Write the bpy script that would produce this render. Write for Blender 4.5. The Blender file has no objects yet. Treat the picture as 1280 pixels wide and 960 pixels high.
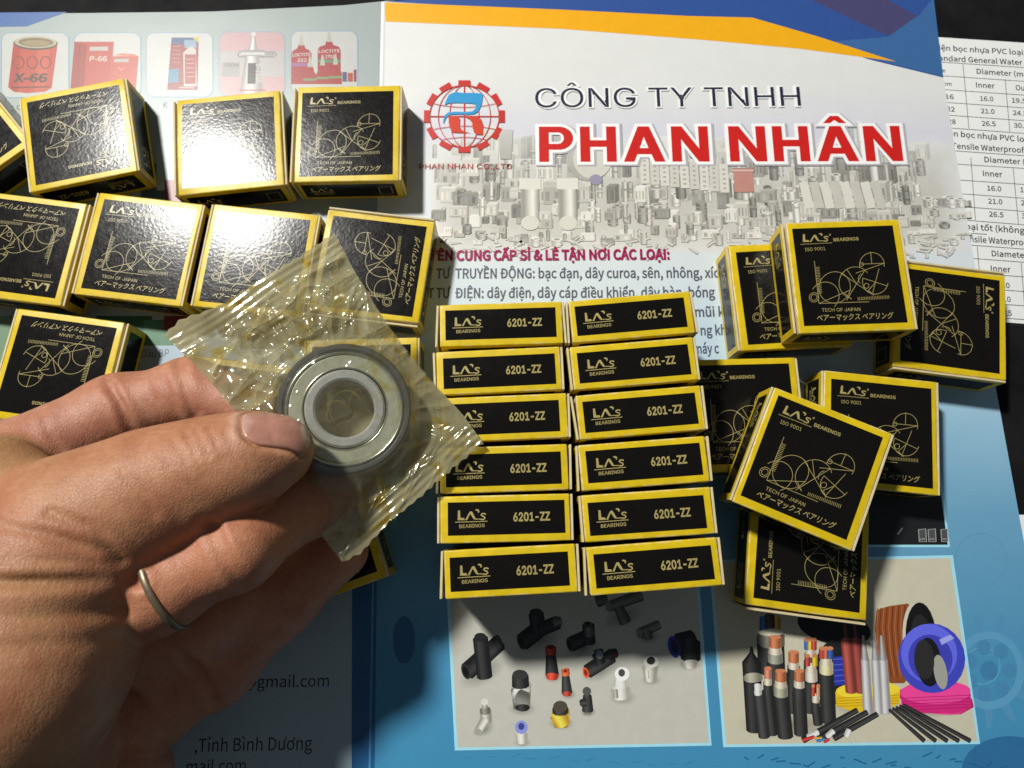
import bpy, bmesh, math, random
import numpy as np
from mathutils import Matrix, Vector, Euler

MM = 0.001
scene = bpy.context.scene
# ------------------------------------------------------------------ camera
cam_data = bpy.data.cameras.new('camera')
cam = bpy.data.objects.new('camera', cam_data)
scene.collection.objects.link(cam)
cam.location = (0, 0, 214 * MM)
cam.rotation_euler = (math.radians(11.6), 0, 0)
cam_data.sensor_width = 36.0
cam_data.lens = 36.0 * 870 / 1280
cam_data.clip_start = 0.005
cam_data.clip_end = 20
cam_data.dof.use_dof = True
cam_data.dof.focus_distance = 0.185
cam_data.dof.aperture_fstop = 22
scene.camera = cam
# ------------------------------------------------------------------ world and lamp
world = bpy.data.worlds.new('World')
scene.world = world
world.use_nodes = True
bg = world.node_tree.nodes['Background']
bg.inputs[0].default_value = (0.80, 0.90, 1.0, 1)
bg.inputs[1].default_value = 0.095
lamp_data = bpy.data.lights.new('desk_lamp', 'AREA')
lamp_data.shape = 'DISK'
lamp_data.size = 0.115
lamp_data.energy = 18.5
lamp_data.color = (1.0, 0.975, 0.92)
lamp = bpy.data.objects.new('desk_lamp', lamp_data)
scene.collection.objects.link(lamp)
lamp.location = (-0.524, 0.604, 0.968)
lamp.rotation_euler = (Vector((0, 0.05, 0)) - lamp.location).to_track_quat('-Z', 'Y').to_euler()
scene.view_settings.view_transform = 'Standard'
scene.view_settings.look = 'None'
scene.view_settings.exposure = 0.0
scene.view_settings.gamma = 1.0
scene.render.engine = 'CYCLES'
scene.cycles.max_bounces = 10
scene.cycles.transparent_max_bounces = 24
scene.cycles.use_denoising = True
scene.cycles.sample_clamp_indirect = 4.0

# ------------------------------------------------------------------ measurements in millimetres
RIGHT_PRINT = {
'header_stripe': [
('P',0,(0.03,0.084,0.305),[(-45.28,182.03),(-22.67,183.67),(149.07,183.67),(148.79,151.86),(123.58,159.03),(84.46,175.56),(45.07,176.2),(16.93,178.14)]),
('P',1,(0.065,0.061,0.162),[(104.29,183.67),(131.78,183.67),(143.58,175.56),(131.52,168.19),(118.24,175.56)]),
('P',1,(0.045,0.138,0.342),[(143.73,176.85),(149.35,183.67),(148.83,152.17),(123.64,159.66),(111.72,165.97),(131.48,167.87)]),
('P',2,(0.855,0.413,0.008),[(-45.27,181.71),(16.94,178.79),(61.97,176.2),(84.46,175.56),(106.33,168.19),(133.2,158.09),(100.32,163.12),(67.07,166.6),(16.83,171.06),(-44.42,173.95)]),
],
'gear_emblem': [
('P',3,(0.552,0.025,0.018),[(-4.47,134.58),(-4.49,139.17),(-2.46,139.17),(-2.45,134.58)]),
('P',3,(0.552,0.025,0.018),[(-7.04,129.13),(-5.0,133.07),(-3.25,132.07),(-5.29,128.14)]),
('P',3,(0.552,0.025,0.018),[(-12.03,125.78),(-8.49,128.04),(-7.47,126.32),(-11.01,124.06)]),
('P',3,(0.552,0.025,0.018),[(-18.11,125.38),(-14.01,125.38),(-13.99,123.4),(-18.08,123.4)]),
('P',3,(0.552,0.025,0.018),[(-23.7,128.04),(-20.1,125.78),(-21.08,124.06),(-24.67,126.32)]),
('P',3,(0.552,0.025,0.018),[(-27.33,133.07),(-25.18,129.13),(-26.9,128.14),(-29.06,132.07)]),
('P',3,(0.552,0.025,0.018),[(-28.01,139.17),(-27.9,134.58),(-29.93,134.58),(-30.04,139.17)]),
('P',3,(0.552,0.025,0.018),[(-25.52,144.71),(-27.51,140.7),(-29.3,141.71),(-27.31,145.74)]),
('P',3,(0.552,0.025,0.018),[(-20.49,148.17),(-24.06,145.84),(-25.12,147.62),(-21.54,149.96)]),
('P',3,(0.552,0.025,0.018),[(-14.29,148.59),(-18.47,148.59),(-18.5,150.65),(-14.31,150.65)]),
('P',3,(0.552,0.025,0.018),[(-8.62,145.84),(-12.26,148.17),(-11.25,149.96),(-7.61,147.62)]),
('P',3,(0.552,0.025,0.018),[(-5.03,140.7),(-7.14,144.71),(-5.37,145.74),(-3.28,141.71)]),
('C',3,(0.552,0.025,0.018),[(-4.36,136.87),(-4.46,135.34),(-4.75,133.84),(-5.24,132.4),(-5.92,131.04),(-6.77,129.78),(-7.78,128.64),(-8.93,127.64),(-10.2,126.81),(-11.57,126.14),(-13.02,125.66),(-14.53,125.36),(-16.06,125.27),(-17.59,125.36),(-19.1,125.66),(-20.57,126.14),(-21.96,126.81),(-23.25,127.64),(-24.43,128.64),(-25.47,129.78),(-26.36,131.04),(-27.07,132.4),(-27.6,133.84),(-27.94,135.34),(-28.08,136.87),(-28.01,138.4),(-27.74,139.91),(-27.28,141.37),(-26.62,142.76),(-25.78,144.05),(-24.78,145.22),(-23.62,146.24),(-22.34,147.11),(-20.95,147.8),(-19.47,148.3),(-17.94,148.61),(-16.38,148.71),(-14.82,148.61),(-13.28,148.3),(-11.79,147.8),(-10.38,147.11),(-9.07,146.24),(-7.89,145.22),(-6.85,144.05),(-5.98,142.76),(-5.28,141.37),(-4.78,139.91),(-4.47,138.4)],0.376),
('C',4,(0.552,0.025,0.018),[(-7.33,136.87),(-7.42,135.04),(-7.74,133.26),(-8.26,131.57),(-8.97,130.02),(-9.86,128.64),(-10.9,127.46),(-12.07,126.52),(-13.34,125.83),(-14.68,125.41),(-16.06,125.27),(-17.44,125.41),(-18.79,125.83),(-20.08,126.52),(-21.28,127.46),(-22.35,128.64),(-23.28,130.02),(-24.03,131.57),(-24.6,133.26),(-24.96,135.04),(-25.11,136.87),(-25.04,138.71),(-24.75,140.5),(-24.25,142.22),(-23.55,143.8),(-22.67,145.22),(-21.62,146.43),(-20.44,147.41),(-19.15,148.12),(-17.78,148.56),(-16.38,148.71),(-14.97,148.56),(-13.6,148.12),(-12.29,147.41),(-11.08,146.43),(-10.0,145.22),(-9.08,143.8),(-8.33,142.22),(-7.78,140.5),(-7.45,138.71)],0.259),
('C',4,(0.552,0.025,0.018),[(-11.24,136.87),(-11.28,135.04),(-11.45,133.26),(-11.73,131.57),(-12.12,130.02),(-12.61,128.64),(-13.19,127.46),(-13.84,126.52),(-14.54,125.83),(-15.29,125.41),(-16.06,125.27),(-16.83,125.41),(-17.59,125.83),(-18.32,126.52),(-18.99,127.46),(-19.6,128.64),(-20.13,130.02),(-20.56,131.57),(-20.89,133.26),(-21.1,135.04),(-21.2,136.87),(-21.17,138.71),(-21.02,140.5),(-20.75,142.22),(-20.37,143.8),(-19.88,145.22),(-19.3,146.43),(-18.64,147.41),(-17.93,148.12),(-17.17,148.56),(-16.38,148.71),(-15.59,148.56),(-14.82,148.12),(-14.08,147.41),(-13.4,146.43),(-12.79,145.22),(-12.26,143.8),(-11.83,142.22),(-11.52,140.5),(-11.32,138.71)],0.259),
('L',4,(0.552,0.025,0.018),[(-16.38,148.71),(-16.06,125.27)],0.423),
('L',4,(0.552,0.025,0.018),[(-28.08,136.87),(-4.36,136.87)],0.352),
('L',4,(0.552,0.025,0.018),[(-26.79,141.72),(-25.03,141.3),(-23.27,140.96),(-21.52,140.7),(-19.77,140.51),(-18.02,140.39),(-16.27,140.35),(-14.52,140.39),(-12.77,140.51),(-11.03,140.7),(-9.28,140.96),(-7.53,141.3),(-5.78,141.72)],0.211),
('L',4,(0.552,0.025,0.018),[(-26.57,132.06),(-24.84,132.42),(-23.11,132.72),(-21.38,132.96),(-19.64,133.12),(-17.91,133.22),(-16.17,133.26),(-14.43,133.22),(-12.69,133.12),(-10.95,132.96),(-9.21,132.72),(-7.48,132.42),(-5.74,132.06)],0.211),
('L',4,(0.552,0.025,0.018),[(-23.48,128.17),(-22.26,128.45),(-21.03,128.67),(-19.8,128.84),(-18.57,128.97),(-17.34,129.04),(-16.11,129.07),(-14.88,129.04),(-13.65,128.97),(-12.42,128.84),(-11.18,128.67),(-9.95,128.45),(-8.72,128.17)],0.211),
('P',6,(0.021,0.305,0.631),[(-21.67,145.05),(-20.2,145.88),(-18.72,146.09),(-16.85,145.76),(-13.51,145.84),(-9.97,145.55),(-10.14,143.19),(-10.49,141.12),(-11.4,138.86),(-12.68,137.84),(-14.89,137.51),(-18.59,137.67),(-21.17,137.51),(-22.44,136.4),(-23.31,133.96),(-23.41,135.38),(-23.01,137.22),(-21.74,138.33),(-19.34,138.66),(-15.64,138.49),(-13.43,138.82),(-12.33,140.09),(-12.53,141.54),(-14.2,141.82),(-18.65,142.03),(-21.25,141.95),(-23.09,141.21),(-22.46,143.19)]),
('P',6,(0.61,0.045,0.012),[(-21.59,136.61),(-21.35,137.22),(-20.05,136.81),(-18.2,136.69),(-17.63,135.79),(-17.78,133.35),(-17.02,131.72),(-15.54,130.99),(-14.07,130.67),(-17.74,130.67),(-20.13,130.83),(-21.08,132.54),(-21.48,134.57)]),
('P',6,(0.61,0.045,0.012),[(-15.99,136.69),(-11.93,136.77),(-10.44,135.79),(-9.76,133.75),(-9.84,129.94),(-11.86,130.02),(-12.9,130.91),(-13.36,132.54),(-13.56,134.57),(-14.5,135.79)]),
],
'printed_line': [
('T',5,(0.434,0.045,0.034),'PHAN NHAN CO.,LTD',(-31.1,117.41),(0.0,117.41),1.834,0.005,'i'),
('T',6,(0.905,0.92,0.905),'CÔNG TY TNHH',(7.93,140.2),(98.73,140.81),7.336,0.06,'i'),
('T',7,(0.021,0.021,0.054),'CÔNG TY TNHH',(7.93,140.2),(98.73,140.81),7.336,0.0,'i'),
('T',7,(0.342,0.008,0.089),'CHUYÊN CUNG CẤP SỈ & LẺ TẬN NƠI CÁC LOẠI:',(-34.92,84.89),(51.36,85.45),3.275,0.06,'n'),
('T',7,(0.098,0.107,0.144),'VẬT TƯ',(-31.36,78.85),(-19.96,78.85),3.275,0.035,'n'),
('T',7,(0.098,0.107,0.144),'TRUYỀN ĐỘNG: bạc đạn, dây curoa, sên, nhông, xích',(-18.4,78.85),(69.22,79.13),3.275,0.035,'n'),
('T',7,(0.098,0.107,0.144),'VẬT TƯ',(-31.17,72.2),(-19.84,72.2),3.275,0.035,'n'),
('T',7,(0.098,0.107,0.144),'ĐIỆN: dây điện, dây cáp điều khiển, dây hàn, bóng',(-18.29,72.2),(65.46,72.47),3.275,0.035,'n'),
('T',7,(0.098,0.107,0.144),'mũi k',(58.67,65.9),(68.15,66.03),3.144,0.035,'n'),
('T',7,(0.098,0.107,0.144),'ng kh',(60.13,59.79),(68.29,59.93),3.144,0.035,'n'),
('T',7,(0.098,0.107,0.144),'máy c',(57.77,53.76),(65.63,53.89),3.144,0.035,'n'),
],
'company_name': [
('H',5,(0.434,0.434,0.468),'PHAN NHÂN',(9.67,119.61),(131.91,119.9),13.1,0.1),
('H',6,(0.92,0.92,0.92),'PHAN NHÂN',(9.13,119.9),(131.41,120.19),13.1,0.078),
('H',7,(0.604,0.016,0.013),'PHAN NHÂN',(9.13,119.9),(131.41,120.19),13.1,0.0),
],
'fittings_picture': [
('P',1,(0.381,0.763,0.92),[(-20.05,-9.68),(55.38,-9.68),(56.61,-60.77),(-16.2,-62.03)]),
('P',2,(0.557,0.557,0.489),[(-19.2,-10.49),(54.5,-10.49),(55.86,-60.04),(-15.42,-61.3)]),
('S',2.5,(0.203,0.203,0.18),[(-8.5,-41.02),(-1.74,-37.34),(-1.48,-38.65),(-2.07,-40.25),(-3.42,-41.94),(-5.39,-43.52),(-7.72,-44.78),(-10.15,-45.6),(-12.37,-45.86),(-14.13,-45.55),(-15.21,-44.69),(-15.49,-43.38),(-14.93,-41.79),(-13.59,-40.11),(-11.63,-38.52),(-9.28,-37.24),(-6.84,-36.41),(-4.6,-36.14),(-2.83,-36.46)],(0.557,0.557,0.489)),
('S',2.5,(0.203,0.203,0.18),[(8.17,-32.38),(15.36,-29.2),(15.43,-30.46),(14.62,-31.95),(13.05,-33.48),(10.88,-34.88),(8.4,-35.97),(5.89,-36.63),(3.66,-36.77),(1.97,-36.39),(1.02,-35.53),(0.93,-34.28),(1.72,-32.8),(3.28,-31.26),(5.44,-29.86),(7.93,-28.75),(10.46,-28.09),(12.71,-27.94),(14.41,-28.33)],(0.557,0.557,0.489)),
('S',2.5,(0.203,0.203,0.18),[(20.6,-34.55),(26.19,-32.64),(26.17,-33.65),(25.48,-34.77),(24.21,-35.87),(22.5,-36.8),(20.57,-37.46),(18.64,-37.77),(16.95,-37.69),(15.69,-37.24),(15.03,-36.46),(15.03,-35.45),(15.71,-34.33),(16.98,-33.23),(18.68,-32.29),(20.63,-31.63),(22.57,-31.31),(24.27,-31.39),(25.53,-31.85)],(0.557,0.557,0.489)),
('S',2.5,(0.203,0.203,0.18),[(11.99,-41.94),(15.24,-41.94),(15.04,-42.78),(14.46,-43.51),(13.59,-44.06),(12.53,-44.35),(11.4,-44.35),(10.34,-44.06),(9.49,-43.51),(8.93,-42.78),(8.74,-41.94),(8.94,-41.11),(9.52,-40.37),(10.39,-39.82),(11.46,-39.53),(12.59,-39.53),(13.65,-39.82),(14.51,-40.37),(15.06,-41.11)],(0.557,0.557,0.489)),
('S',2.5,(0.203,0.203,0.18),[(16.2,-47.11),(18.66,-47.11),(18.5,-47.63),(18.07,-48.08),(17.41,-48.42),(16.6,-48.6),(15.75,-48.6),(14.95,-48.42),(14.3,-48.08),(13.88,-47.63),(13.74,-47.11),(13.9,-46.6),(14.33,-46.14),(14.99,-45.8),(15.8,-45.62),(16.65,-45.62),(17.45,-45.8),(18.1,-46.14),(18.52,-46.6)],(0.557,0.557,0.489)),
('S',2.5,(0.203,0.203,0.18),[(25.68,-40.72),(31.36,-38.25),(31.42,-39.26),(30.78,-40.44),(29.53,-41.65),(27.82,-42.75),(25.85,-43.6),(23.87,-44.1),(22.1,-44.2),(20.77,-43.88),(20.03,-43.17),(19.96,-42.17),(20.58,-41.0),(21.83,-39.78),(23.54,-38.68),(25.51,-37.82),(27.5,-37.31),(29.28,-37.21),(30.62,-37.54)],(0.557,0.557,0.489)),
('S',2.5,(0.203,0.203,0.18),[(2.86,-51.03),(7.05,-51.03),(6.79,-51.75),(6.06,-52.38),(4.95,-52.85),(3.58,-53.1),(2.13,-53.1),(0.77,-52.85),(-0.35,-52.38),(-1.07,-51.75),(-1.33,-51.03),(-1.08,-50.31),(-0.35,-49.68),(0.77,-49.21),(2.14,-48.96),(3.6,-48.96),(4.96,-49.21),(6.08,-49.68),(6.8,-50.31)],(0.557,0.557,0.489)),
('S',2.5,(0.203,0.203,0.18),[(14.08,-54.92),(18.06,-54.92),(17.81,-55.57),(17.11,-56.14),(16.05,-56.57),(14.75,-56.79),(13.37,-56.79),(12.07,-56.57),(11.02,-56.14),(10.34,-55.57),(10.1,-54.92),(10.35,-54.27),(11.05,-53.69),(12.11,-53.26),(13.42,-53.04),(14.8,-53.04),(16.1,-53.26),(17.15,-53.69),(17.83,-54.27)],(0.557,0.557,0.489)),
('S',2.5,(0.203,0.203,0.18),[(21.85,-51.93),(24.43,-51.93),(24.26,-52.42),(23.8,-52.85),(23.11,-53.17),(22.27,-53.35),(21.37,-53.35),(20.54,-53.17),(19.86,-52.85),(19.42,-52.42),(19.28,-51.93),(19.44,-51.44),(19.9,-51.01),(20.59,-50.68),(21.44,-50.51),(22.33,-50.51),(23.17,-50.68),(23.85,-51.01),(24.28,-51.44)],(0.557,0.557,0.489)),
('S',2.5,(0.203,0.203,0.18),[(31.83,-48.02),(35.84,-48.02),(35.57,-48.76),(34.85,-49.42),(33.77,-49.9),(32.45,-50.16),(31.07,-50.16),(29.77,-49.9),(28.72,-49.42),(28.04,-48.76),(27.82,-48.02),(28.08,-47.28),(28.8,-46.62),(29.88,-46.13),(31.2,-45.87),(32.59,-45.87),(33.9,-46.13),(34.95,-46.62),(35.62,-47.28)],(0.557,0.557,0.489)),
('S',2.5,(0.203,0.203,0.18),[(40.23,-43.29),(43.35,-43.29),(43.13,-43.83),(42.57,-44.3),(41.73,-44.66),(40.71,-44.85),(39.62,-44.85),(38.62,-44.66),(37.8,-44.3),(37.28,-43.83),(37.11,-43.29),(37.32,-42.74),(37.88,-42.27),(38.72,-41.91),(39.75,-41.72),(40.83,-41.72),(41.84,-41.91),(42.66,-42.27),(43.18,-42.74)],(0.557,0.557,0.489)),
('S',2.5,(0.203,0.203,0.18),[(51.48,-39.18),(54.87,-39.18),(54.63,-39.77),(54.02,-40.29),(53.1,-40.67),(51.98,-40.88),(50.8,-40.88),(49.71,-40.67),(48.83,-40.29),(48.26,-39.77),(48.09,-39.18),(48.32,-38.59),(48.94,-38.08),(49.86,-37.69),(50.98,-37.49),(52.16,-37.49),(53.25,-37.69),(54.14,-38.08),(54.7,-38.59)],(0.557,0.557,0.489)),
('S',2.5,(0.203,0.203,0.18),[(-8.05,-56.4),(-5.01,-54.77),(-4.81,-55.47),(-5.01,-56.28),(-5.58,-57.1),(-6.44,-57.84),(-7.49,-58.41),(-8.61,-58.73),(-9.67,-58.77),(-10.52,-58.53),(-11.08,-58.04),(-11.28,-57.34),(-11.09,-56.53),(-10.53,-55.71),(-9.67,-54.96),(-8.61,-54.4),(-7.49,-54.07),(-6.43,-54.02),(-5.57,-54.27)],(0.557,0.557,0.489)),
('S',2.5,(0.203,0.203,0.18),[(2.96,-59.96),(5.52,-59.96),(5.36,-60.36),(4.92,-60.71),(4.24,-60.98),(3.4,-61.12),(2.52,-61.12),(1.68,-60.98),(1.01,-60.71),(0.56,-60.36),(0.41,-59.96),(0.56,-59.55),(1.01,-59.2),(1.69,-58.93),(2.52,-58.79),(3.41,-58.79),(4.24,-58.93),(4.92,-59.2),(5.37,-59.55)],(0.557,0.557,0.489)),
('S',2.5,(0.203,0.203,0.18),[(32.67,-25.79),(38.96,-23.63),(38.93,-24.77),(38.15,-26.04),(36.7,-27.28),(34.78,-28.33),(32.6,-29.07),(30.44,-29.42),(28.54,-29.34),(27.14,-28.82),(26.41,-27.94),(26.42,-26.8),(27.19,-25.54),(28.63,-24.3),(30.56,-23.24),(32.74,-22.48),(34.92,-22.13),(36.83,-22.22),(38.23,-22.74)],(0.557,0.557,0.489)),
('S',2.5,(0.203,0.203,0.18),[(40.04,-31.75),(43.88,-30.78),(43.79,-31.42),(43.24,-32.09),(42.31,-32.73),(41.1,-33.24),(39.77,-33.58),(38.47,-33.69),(37.36,-33.58),(36.57,-33.24),(36.19,-32.72),(36.28,-32.08),(36.82,-31.41),(37.76,-30.77),(38.96,-30.26),(40.3,-29.92),(41.61,-29.8),(42.72,-29.92),(43.51,-30.26)],(0.557,0.557,0.489)),
('R',5,(0.006,0.007,0.008),[(-13.06,-41.02),(-7.56,-36.41)],2.511,2.511),
('R',5,(0.006,0.007,0.008),[(-7.56,-36.41),(-3.65,-33.0)],2.379,2.379),
('R',5,(0.006,0.007,0.008),[(-9.24,-31.75),(-7.84,-42.55)],2.247,2.247),
('P',6,(0.031,0.034,0.034),[(-12.29,-40.65),(-12.05,-41.47),(-12.02,-42.22),(-12.2,-42.79),(-12.56,-43.09),(-13.04,-43.08),(-13.57,-42.75),(-14.08,-42.16),(-14.48,-41.4),(-14.71,-40.58),(-14.75,-39.82),(-14.57,-39.25),(-14.21,-38.95),(-13.73,-38.96),(-13.19,-39.29),(-12.69,-39.88)]),
('P',6,(0.016,0.017,0.018),[(-7.4,-31.56),(-7.54,-32.04),(-7.93,-32.45),(-8.52,-32.72),(-9.23,-32.81),(-9.93,-32.72),(-10.53,-32.45),(-10.93,-32.04),(-11.08,-31.56),(-10.94,-31.09),(-10.55,-30.68),(-9.95,-30.41),(-9.25,-30.31),(-8.54,-30.41),(-7.94,-30.68),(-7.54,-31.09)]),
('P',6,(0.077,0.081,0.081),[(-3.04,-32.43),(-2.82,-33.17),(-2.75,-33.83),(-2.83,-34.32),(-3.06,-34.56),(-3.39,-34.51),(-3.79,-34.19),(-4.19,-33.64),(-4.52,-32.94),(-4.74,-32.21),(-4.82,-31.54),(-4.74,-31.05),(-4.51,-30.81),(-4.17,-30.86),(-3.77,-31.18),(-3.37,-31.73)]),
('P',7,(0.005,0.005,0.005),[(-12.65,-40.77),(-12.47,-41.39),(-12.43,-41.95),(-12.53,-42.36),(-12.76,-42.58),(-13.09,-42.55),(-13.46,-42.3),(-13.82,-41.85),(-14.11,-41.28),(-14.3,-40.66),(-14.34,-40.1),(-14.24,-39.68),(-14.01,-39.47),(-13.68,-39.49),(-13.31,-39.75),(-12.95,-40.2)]),
('R',5,(0.006,0.007,0.008),[(2.91,-33.0),(7.53,-29.56)],2.511,2.511),
('R',5,(0.006,0.007,0.008),[(7.04,-24.84),(7.86,-30.19)],2.247,2.247),
('R',5,(0.006,0.007,0.008),[(8.19,-29.56),(13.49,-27.37)],1.983,1.983),
('R',6,(0.128,0.134,0.128),[(12.5,-27.37),(14.28,-27.05)],1.586,1.322),
('P',6,(0.04,0.043,0.043),[(3.65,-32.57),(3.85,-33.4),(3.87,-34.16),(3.7,-34.72),(3.37,-35.0),(2.94,-34.96),(2.46,-34.6),(2.01,-33.97),(1.65,-33.18),(1.45,-32.34),(1.43,-31.58),(1.6,-31.02),(1.93,-30.74),(2.36,-30.78),(2.85,-31.15),(3.3,-31.77)]),
('P',7,(0.004,0.004,0.004),[(3.28,-32.68),(3.44,-33.31),(3.48,-33.87),(3.39,-34.27),(3.19,-34.47),(2.91,-34.42),(2.59,-34.14),(2.28,-33.66),(2.03,-33.07),(1.87,-32.44),(1.82,-31.88),(1.91,-31.47),(2.11,-31.27),(2.39,-31.32),(2.71,-31.61),(3.02,-32.08)]),
('P',6,(0.02,0.021,0.022),[(8.89,-24.53),(8.75,-24.91),(8.34,-25.24),(7.74,-25.46),(7.03,-25.54),(6.33,-25.46),(5.73,-25.24),(5.33,-24.91),(5.19,-24.53),(5.33,-24.14),(5.73,-23.81),(6.34,-23.59),(7.05,-23.51),(7.76,-23.59),(8.36,-23.81),(8.75,-24.14)]),
('R',5,(0.006,0.007,0.008),[(17.01,-33.62),(21.98,-31.44)],2.115,2.115),
('R',5,(0.006,0.007,0.008),[(22.38,-27.99),(22.59,-33.31)],1.784,1.784),
('P',6,(0.056,0.06,0.06),[(17.7,-33.38),(17.84,-34.13),(17.83,-34.8),(17.66,-35.29),(17.36,-35.53),(16.98,-35.48),(16.57,-35.14),(16.2,-34.57),(15.93,-33.86),(15.78,-33.11),(15.8,-32.44),(15.97,-31.94),(16.27,-31.7),(16.65,-31.76),(17.05,-32.1),(17.42,-32.67)]),
('P',7,(0.003,0.003,0.003),[(17.38,-33.47),(17.5,-34.03),(17.51,-34.52),(17.41,-34.88),(17.22,-35.05),(16.97,-35.0),(16.7,-34.74),(16.44,-34.31),(16.24,-33.77),(16.13,-33.21),(16.12,-32.71),(16.22,-32.35),(16.4,-32.18),(16.65,-32.23),(16.93,-32.5),(17.18,-32.93)]),
('P',6,(0.077,0.081,0.081),[(23.5,-27.87),(23.4,-28.16),(23.11,-28.4),(22.67,-28.56),(22.17,-28.62),(21.67,-28.56),(21.24,-28.4),(20.96,-28.16),(20.87,-27.87),(20.97,-27.58),(21.26,-27.33),(21.7,-27.17),(22.2,-27.11),(22.71,-27.17),(23.13,-27.33),(23.41,-27.58)]),
('P',7,(0.004,0.004,0.004),[(22.98,-27.87),(22.91,-28.06),(22.74,-28.22),(22.48,-28.33),(22.17,-28.37),(21.87,-28.33),(21.62,-28.22),(21.45,-28.06),(21.39,-27.87),(21.46,-27.68),(21.63,-27.51),(21.89,-27.4),(22.2,-27.37),(22.5,-27.4),(22.75,-27.51),(22.92,-27.68)]),
('R',6,(0.122,0.128,0.122),[(22.68,-29.25),(22.77,-31.13)],1.52,1.52),
('R',5,(0.022,0.022,0.023),[(11.27,-36.41),(11.6,-41.94)],1.454,1.983),
('R',6,(0.543,0.043,0.015),[(11.3,-34.24),(11.28,-36.1)],1.586,1.586),
('P',7,(0.1,0.009,0.005),[(12.28,-34.24),(12.2,-34.48),(11.99,-34.68),(11.67,-34.81),(11.29,-34.86),(10.92,-34.81),(10.6,-34.68),(10.39,-34.48),(10.32,-34.24),(10.39,-34.0),(10.61,-33.8),(10.93,-33.67),(11.31,-33.62),(11.68,-33.67),(12.0,-33.8),(12.21,-34.0)]),
('R',6,(0.69,0.056,0.02),[(11.6,-41.94),(11.59,-42.92)],1.916,1.586),
('R',5,(0.037,0.037,0.037),[(15.5,-42.25),(15.82,-46.81)],1.123,1.586),
('R',6,(0.913,0.146,0.034),[(15.4,-40.41),(15.57,-41.94)],1.19,1.19),
('P',7,(0.195,0.027,0.009),[(15.91,-40.84),(15.87,-41.03),(15.75,-41.19),(15.58,-41.29),(15.38,-41.33),(15.18,-41.29),(15.02,-41.19),(14.91,-41.03),(14.87,-40.84),(14.91,-40.65),(15.03,-40.49),(15.2,-40.39),(15.4,-40.35),(15.6,-40.39),(15.76,-40.49),(15.88,-40.65)]),
('R',6,(0.543,0.049,0.02),[(15.82,-46.81),(15.81,-47.42)],1.388,1.123),
('R',5,(0.02,0.021,0.021),[(21.77,-41.02),(29.05,-36.72)],1.983,1.983),
('R',5,(0.016,0.017,0.017),[(24.82,-36.1),(25.73,-38.88)],1.718,1.454),
('P',6,(0.92,0.116,0.034),[(22.13,-41.13),(22.21,-41.71),(22.16,-42.23),(21.98,-42.62),(21.69,-42.81),(21.35,-42.77),(21.0,-42.52),(20.7,-42.09),(20.48,-41.54),(20.4,-40.96),(20.45,-40.43),(20.63,-40.04),(20.91,-39.85),(21.26,-39.88),(21.61,-40.14),(21.92,-40.57)]),
('P',7,(0.235,0.022,0.008),[(21.75,-41.22),(21.8,-41.57),(21.78,-41.88),(21.69,-42.11),(21.54,-42.22),(21.35,-42.19),(21.16,-42.04),(20.99,-41.77),(20.86,-41.44),(20.81,-41.09),(20.83,-40.78),(20.92,-40.55),(21.07,-40.44),(21.26,-40.47),(21.45,-40.62),(21.62,-40.89)]),
('R',6,(0.043,0.049,0.056),[(25.17,-35.17),(25.45,-37.03)],1.454,1.19),
('P',6,(0.235,0.279,0.328),[(26.51,-36.41),(26.42,-36.88),(26.18,-37.28),(25.84,-37.55),(25.43,-37.64),(25.04,-37.55),(24.7,-37.28),(24.49,-36.88),(24.42,-36.41),(24.51,-35.94),(24.75,-35.53),(25.09,-35.27),(25.5,-35.17),(25.89,-35.27),(26.23,-35.53),(26.44,-35.94)]),
('R',6,(0.011,0.011,0.011),[(28.41,-36.41),(30.52,-35.79)],1.586,1.19),
('P',7,(0.159,0.016,0.01),[(30.63,-36.35),(30.65,-36.72),(30.62,-37.05),(30.53,-37.28),(30.39,-37.38),(30.23,-37.33),(30.07,-37.14),(29.94,-36.84),(29.85,-36.47),(29.82,-36.1),(29.86,-35.77),(29.95,-35.53),(30.09,-35.43),(30.25,-35.48),(30.4,-35.67),(30.54,-35.98)]),
('R',5,(0.146,0.153,0.134),[(28.79,-22.94),(38.18,-19.76)],1.586,1.718),
('P',6,(0.235,0.243,0.218),[(29.37,-22.79),(29.4,-23.42),(29.28,-23.98),(29.04,-24.38),(28.71,-24.56),(28.34,-24.5),(27.99,-24.2),(27.71,-23.7),(27.54,-23.09),(27.51,-22.46),(27.63,-21.9),(27.87,-21.5),(28.2,-21.31),(28.57,-21.38),(28.93,-21.68),(29.21,-22.18)]),
('R',5,(0.111,0.116,0.1),[(31.43,-23.26),(33.28,-27.37)],1.454,1.85),
('R',4,(0.077,0.079,0.072),[(25.18,-21.35),(27.85,-20.71)],1.983,1.454),
('R',5,(0.173,0.173,0.153),[(37.45,-30.5),(43.15,-27.99)],1.586,1.322),
('P',6,(0.235,0.235,0.203),[(37.9,-30.35),(37.95,-30.92),(37.87,-31.43),(37.67,-31.8),(37.4,-31.97),(37.08,-31.92),(36.77,-31.65),(36.51,-31.21),(36.35,-30.66),(36.3,-30.08),(36.38,-29.57),(36.57,-29.2),(36.85,-29.03),(37.17,-29.08),(37.48,-29.35),(37.74,-29.8)]),
('R',5,(0.146,0.146,0.128),[(39.44,-30.19),(40.02,-32.06)],1.586,1.19),
('R',5,(0.006,0.007,0.008),[(48.47,-33.93),(53.13,-32.69)],3.436,3.304),
('R',5,(0.006,0.007,0.008),[(52.14,-32.69),(51.88,-37.64)],2.776,2.908),
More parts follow.
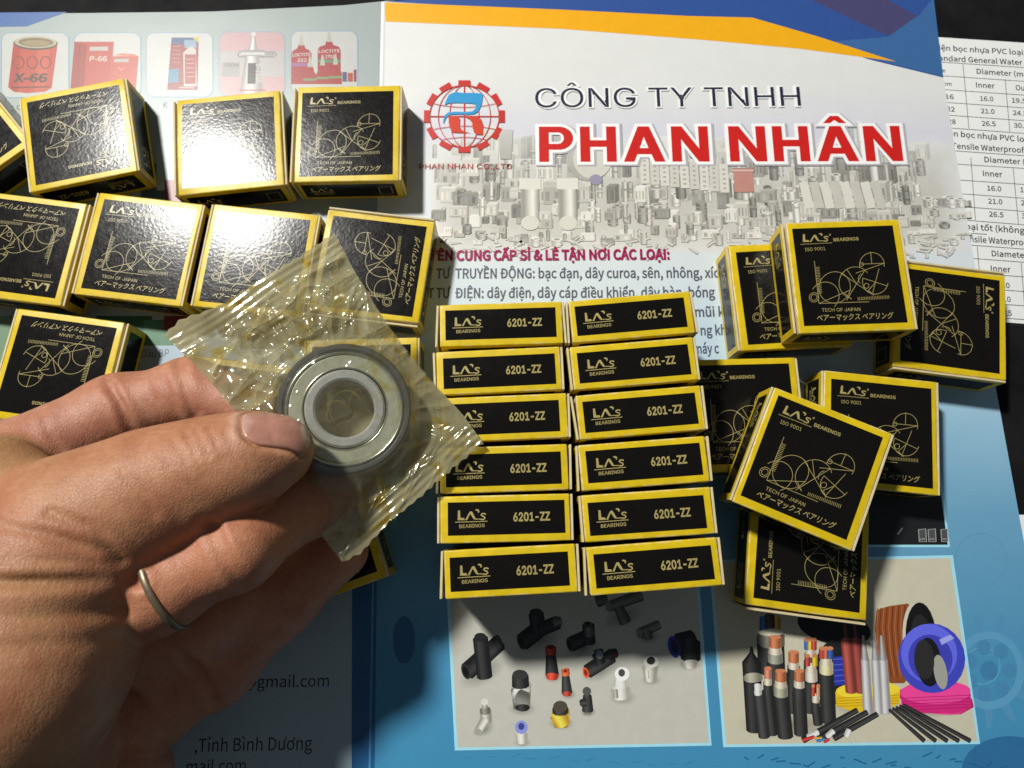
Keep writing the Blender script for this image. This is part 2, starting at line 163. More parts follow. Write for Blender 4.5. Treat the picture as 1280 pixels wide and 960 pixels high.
('P',6,(0.031,0.04,0.328),[(48.82,-33.85),(48.94,-35.03),(48.79,-36.09),(48.38,-36.87),(47.8,-37.24),(47.11,-37.17),(46.43,-36.64),(45.85,-35.75),(45.47,-34.63),(45.35,-33.45),(45.5,-32.38),(45.9,-31.6),(46.49,-31.22),(47.18,-31.3),(47.87,-31.83),(48.44,-32.73)]),
('P',7,(0.01,0.01,0.056),[(48.31,-34.02),(48.4,-34.82),(48.34,-35.53),(48.12,-36.04),(47.78,-36.29),(47.38,-36.22),(46.97,-35.85),(46.62,-35.23),(46.38,-34.47),(46.28,-33.67),(46.35,-32.95),(46.56,-32.43),(46.9,-32.19),(47.3,-32.26),(47.71,-32.63),(48.06,-33.25)]),
('R',6,(0.571,0.557,0.489),[(51.51,-38.57),(51.64,-39.8)],2.643,1.718),
('R',5,(0.381,0.381,0.338),[(2.55,-45.6),(2.86,-51.03)],2.908,2.379),
('R',6,(0.69,0.69,0.614),[(1.9,-45.6),(3.65,-46.81)],3.304,3.304),
('R',6,(0.195,0.195,0.173),[(1.58,-48.32),(3.9,-49.23)],2.776,2.776),
('R',7,(0.016,0.016,0.016),[(2.37,-41.94),(2.49,-44.99)],2.379,2.511),
('P',8,(0.043,0.043,0.043),[(4.51,-41.82),(4.34,-42.34),(3.86,-42.77),(3.14,-43.06),(2.3,-43.16),(1.45,-43.06),(0.74,-42.77),(0.26,-42.34),(0.09,-41.82),(0.26,-41.31),(0.74,-40.87),(1.46,-40.58),(2.31,-40.47),(3.15,-40.58),(3.87,-40.87),(4.35,-41.31)]),
('R',7,(0.016,0.016,0.016),[(2.99,-50.43),(2.99,-51.15)],2.115,1.85),
('R',5,(0.644,0.439,0.056),[(12.18,-53.13),(15.72,-53.13)],2.908,2.908),
('R',6,(0.913,0.585,0.056),[(13.16,-52.23),(14.72,-55.22)],2.643,2.115),
('R',7,(0.043,0.034,0.027),[(13.82,-50.73),(13.86,-52.23)],2.247,2.247),
('P',8,(0.086,0.072,0.056),[(15.89,-50.43),(15.72,-51.03),(15.27,-51.53),(14.59,-51.87),(13.8,-51.99),(13.02,-51.87),(12.35,-51.53),(11.91,-51.03),(11.76,-50.43),(11.93,-49.83),(12.38,-49.32),(13.05,-48.98),(13.85,-48.86),(14.64,-48.98),(15.3,-49.32),(15.74,-49.83)]),
('R',5,(0.034,0.036,0.036),[(21.63,-47.42),(21.67,-51.63)],1.256,1.652),
('P',6,(0.1,0.1,0.095),[(22.75,-46.33),(22.65,-46.79),(22.37,-47.18),(21.97,-47.44),(21.5,-47.54),(21.03,-47.44),(20.63,-47.18),(20.38,-46.79),(20.29,-46.33),(20.4,-45.86),(20.67,-45.47),(21.08,-45.2),(21.55,-45.11),(22.02,-45.2),(22.41,-45.47),(22.67,-45.86)]),
('R',6,(0.027,0.028,0.028),[(19.65,-49.53),(21.27,-49.23)],0.925,1.19),
('P',7,(0.235,0.235,0.21),[(22.81,-52.35),(22.71,-52.46),(22.43,-52.56),(22.01,-52.63),(21.51,-52.65),(21.02,-52.63),(20.61,-52.56),(20.33,-52.46),(20.23,-52.35),(20.33,-52.24),(20.62,-52.14),(21.03,-52.07),(21.53,-52.05),(22.02,-52.07),(22.44,-52.14),(22.71,-52.24)]),
('R',5,(0.772,0.755,0.659),[(31.26,-45.6),(31.44,-48.02)],2.908,2.643),
('R',6,(0.92,0.92,0.841),[(31.34,-42.86),(31.41,-44.99)],1.586,2.247),
('P',7,(0.92,0.92,0.92),[(33.98,-41.64),(33.8,-42.36),(33.31,-42.98),(32.6,-43.39),(31.78,-43.53),(30.96,-43.39),(30.28,-42.98),(29.83,-42.36),(29.69,-41.64),(29.88,-40.91),(30.36,-40.29),(31.07,-39.88),(31.9,-39.74),(32.72,-39.88),(33.4,-40.29),(33.84,-40.91)]),
('P',8,(0.077,0.077,0.068),[(32.69,-41.33),(32.61,-41.73),(32.38,-42.07),(32.06,-42.29),(31.68,-42.37),(31.31,-42.29),(31.0,-42.07),(30.8,-41.73),(30.74,-41.33),(30.83,-40.93),(31.05,-40.59),(31.37,-40.37),(31.75,-40.29),(32.12,-40.37),(32.43,-40.59),(32.63,-40.93)]),
('R',7,(0.439,0.427,0.37),[(29.76,-45.9),(29.89,-48.02)],0.661,0.661),
('R',5,(0.614,0.599,0.516),[(40.04,-39.8),(39.9,-43.47)],2.313,1.718),
('P',6,(0.841,0.841,0.772),[(42.58,-38.26),(42.39,-38.92),(41.88,-39.48),(41.15,-39.85),(40.3,-39.98),(39.45,-39.85),(38.75,-39.48),(38.29,-38.92),(38.15,-38.26),(38.34,-37.6),(38.84,-37.04),(39.58,-36.66),(40.43,-36.53),(41.28,-36.66),(41.98,-37.04),(42.44,-37.6)]),
('P',7,(0.046,0.046,0.043),[(41.55,-38.01),(41.44,-38.44),(41.15,-38.8),(40.74,-39.04),(40.26,-39.12),(39.79,-39.04),(39.4,-38.8),(39.15,-38.44),(39.07,-38.01),(39.18,-37.59),(39.46,-37.23),(39.88,-36.99),(40.35,-36.9),(40.83,-36.99),(41.22,-37.23),(41.47,-37.59)]),
('R',7,(0.858,0.841,0.755),[(39.03,-40.72),(39.14,-42.86)],0.529,0.529),
('R',5,(0.543,0.529,0.452),[(-7.57,-51.63),(-7.29,-54.62)],1.718,1.586),
('R',5,(0.644,0.644,0.571),[(-9.65,-57.0),(-7.75,-54.02)],1.19,1.454),
('P',6,(0.381,0.381,0.338),[(-8.75,-56.77),(-8.71,-57.1),(-8.83,-57.42),(-9.09,-57.71),(-9.46,-57.9),(-9.87,-57.97),(-10.27,-57.91),(-10.59,-57.73),(-10.79,-57.46),(-10.84,-57.14),(-10.72,-56.81),(-10.45,-56.53),(-10.09,-56.34),(-9.67,-56.26),(-9.27,-56.32),(-8.95,-56.5)]),
('R',6,(0.235,0.235,0.203),[(-7.71,-51.03),(-7.57,-52.23)],1.586,1.322),
('P',7,(0.722,0.722,0.644),[(-6.75,-49.23),(-6.83,-49.6),(-7.07,-49.91),(-7.42,-50.12),(-7.84,-50.19),(-8.26,-50.12),(-8.62,-49.91),(-8.86,-49.6),(-8.95,-49.23),(-8.87,-48.86),(-8.63,-48.54),(-8.28,-48.34),(-7.86,-48.26),(-7.44,-48.34),(-7.08,-48.54),(-6.84,-48.86)]),
('R',6,(0.439,0.439,0.381),[(-7.85,-49.53),(-7.71,-50.73)],0.661,0.793),
('R',5,(0.772,0.738,0.644),[(2.71,-57.89),(2.84,-59.96)],1.784,1.52),
('P',6,(0.279,0.328,0.772),[(4.45,-55.93),(4.31,-56.61),(3.92,-57.19),(3.34,-57.57),(2.65,-57.71),(1.96,-57.57),(1.38,-57.19),(1.0,-56.61),(0.86,-55.93),(1.0,-55.25),(1.39,-54.67),(1.97,-54.28),(2.66,-54.14),(3.35,-54.28),(3.93,-54.67),(4.32,-55.25)]),
('P',7,(0.056,0.068,0.279),[(3.55,-55.69),(3.48,-56.06),(3.29,-56.36),(3.0,-56.57),(2.65,-56.64),(2.31,-56.57),(2.02,-56.36),(1.83,-56.06),(1.76,-55.69),(1.83,-55.33),(2.02,-55.02),(2.31,-54.81),(2.66,-54.74),(3.0,-54.81),(3.29,-55.02),(3.49,-55.33)]),
],
'cables_picture': [
('P',1,(0.381,0.763,0.92),[(58.72,-9.68),(131.71,-8.29),(132.8,-60.35),(59.88,-61.19)]),
('P',2,(0.599,0.571,0.439),[(59.51,-10.49),(130.77,-9.1),(132.1,-59.62),(60.72,-60.46)]),
('S',2.5,(0.235,0.222,0.173),[(79.01,-55.22),(94.34,-55.22),(93.29,-56.58),(90.52,-57.77),(86.38,-58.65),(81.35,-59.11),(76.05,-59.11),(71.1,-58.65),(67.09,-57.77),(64.52,-56.58),(63.68,-55.22),(64.69,-53.86),(67.44,-52.66),(71.59,-51.77),(76.65,-51.3),(82.0,-51.3),(86.98,-51.77),(90.99,-52.66),(93.55,-53.86)],(0.599,0.571,0.439)),
('S',2.5,(0.235,0.222,0.173),[(101.59,-50.57),(112.34,-50.57),(111.59,-51.48),(109.64,-52.28),(106.72,-52.88),(103.19,-53.19),(99.46,-53.19),(96.0,-52.88),(93.2,-52.28),(91.41,-51.48),(90.85,-50.57),(91.58,-49.65),(93.52,-48.85),(96.44,-48.25),(99.99,-47.93),(103.73,-47.93),(107.22,-48.25),(110.02,-48.85),(111.79,-49.65)],(0.599,0.571,0.439)),
('S',2.5,(0.235,0.222,0.173),[(120.51,-51.1),(130.54,-51.1),(129.83,-51.92),(127.99,-52.64),(125.26,-53.18),(121.96,-53.46),(118.49,-53.46),(115.26,-53.18),(112.66,-52.64),(111.0,-51.92),(110.49,-51.1),(111.19,-50.28),(113.01,-49.56),(115.74,-49.02),(119.06,-48.73),(122.55,-48.73),(125.79,-49.02),(128.39,-49.56),(130.04,-50.28)],(0.599,0.571,0.439)),
('S',2.5,(0.235,0.222,0.173),[(93.18,-56.21),(100.59,-53.13),(100.39,-53.94),(99.32,-55.01),(97.51,-56.23),(95.18,-57.45),(92.62,-58.51),(90.13,-59.29),(88.01,-59.7),(86.51,-59.7),(85.81,-59.27),(86.0,-58.48),(87.05,-57.41),(88.85,-56.19),(91.17,-54.98),(93.74,-53.91),(96.25,-53.11),(98.39,-52.69),(99.9,-52.7)],(0.599,0.571,0.439)),
('S',2.5,(0.235,0.222,0.173),[(117.52,-55.22),(124.85,-58.56),(124.0,-59.01),(122.37,-59.01),(120.15,-58.55),(117.62,-57.69),(115.07,-56.53),(112.81,-55.2),(111.11,-53.88),(110.18,-52.72),(110.14,-51.85),(110.99,-51.4),(112.63,-51.4),(114.86,-51.87),(117.41,-52.74),(119.97,-53.91),(122.23,-55.24),(123.91,-56.56),(124.82,-57.71)],(0.599,0.571,0.439)),
('S',2.5,(0.235,0.222,0.173),[(97.24,-28.73),(111.15,-28.73),(110.03,-31.35),(107.38,-33.64),(103.52,-35.33),(98.92,-36.23),(94.12,-36.23),(89.7,-35.33),(86.16,-33.64),(83.95,-31.35),(83.33,-28.73),(84.39,-26.1),(87.01,-23.77),(90.88,-22.04),(95.54,-21.12),(100.4,-21.12),(104.88,-22.04),(108.42,-23.77),(110.6,-26.1)],(0.599,0.571,0.439)),
('P',4,(0.27,0.077,0.022),[(107.26,-23.96),(111.06,-22.84),(116.67,-22.13),(118.97,-24.53),(118.84,-31.86),(116.3,-41.13),(113.06,-44.18),(109.1,-44.18),(107.04,-41.13),(106.39,-35.66),(106.17,-29.43)]),
('L',4.5,(0.439,0.134,0.046),[(107.76,-23.4),(106.76,-28.73),(106.61,-35.66),(107.04,-42.49)],0.305),
('L',4.5,(0.153,0.037,0.011),[(108.65,-23.32),(107.64,-28.73),(107.48,-35.66),(107.91,-42.49)],0.305),
('L',4.5,(0.439,0.134,0.046),[(109.55,-23.23),(108.52,-28.73),(108.36,-35.66),(108.78,-42.49)],0.305),
('L',4.5,(0.153,0.037,0.011),[(110.44,-23.15),(109.39,-28.73),(109.23,-35.66),(109.64,-42.49)],0.305),
('L',4.5,(0.439,0.134,0.046),[(111.33,-23.06),(110.27,-28.73),(110.1,-35.66),(110.51,-42.49)],0.305),
('L',4.5,(0.153,0.037,0.011),[(112.22,-22.98),(111.15,-28.73),(110.97,-35.66),(111.38,-42.49)],0.305),
('L',4.5,(0.439,0.134,0.046),[(113.12,-22.89),(112.03,-28.73),(111.85,-35.66),(112.24,-42.49)],0.305),
('L',4.5,(0.153,0.037,0.011),[(114.01,-22.81),(112.91,-28.73),(112.72,-35.66),(113.11,-42.49)],0.305),
('L',4.5,(0.439,0.134,0.046),[(114.9,-22.72),(113.79,-28.73),(113.59,-35.66),(113.98,-42.49)],0.305),
('L',4.5,(0.153,0.037,0.011),[(115.8,-22.64),(114.67,-28.73),(114.47,-35.66),(114.84,-42.49)],0.305),
('L',4.5,(0.439,0.134,0.046),[(116.69,-22.55),(115.55,-28.73),(115.34,-35.66),(115.71,-42.49)],0.305),
('L',4.5,(0.153,0.037,0.011),[(117.59,-22.47),(116.42,-28.73),(116.21,-35.66),(116.58,-42.49)],0.305),
('L',4.5,(0.439,0.134,0.046),[(118.48,-22.38),(117.3,-28.73),(117.08,-35.66),(117.44,-42.49)],0.305),
('P',5,(0.644,0.614,0.516),[(121.63,-31.67),(121.34,-34.21),(120.8,-36.59),(120.07,-38.63),(119.19,-40.21),(118.22,-41.22),(117.22,-41.59),(116.26,-41.31),(115.41,-40.39),(114.72,-38.89),(114.23,-36.91),(113.99,-34.58),(114.0,-32.05),(114.28,-29.49),(114.8,-27.08),(115.53,-24.99),(116.42,-23.37),(117.41,-22.32),(118.43,-21.93),(119.4,-22.22),(120.27,-23.18),(120.96,-24.72),(121.44,-26.75),(121.67,-29.12)]),
('P',5.2,(0.008,0.008,0.008),[(123.97,-31.63),(123.64,-34.22),(123.03,-36.62),(122.17,-38.7),(121.14,-40.31),(119.99,-41.34),(118.8,-41.73),(117.66,-41.45),(116.63,-40.53),(115.79,-39.01),(115.19,-37.01),(114.88,-34.65),(114.88,-32.08),(115.18,-29.49),(115.78,-27.05),(116.63,-24.92),(117.68,-23.26),(118.85,-22.2),(120.06,-21.79),(121.22,-22.08),(122.26,-23.04),(123.11,-24.6),(123.7,-26.65),(123.99,-29.05)]),
('P',5.3,(0.022,0.022,0.023),[(122.21,-31.71),(122.0,-33.44),(121.6,-35.04),(121.05,-36.43),(120.38,-37.51),(119.63,-38.2),(118.86,-38.46),(118.12,-38.27),(117.46,-37.65),(116.92,-36.64),(116.54,-35.29),(116.34,-33.71),(116.34,-32.0),(116.55,-30.28),(116.94,-28.65),(117.49,-27.24),(118.17,-26.14),(118.92,-25.44),(119.7,-25.17),(120.45,-25.36),(121.12,-26.0),(121.66,-27.03),(122.04,-28.4),(122.22,-29.99)]),
('P',3,(0.005,0.005,0.005),[(104.83,-30.9),(104.07,-32.06),(102.65,-32.98),(100.67,-33.62),(98.25,-33.93),(95.57,-33.88),(92.81,-33.48),(90.14,-32.76),(87.75,-31.77),(85.81,-30.56),(84.43,-29.23),(83.73,-27.86),(83.75,-26.55),(84.49,-25.38),(85.9,-24.44),(87.89,-23.79),(90.33,-23.48),(93.03,-23.53),(95.83,-23.93),(98.51,-24.66),(100.91,-25.67),(102.85,-26.89),(104.2,-28.22),(104.87,-29.59)]),
('P',3,(0.016,0.016,0.018),[(100.39,-41.13),(99.94,-43.41),(99.08,-45.53),(97.87,-47.35),(96.4,-48.73),(94.76,-49.6),(93.06,-49.9),(91.42,-49.6),(89.94,-48.73),(88.72,-47.35),(87.86,-45.53),(87.39,-43.41),(87.37,-41.13),(87.79,-38.84),(88.63,-36.69),(89.84,-34.84),(91.32,-33.41),(92.99,-32.51),(94.72,-32.2),(96.39,-32.51),(97.88,-33.41),(99.1,-34.84),(99.96,-36.69),(100.4,-38.84)]),
('P',4,(0.027,0.043,0.381),[(93.18,-37.03),(97.2,-36.69),(96.59,-44.52),(92.81,-44.86)]),
('L',5,(0.116,0.146,0.644),[(93.18,-37.72),(97.14,-37.37)],0.235),
('L',5,(0.116,0.146,0.644),[(93.05,-39.22),(96.99,-38.88)],0.235),
('L',5,(0.116,0.146,0.644),[(92.91,-40.72),(96.85,-40.38)],0.235),
('L',5,(0.116,0.146,0.644),[(92.77,-42.22),(96.7,-41.88)],0.235),
('L',5,(0.116,0.146,0.644),[(92.63,-43.71),(96.56,-43.37)],0.235),
('R',5,(0.772,0.027,0.235),[(121.67,-49.23),(121.92,-47.22)],10.722,10.281),
('P',6,(0.92,0.077,0.37),[(131.84,-46.68),(131.39,-47.48),(130.29,-48.23),(128.61,-48.86),(126.47,-49.35),(124.01,-49.66),(121.39,-49.77),(118.81,-49.66),(116.42,-49.35),(114.4,-48.86),(112.88,-48.23),(111.95,-47.48),(111.7,-46.68),(112.13,-45.88),(113.23,-45.13),(114.9,-44.49),(117.05,-43.99),(119.52,-43.68),(122.15,-43.57),(124.75,-43.68),(127.15,-43.99),(129.18,-44.49),(130.69,-45.13),(131.6,-45.88)]),
('P',5,(0.69,0.024,0.218),[(111.79,-46.55),(131.92,-45.53),(131.68,-50.57),(126.46,-52.23),(117.87,-52.23),(111.62,-50.57)]),
('P',6,(0.913,0.068,0.349),[(131.86,-45.95),(131.45,-46.66),(130.39,-47.34),(128.74,-47.95),(126.63,-48.44),(124.19,-48.79),(121.59,-48.96),(119.01,-48.95),(116.62,-48.76),(114.58,-48.41),(113.03,-47.9),(112.08,-47.29),(111.79,-46.6),(112.18,-45.89),(113.23,-45.21),(114.87,-44.6),(116.99,-44.1),(119.44,-43.75),(122.05,-43.58),(124.65,-43.58),(127.05,-43.77),(129.09,-44.14),(130.64,-44.64),(131.58,-45.26)]),
('L',7,(0.439,0.013,0.134),[(111.89,-48.23),(131.97,-47.35)],0.188),
('L',7,(0.439,0.013,0.134),[(111.8,-49.03),(131.86,-48.16)],0.188),
('L',7,(0.439,0.013,0.134),[(111.71,-49.83),(131.75,-48.96)],0.188),
('L',7,(0.439,0.013,0.134),[(111.62,-50.63),(131.65,-49.77)],0.188),
('L',7,(0.439,0.013,0.134),[(111.53,-51.44),(131.54,-50.57)],0.188),
('P',8,(0.056,0.068,0.543),[(131.5,-34.83),(131.59,-37.32),(131.0,-39.79),(129.8,-42.09),(128.07,-44.05),(125.91,-45.56),(123.49,-46.52),(120.95,-46.85),(118.48,-46.55),(116.23,-45.62),(114.35,-44.13),(112.97,-42.18),(112.19,-39.9),(112.06,-37.43),(112.59,-34.95),(113.76,-32.62),(115.49,-30.6),(117.66,-29.05),(120.12,-28.06),(122.7,-27.71),(125.22,-28.03),(127.51,-28.99),(129.39,-30.52),(130.76,-32.52)]),
('P',9,(0.134,0.153,0.841),[(129.36,-33.87),(129.44,-35.97),(128.96,-38.06),(127.96,-40.0),(126.51,-41.66),(124.7,-42.94),(122.67,-43.74),(120.55,-44.02),(118.47,-43.75),(116.58,-42.97),(115.01,-41.7),(113.85,-40.05),(113.19,-38.12),(113.08,-36.03),(113.53,-33.93),(114.51,-31.97),(115.95,-30.28),(117.77,-28.97),(119.82,-28.14),(121.98,-27.85),(124.09,-28.12),(126.0,-28.94),(127.58,-30.23),(128.73,-31.91)]),
('P',10,(0.053,0.06,0.489),[(127.81,-35.71),(127.88,-37.4),(127.52,-39.09),(126.74,-40.66),(125.61,-42.0),(124.2,-43.02),(122.61,-43.66),(120.94,-43.87),(119.3,-43.65),(117.81,-42.99),(116.57,-41.96),(115.65,-40.61),(115.13,-39.03),(115.03,-37.34),(115.38,-35.65),(116.14,-34.06),(117.27,-32.7),(118.68,-31.66),(120.29,-31.01),(121.99,-30.79),(123.64,-31.02),(125.14,-31.69),(126.39,-32.75),(127.3,-34.12)]),
('P',11,(0.01,0.01,0.013),[(124.47,-38.16),(124.26,-39.9),(123.82,-41.53),(123.17,-42.94),(122.37,-44.04),(121.47,-44.76),(120.52,-45.05),(119.59,-44.88),(118.75,-44.28),(118.04,-43.28),(117.52,-41.94),(117.23,-40.36),(117.18,-38.64),(117.38,-36.9),(117.81,-35.25),(118.46,-33.82),(119.26,-32.69),(120.18,-31.96),(121.14,-31.67),(122.08,-31.83),(122.93,-32.45),(123.64,-33.48),(124.15,-34.84),(124.43,-36.43)]),
('P',11,(0.381,0.381,0.328),[(125.79,-40.82),(125.8,-42.05),(125.68,-43.21),(125.44,-44.22),(125.1,-45.02),(124.67,-45.56),(124.19,-45.8),(123.7,-45.72),(123.21,-45.33),(122.78,-44.65),(122.41,-43.74),(122.15,-42.64),(122.01,-41.44),(121.99,-40.21),(122.11,-39.05),(122.34,-38.02),(122.69,-37.21),(123.12,-36.66),(123.6,-36.42),(124.1,-36.5),(124.59,-36.9),(125.03,-37.58),(125.39,-38.51),(125.65,-39.62)]),
('P',12,(0.027,0.027,0.027),[(122.52,-37.52),(122.35,-38.95),(122.0,-40.28),(121.48,-41.43),(120.84,-42.33),(120.12,-42.92),(119.36,-43.15),(118.61,-43.02),(117.94,-42.52),(117.37,-41.7),(116.96,-40.61),(116.72,-39.31),(116.68,-37.91),(116.84,-36.48),(117.19,-35.14),(117.7,-33.97),(118.35,-33.05),(119.08,-32.46),(119.85,-32.22),(120.6,-32.36),(121.28,-32.86),(121.85,-33.7),(122.26,-34.81),(122.49,-36.11)]),
('P',12,(0.381,0.416,0.92),[(124.64,-32.2),(128.1,-30.82),(129.06,-31.86),(125.18,-33.73)]),
('P',5,(0.823,0.543,0.016),[(93.01,-46.55),(98.61,-44.52),(108.77,-43.85),(111.76,-45.53),(111.16,-49.57),(105.03,-51.9),(97.88,-51.9),(92.88,-50.23)]),
('P',6,(0.92,0.722,0.046),[(111.66,-45.71),(111.3,-46.31),(110.34,-46.89),(108.84,-47.41),(106.9,-47.84),(104.66,-48.14),(102.27,-48.29),(99.89,-48.29),(97.68,-48.14),(95.79,-47.84),(94.36,-47.41),(93.47,-46.89),(93.19,-46.31),(93.53,-45.7),(94.49,-45.12),(95.98,-44.6),(97.92,-44.17),(100.17,-43.87),(102.57,-43.71),(104.96,-43.71),(107.18,-43.87),(109.07,-44.17),(110.51,-44.6),(111.39,-45.12)]),
('L',7,(0.502,0.318,0.006),[(93.07,-48.23),(111.27,-47.35)],0.211),
('L',7,(0.502,0.318,0.006),[(93.0,-48.96),(111.18,-48.09)],0.211),
('L',7,(0.502,0.318,0.006),[(92.93,-49.7),(111.1,-48.83)],0.211),
('L',7,(0.502,0.318,0.006),[(92.87,-50.43),(111.02,-49.57)],0.211),
('R',7,(0.016,0.017,0.017),[(75.43,-31.51),(75.08,-41.13)],3.966,3.966),
('R',8,(0.195,0.187,0.146),[(75.7,-30.82),(75.5,-33.59)],3.966,3.966),
('R',8,(0.016,0.128,0.381),[(74.0,-26.07),(73.71,-30.12)],1.322,1.322),
('R',8,(0.644,0.381,0.027),[(77.67,-26.07),(77.36,-30.12)],1.175,1.175),
('R',8,(0.056,0.027,0.016),[(75.67,-25.37),(75.57,-28.73)],1.469,1.469),
('P',9,(0.895,0.841,0.644),[(79.4,-30.26),(79.26,-30.51),(78.87,-30.75),(78.28,-30.95),(77.51,-31.1),(76.62,-31.2),(75.67,-31.23),(74.73,-31.2),(73.85,-31.1),(73.11,-30.95),(72.54,-30.75),(72.2,-30.51),(72.09,-30.26),(72.23,-30.01),(72.61,-29.77),(73.21,-29.57),(73.98,-29.42),(74.87,-29.32),(75.82,-29.29),(76.76,-29.32),(77.64,-29.42),(78.38,-29.57),(78.95,-29.77),(79.3,-30.01)]),
('R',8,(0.022,0.023,0.022),[(76.37,-37.37),(75.68,-46.55)],2.423,2.423),
('R',9,(0.328,0.328,0.27),[(76.53,-35.31),(76.37,-38.4)],2.181,2.23),
('R',10,(0.772,0.644,0.502),[(76.63,-33.93),(76.48,-36.0)],1.818,1.939),
('R',11,(0.543,0.173,0.068),[(76.82,-31.51),(76.61,-34.21)],1.818,1.818),
('P',12,(0.644,0.235,0.111),[(78.55,-31.51),(78.48,-31.65),(78.3,-31.79),(78.02,-31.9),(77.65,-31.99),(77.23,-32.05),(76.78,-32.07),(76.33,-32.05),(75.92,-31.99),(75.56,-31.9),(75.3,-31.79),(75.13,-31.65),(75.08,-31.51),(75.15,-31.37),(75.34,-31.23),(75.62,-31.12),(75.99,-31.03),(76.41,-30.97),(76.86,-30.96),(77.31,-30.97),(77.72,-31.03),(78.08,-31.12),(78.34,-31.23),(78.51,-31.37)]),
('R',9,(0.011,0.012,0.012),[(69.48,-38.4),(68.91,-56.87)],2.791,2.203),
('R',9,(0.01,0.01,0.01),[(69.64,-36.0),(69.48,-38.4)],0.734,2.644),
('R',10,(0.381,0.359,0.279),[(69.58,-42.15),(69.65,-43.17)],2.791,2.791),
('R',9,(0.009,0.009,0.009),[(69.76,-34.28),(69.62,-36.34)],0.367,0.734),
('R',8,(0.022,0.023,0.022),[(81.41,-41.47),(80.56,-51.9)],2.056,2.056),
('R',9,(0.022,0.023,0.022),[(81.58,-39.43),(81.4,-42.49)],1.851,1.892),
('R',10,(0.772,0.644,0.502),[(81.69,-38.06),(81.52,-40.11)],1.542,1.645),
('R',11,(0.543,0.173,0.068),[(81.89,-35.66),(81.67,-38.33)],1.542,1.542),
('P',12,(0.644,0.235,0.111),[(83.35,-35.66),(83.29,-35.8),(83.13,-35.93),(82.89,-36.05),(82.58,-36.13),(82.22,-36.19),(81.84,-36.21),(81.46,-36.19),(81.11,-36.13),(80.82,-36.05),(80.59,-35.93),(80.46,-35.8),(80.42,-35.66),(80.48,-35.51),(80.64,-35.38),(80.88,-35.27),(81.19,-35.18),(81.55,-35.12),(81.93,-35.11),(82.31,-35.12),(82.66,-35.18),(82.95,-35.27),(83.18,-35.38),(83.31,-35.51)]),
('R',8,(0.022,0.023,0.022),[(86.55,-38.06),(85.36,-51.9)],1.909,1.909),
('R',9,(0.056,0.056,0.053),[(86.73,-36.0),(86.54,-39.08)],1.718,1.757),
('R',10,(0.772,0.644,0.502),[(86.85,-34.62),(86.67,-36.69)],1.432,1.527),
('R',11,(0.016,0.128,0.502),[(86.01,-32.2),(85.78,-34.9)],0.802,0.802),
('P',12,(0.644,0.235,0.111),[(86.77,-32.2),(86.73,-32.35),(86.65,-32.48),(86.51,-32.6),(86.35,-32.68),(86.16,-32.74),(85.96,-32.76),(85.77,-32.74),(85.59,-32.68),(85.44,-32.6),(85.33,-32.48),(85.27,-32.35),(85.25,-32.2),(85.29,-32.06),(85.38,-31.93),(85.51,-31.81),(85.67,-31.72),(85.86,-31.67),(86.06,-31.65),(86.25,-31.67),(86.43,-31.72),(86.58,-31.81),(86.69,-31.93),(86.76,-32.06)]),
('R',11,(0.772,0.502,0.027),[(87.06,-32.2),(86.82,-34.9)],0.802,0.802),
('P',12,(0.644,0.235,0.111),[(87.81,-32.2),(87.78,-32.35),(87.69,-32.48),(87.56,-32.6),(87.39,-32.68),(87.21,-32.74),(87.01,-32.76),(86.81,-32.74),(86.63,-32.68),(86.49,-32.6),(86.37,-32.48),(86.31,-32.35),(86.3,-32.2),(86.33,-32.06),(86.42,-31.93),(86.55,-31.81),(86.72,-31.72),(86.91,-31.67),(87.1,-31.65),(87.3,-31.67),(87.48,-31.72),(87.63,-31.81),(87.74,-31.93),(87.8,-32.06)]),
('R',11,(0.502,0.056,0.04),[(88.1,-32.2),(87.86,-34.9)],0.802,0.802),
('P',12,(0.644,0.235,0.111),[(88.86,-32.2),(88.82,-32.35),(88.73,-32.48),(88.6,-32.6),(88.44,-32.68),(88.25,-32.74),(88.05,-32.76),(87.86,-32.74),(87.68,-32.68),(87.53,-32.6),(87.42,-32.48),(87.35,-32.35),(87.34,-32.2),(87.38,-32.06),(87.47,-31.93),(87.6,-31.81),(87.76,-31.72),(87.95,-31.67),(88.15,-31.65),(88.34,-31.67),(88.52,-31.72),(88.67,-31.81),(88.78,-31.93),(88.84,-32.06)]),
('R',8,(0.022,0.023,0.022),[(90.9,-40.45),(90.34,-54.56)],2.203,2.203),
('R',9,(0.772,0.69,0.381),[(91.09,-38.4),(90.88,-41.47)],1.983,2.027),
('R',10,(0.772,0.644,0.502),[(91.21,-37.03),(91.03,-39.08)],1.652,1.762),
('R',11,(0.439,0.04,0.031),[(90.23,-34.62),(89.99,-37.3)],0.925,0.925),
('P',12,(0.644,0.235,0.111),[(91.11,-34.62),(91.06,-34.77),(90.96,-34.9),(90.81,-35.01),(90.63,-35.1),(90.41,-35.16),(90.18,-35.17),(89.96,-35.16),(89.75,-35.1),(89.58,-35.01),(89.45,-34.9),(89.38,-34.77),(89.36,-34.62),(89.4,-34.48),(89.5,-34.35),(89.65,-34.23),(89.84,-34.15),(90.05,-34.09),(90.28,-34.07),(90.51,-34.09),(90.71,-34.15),(90.88,-34.23),(91.01,-34.35),(91.09,-34.48)]),
('R',11,(0.543,0.128,0.056),[(91.43,-34.62),(91.19,-37.3)],0.925,0.925),
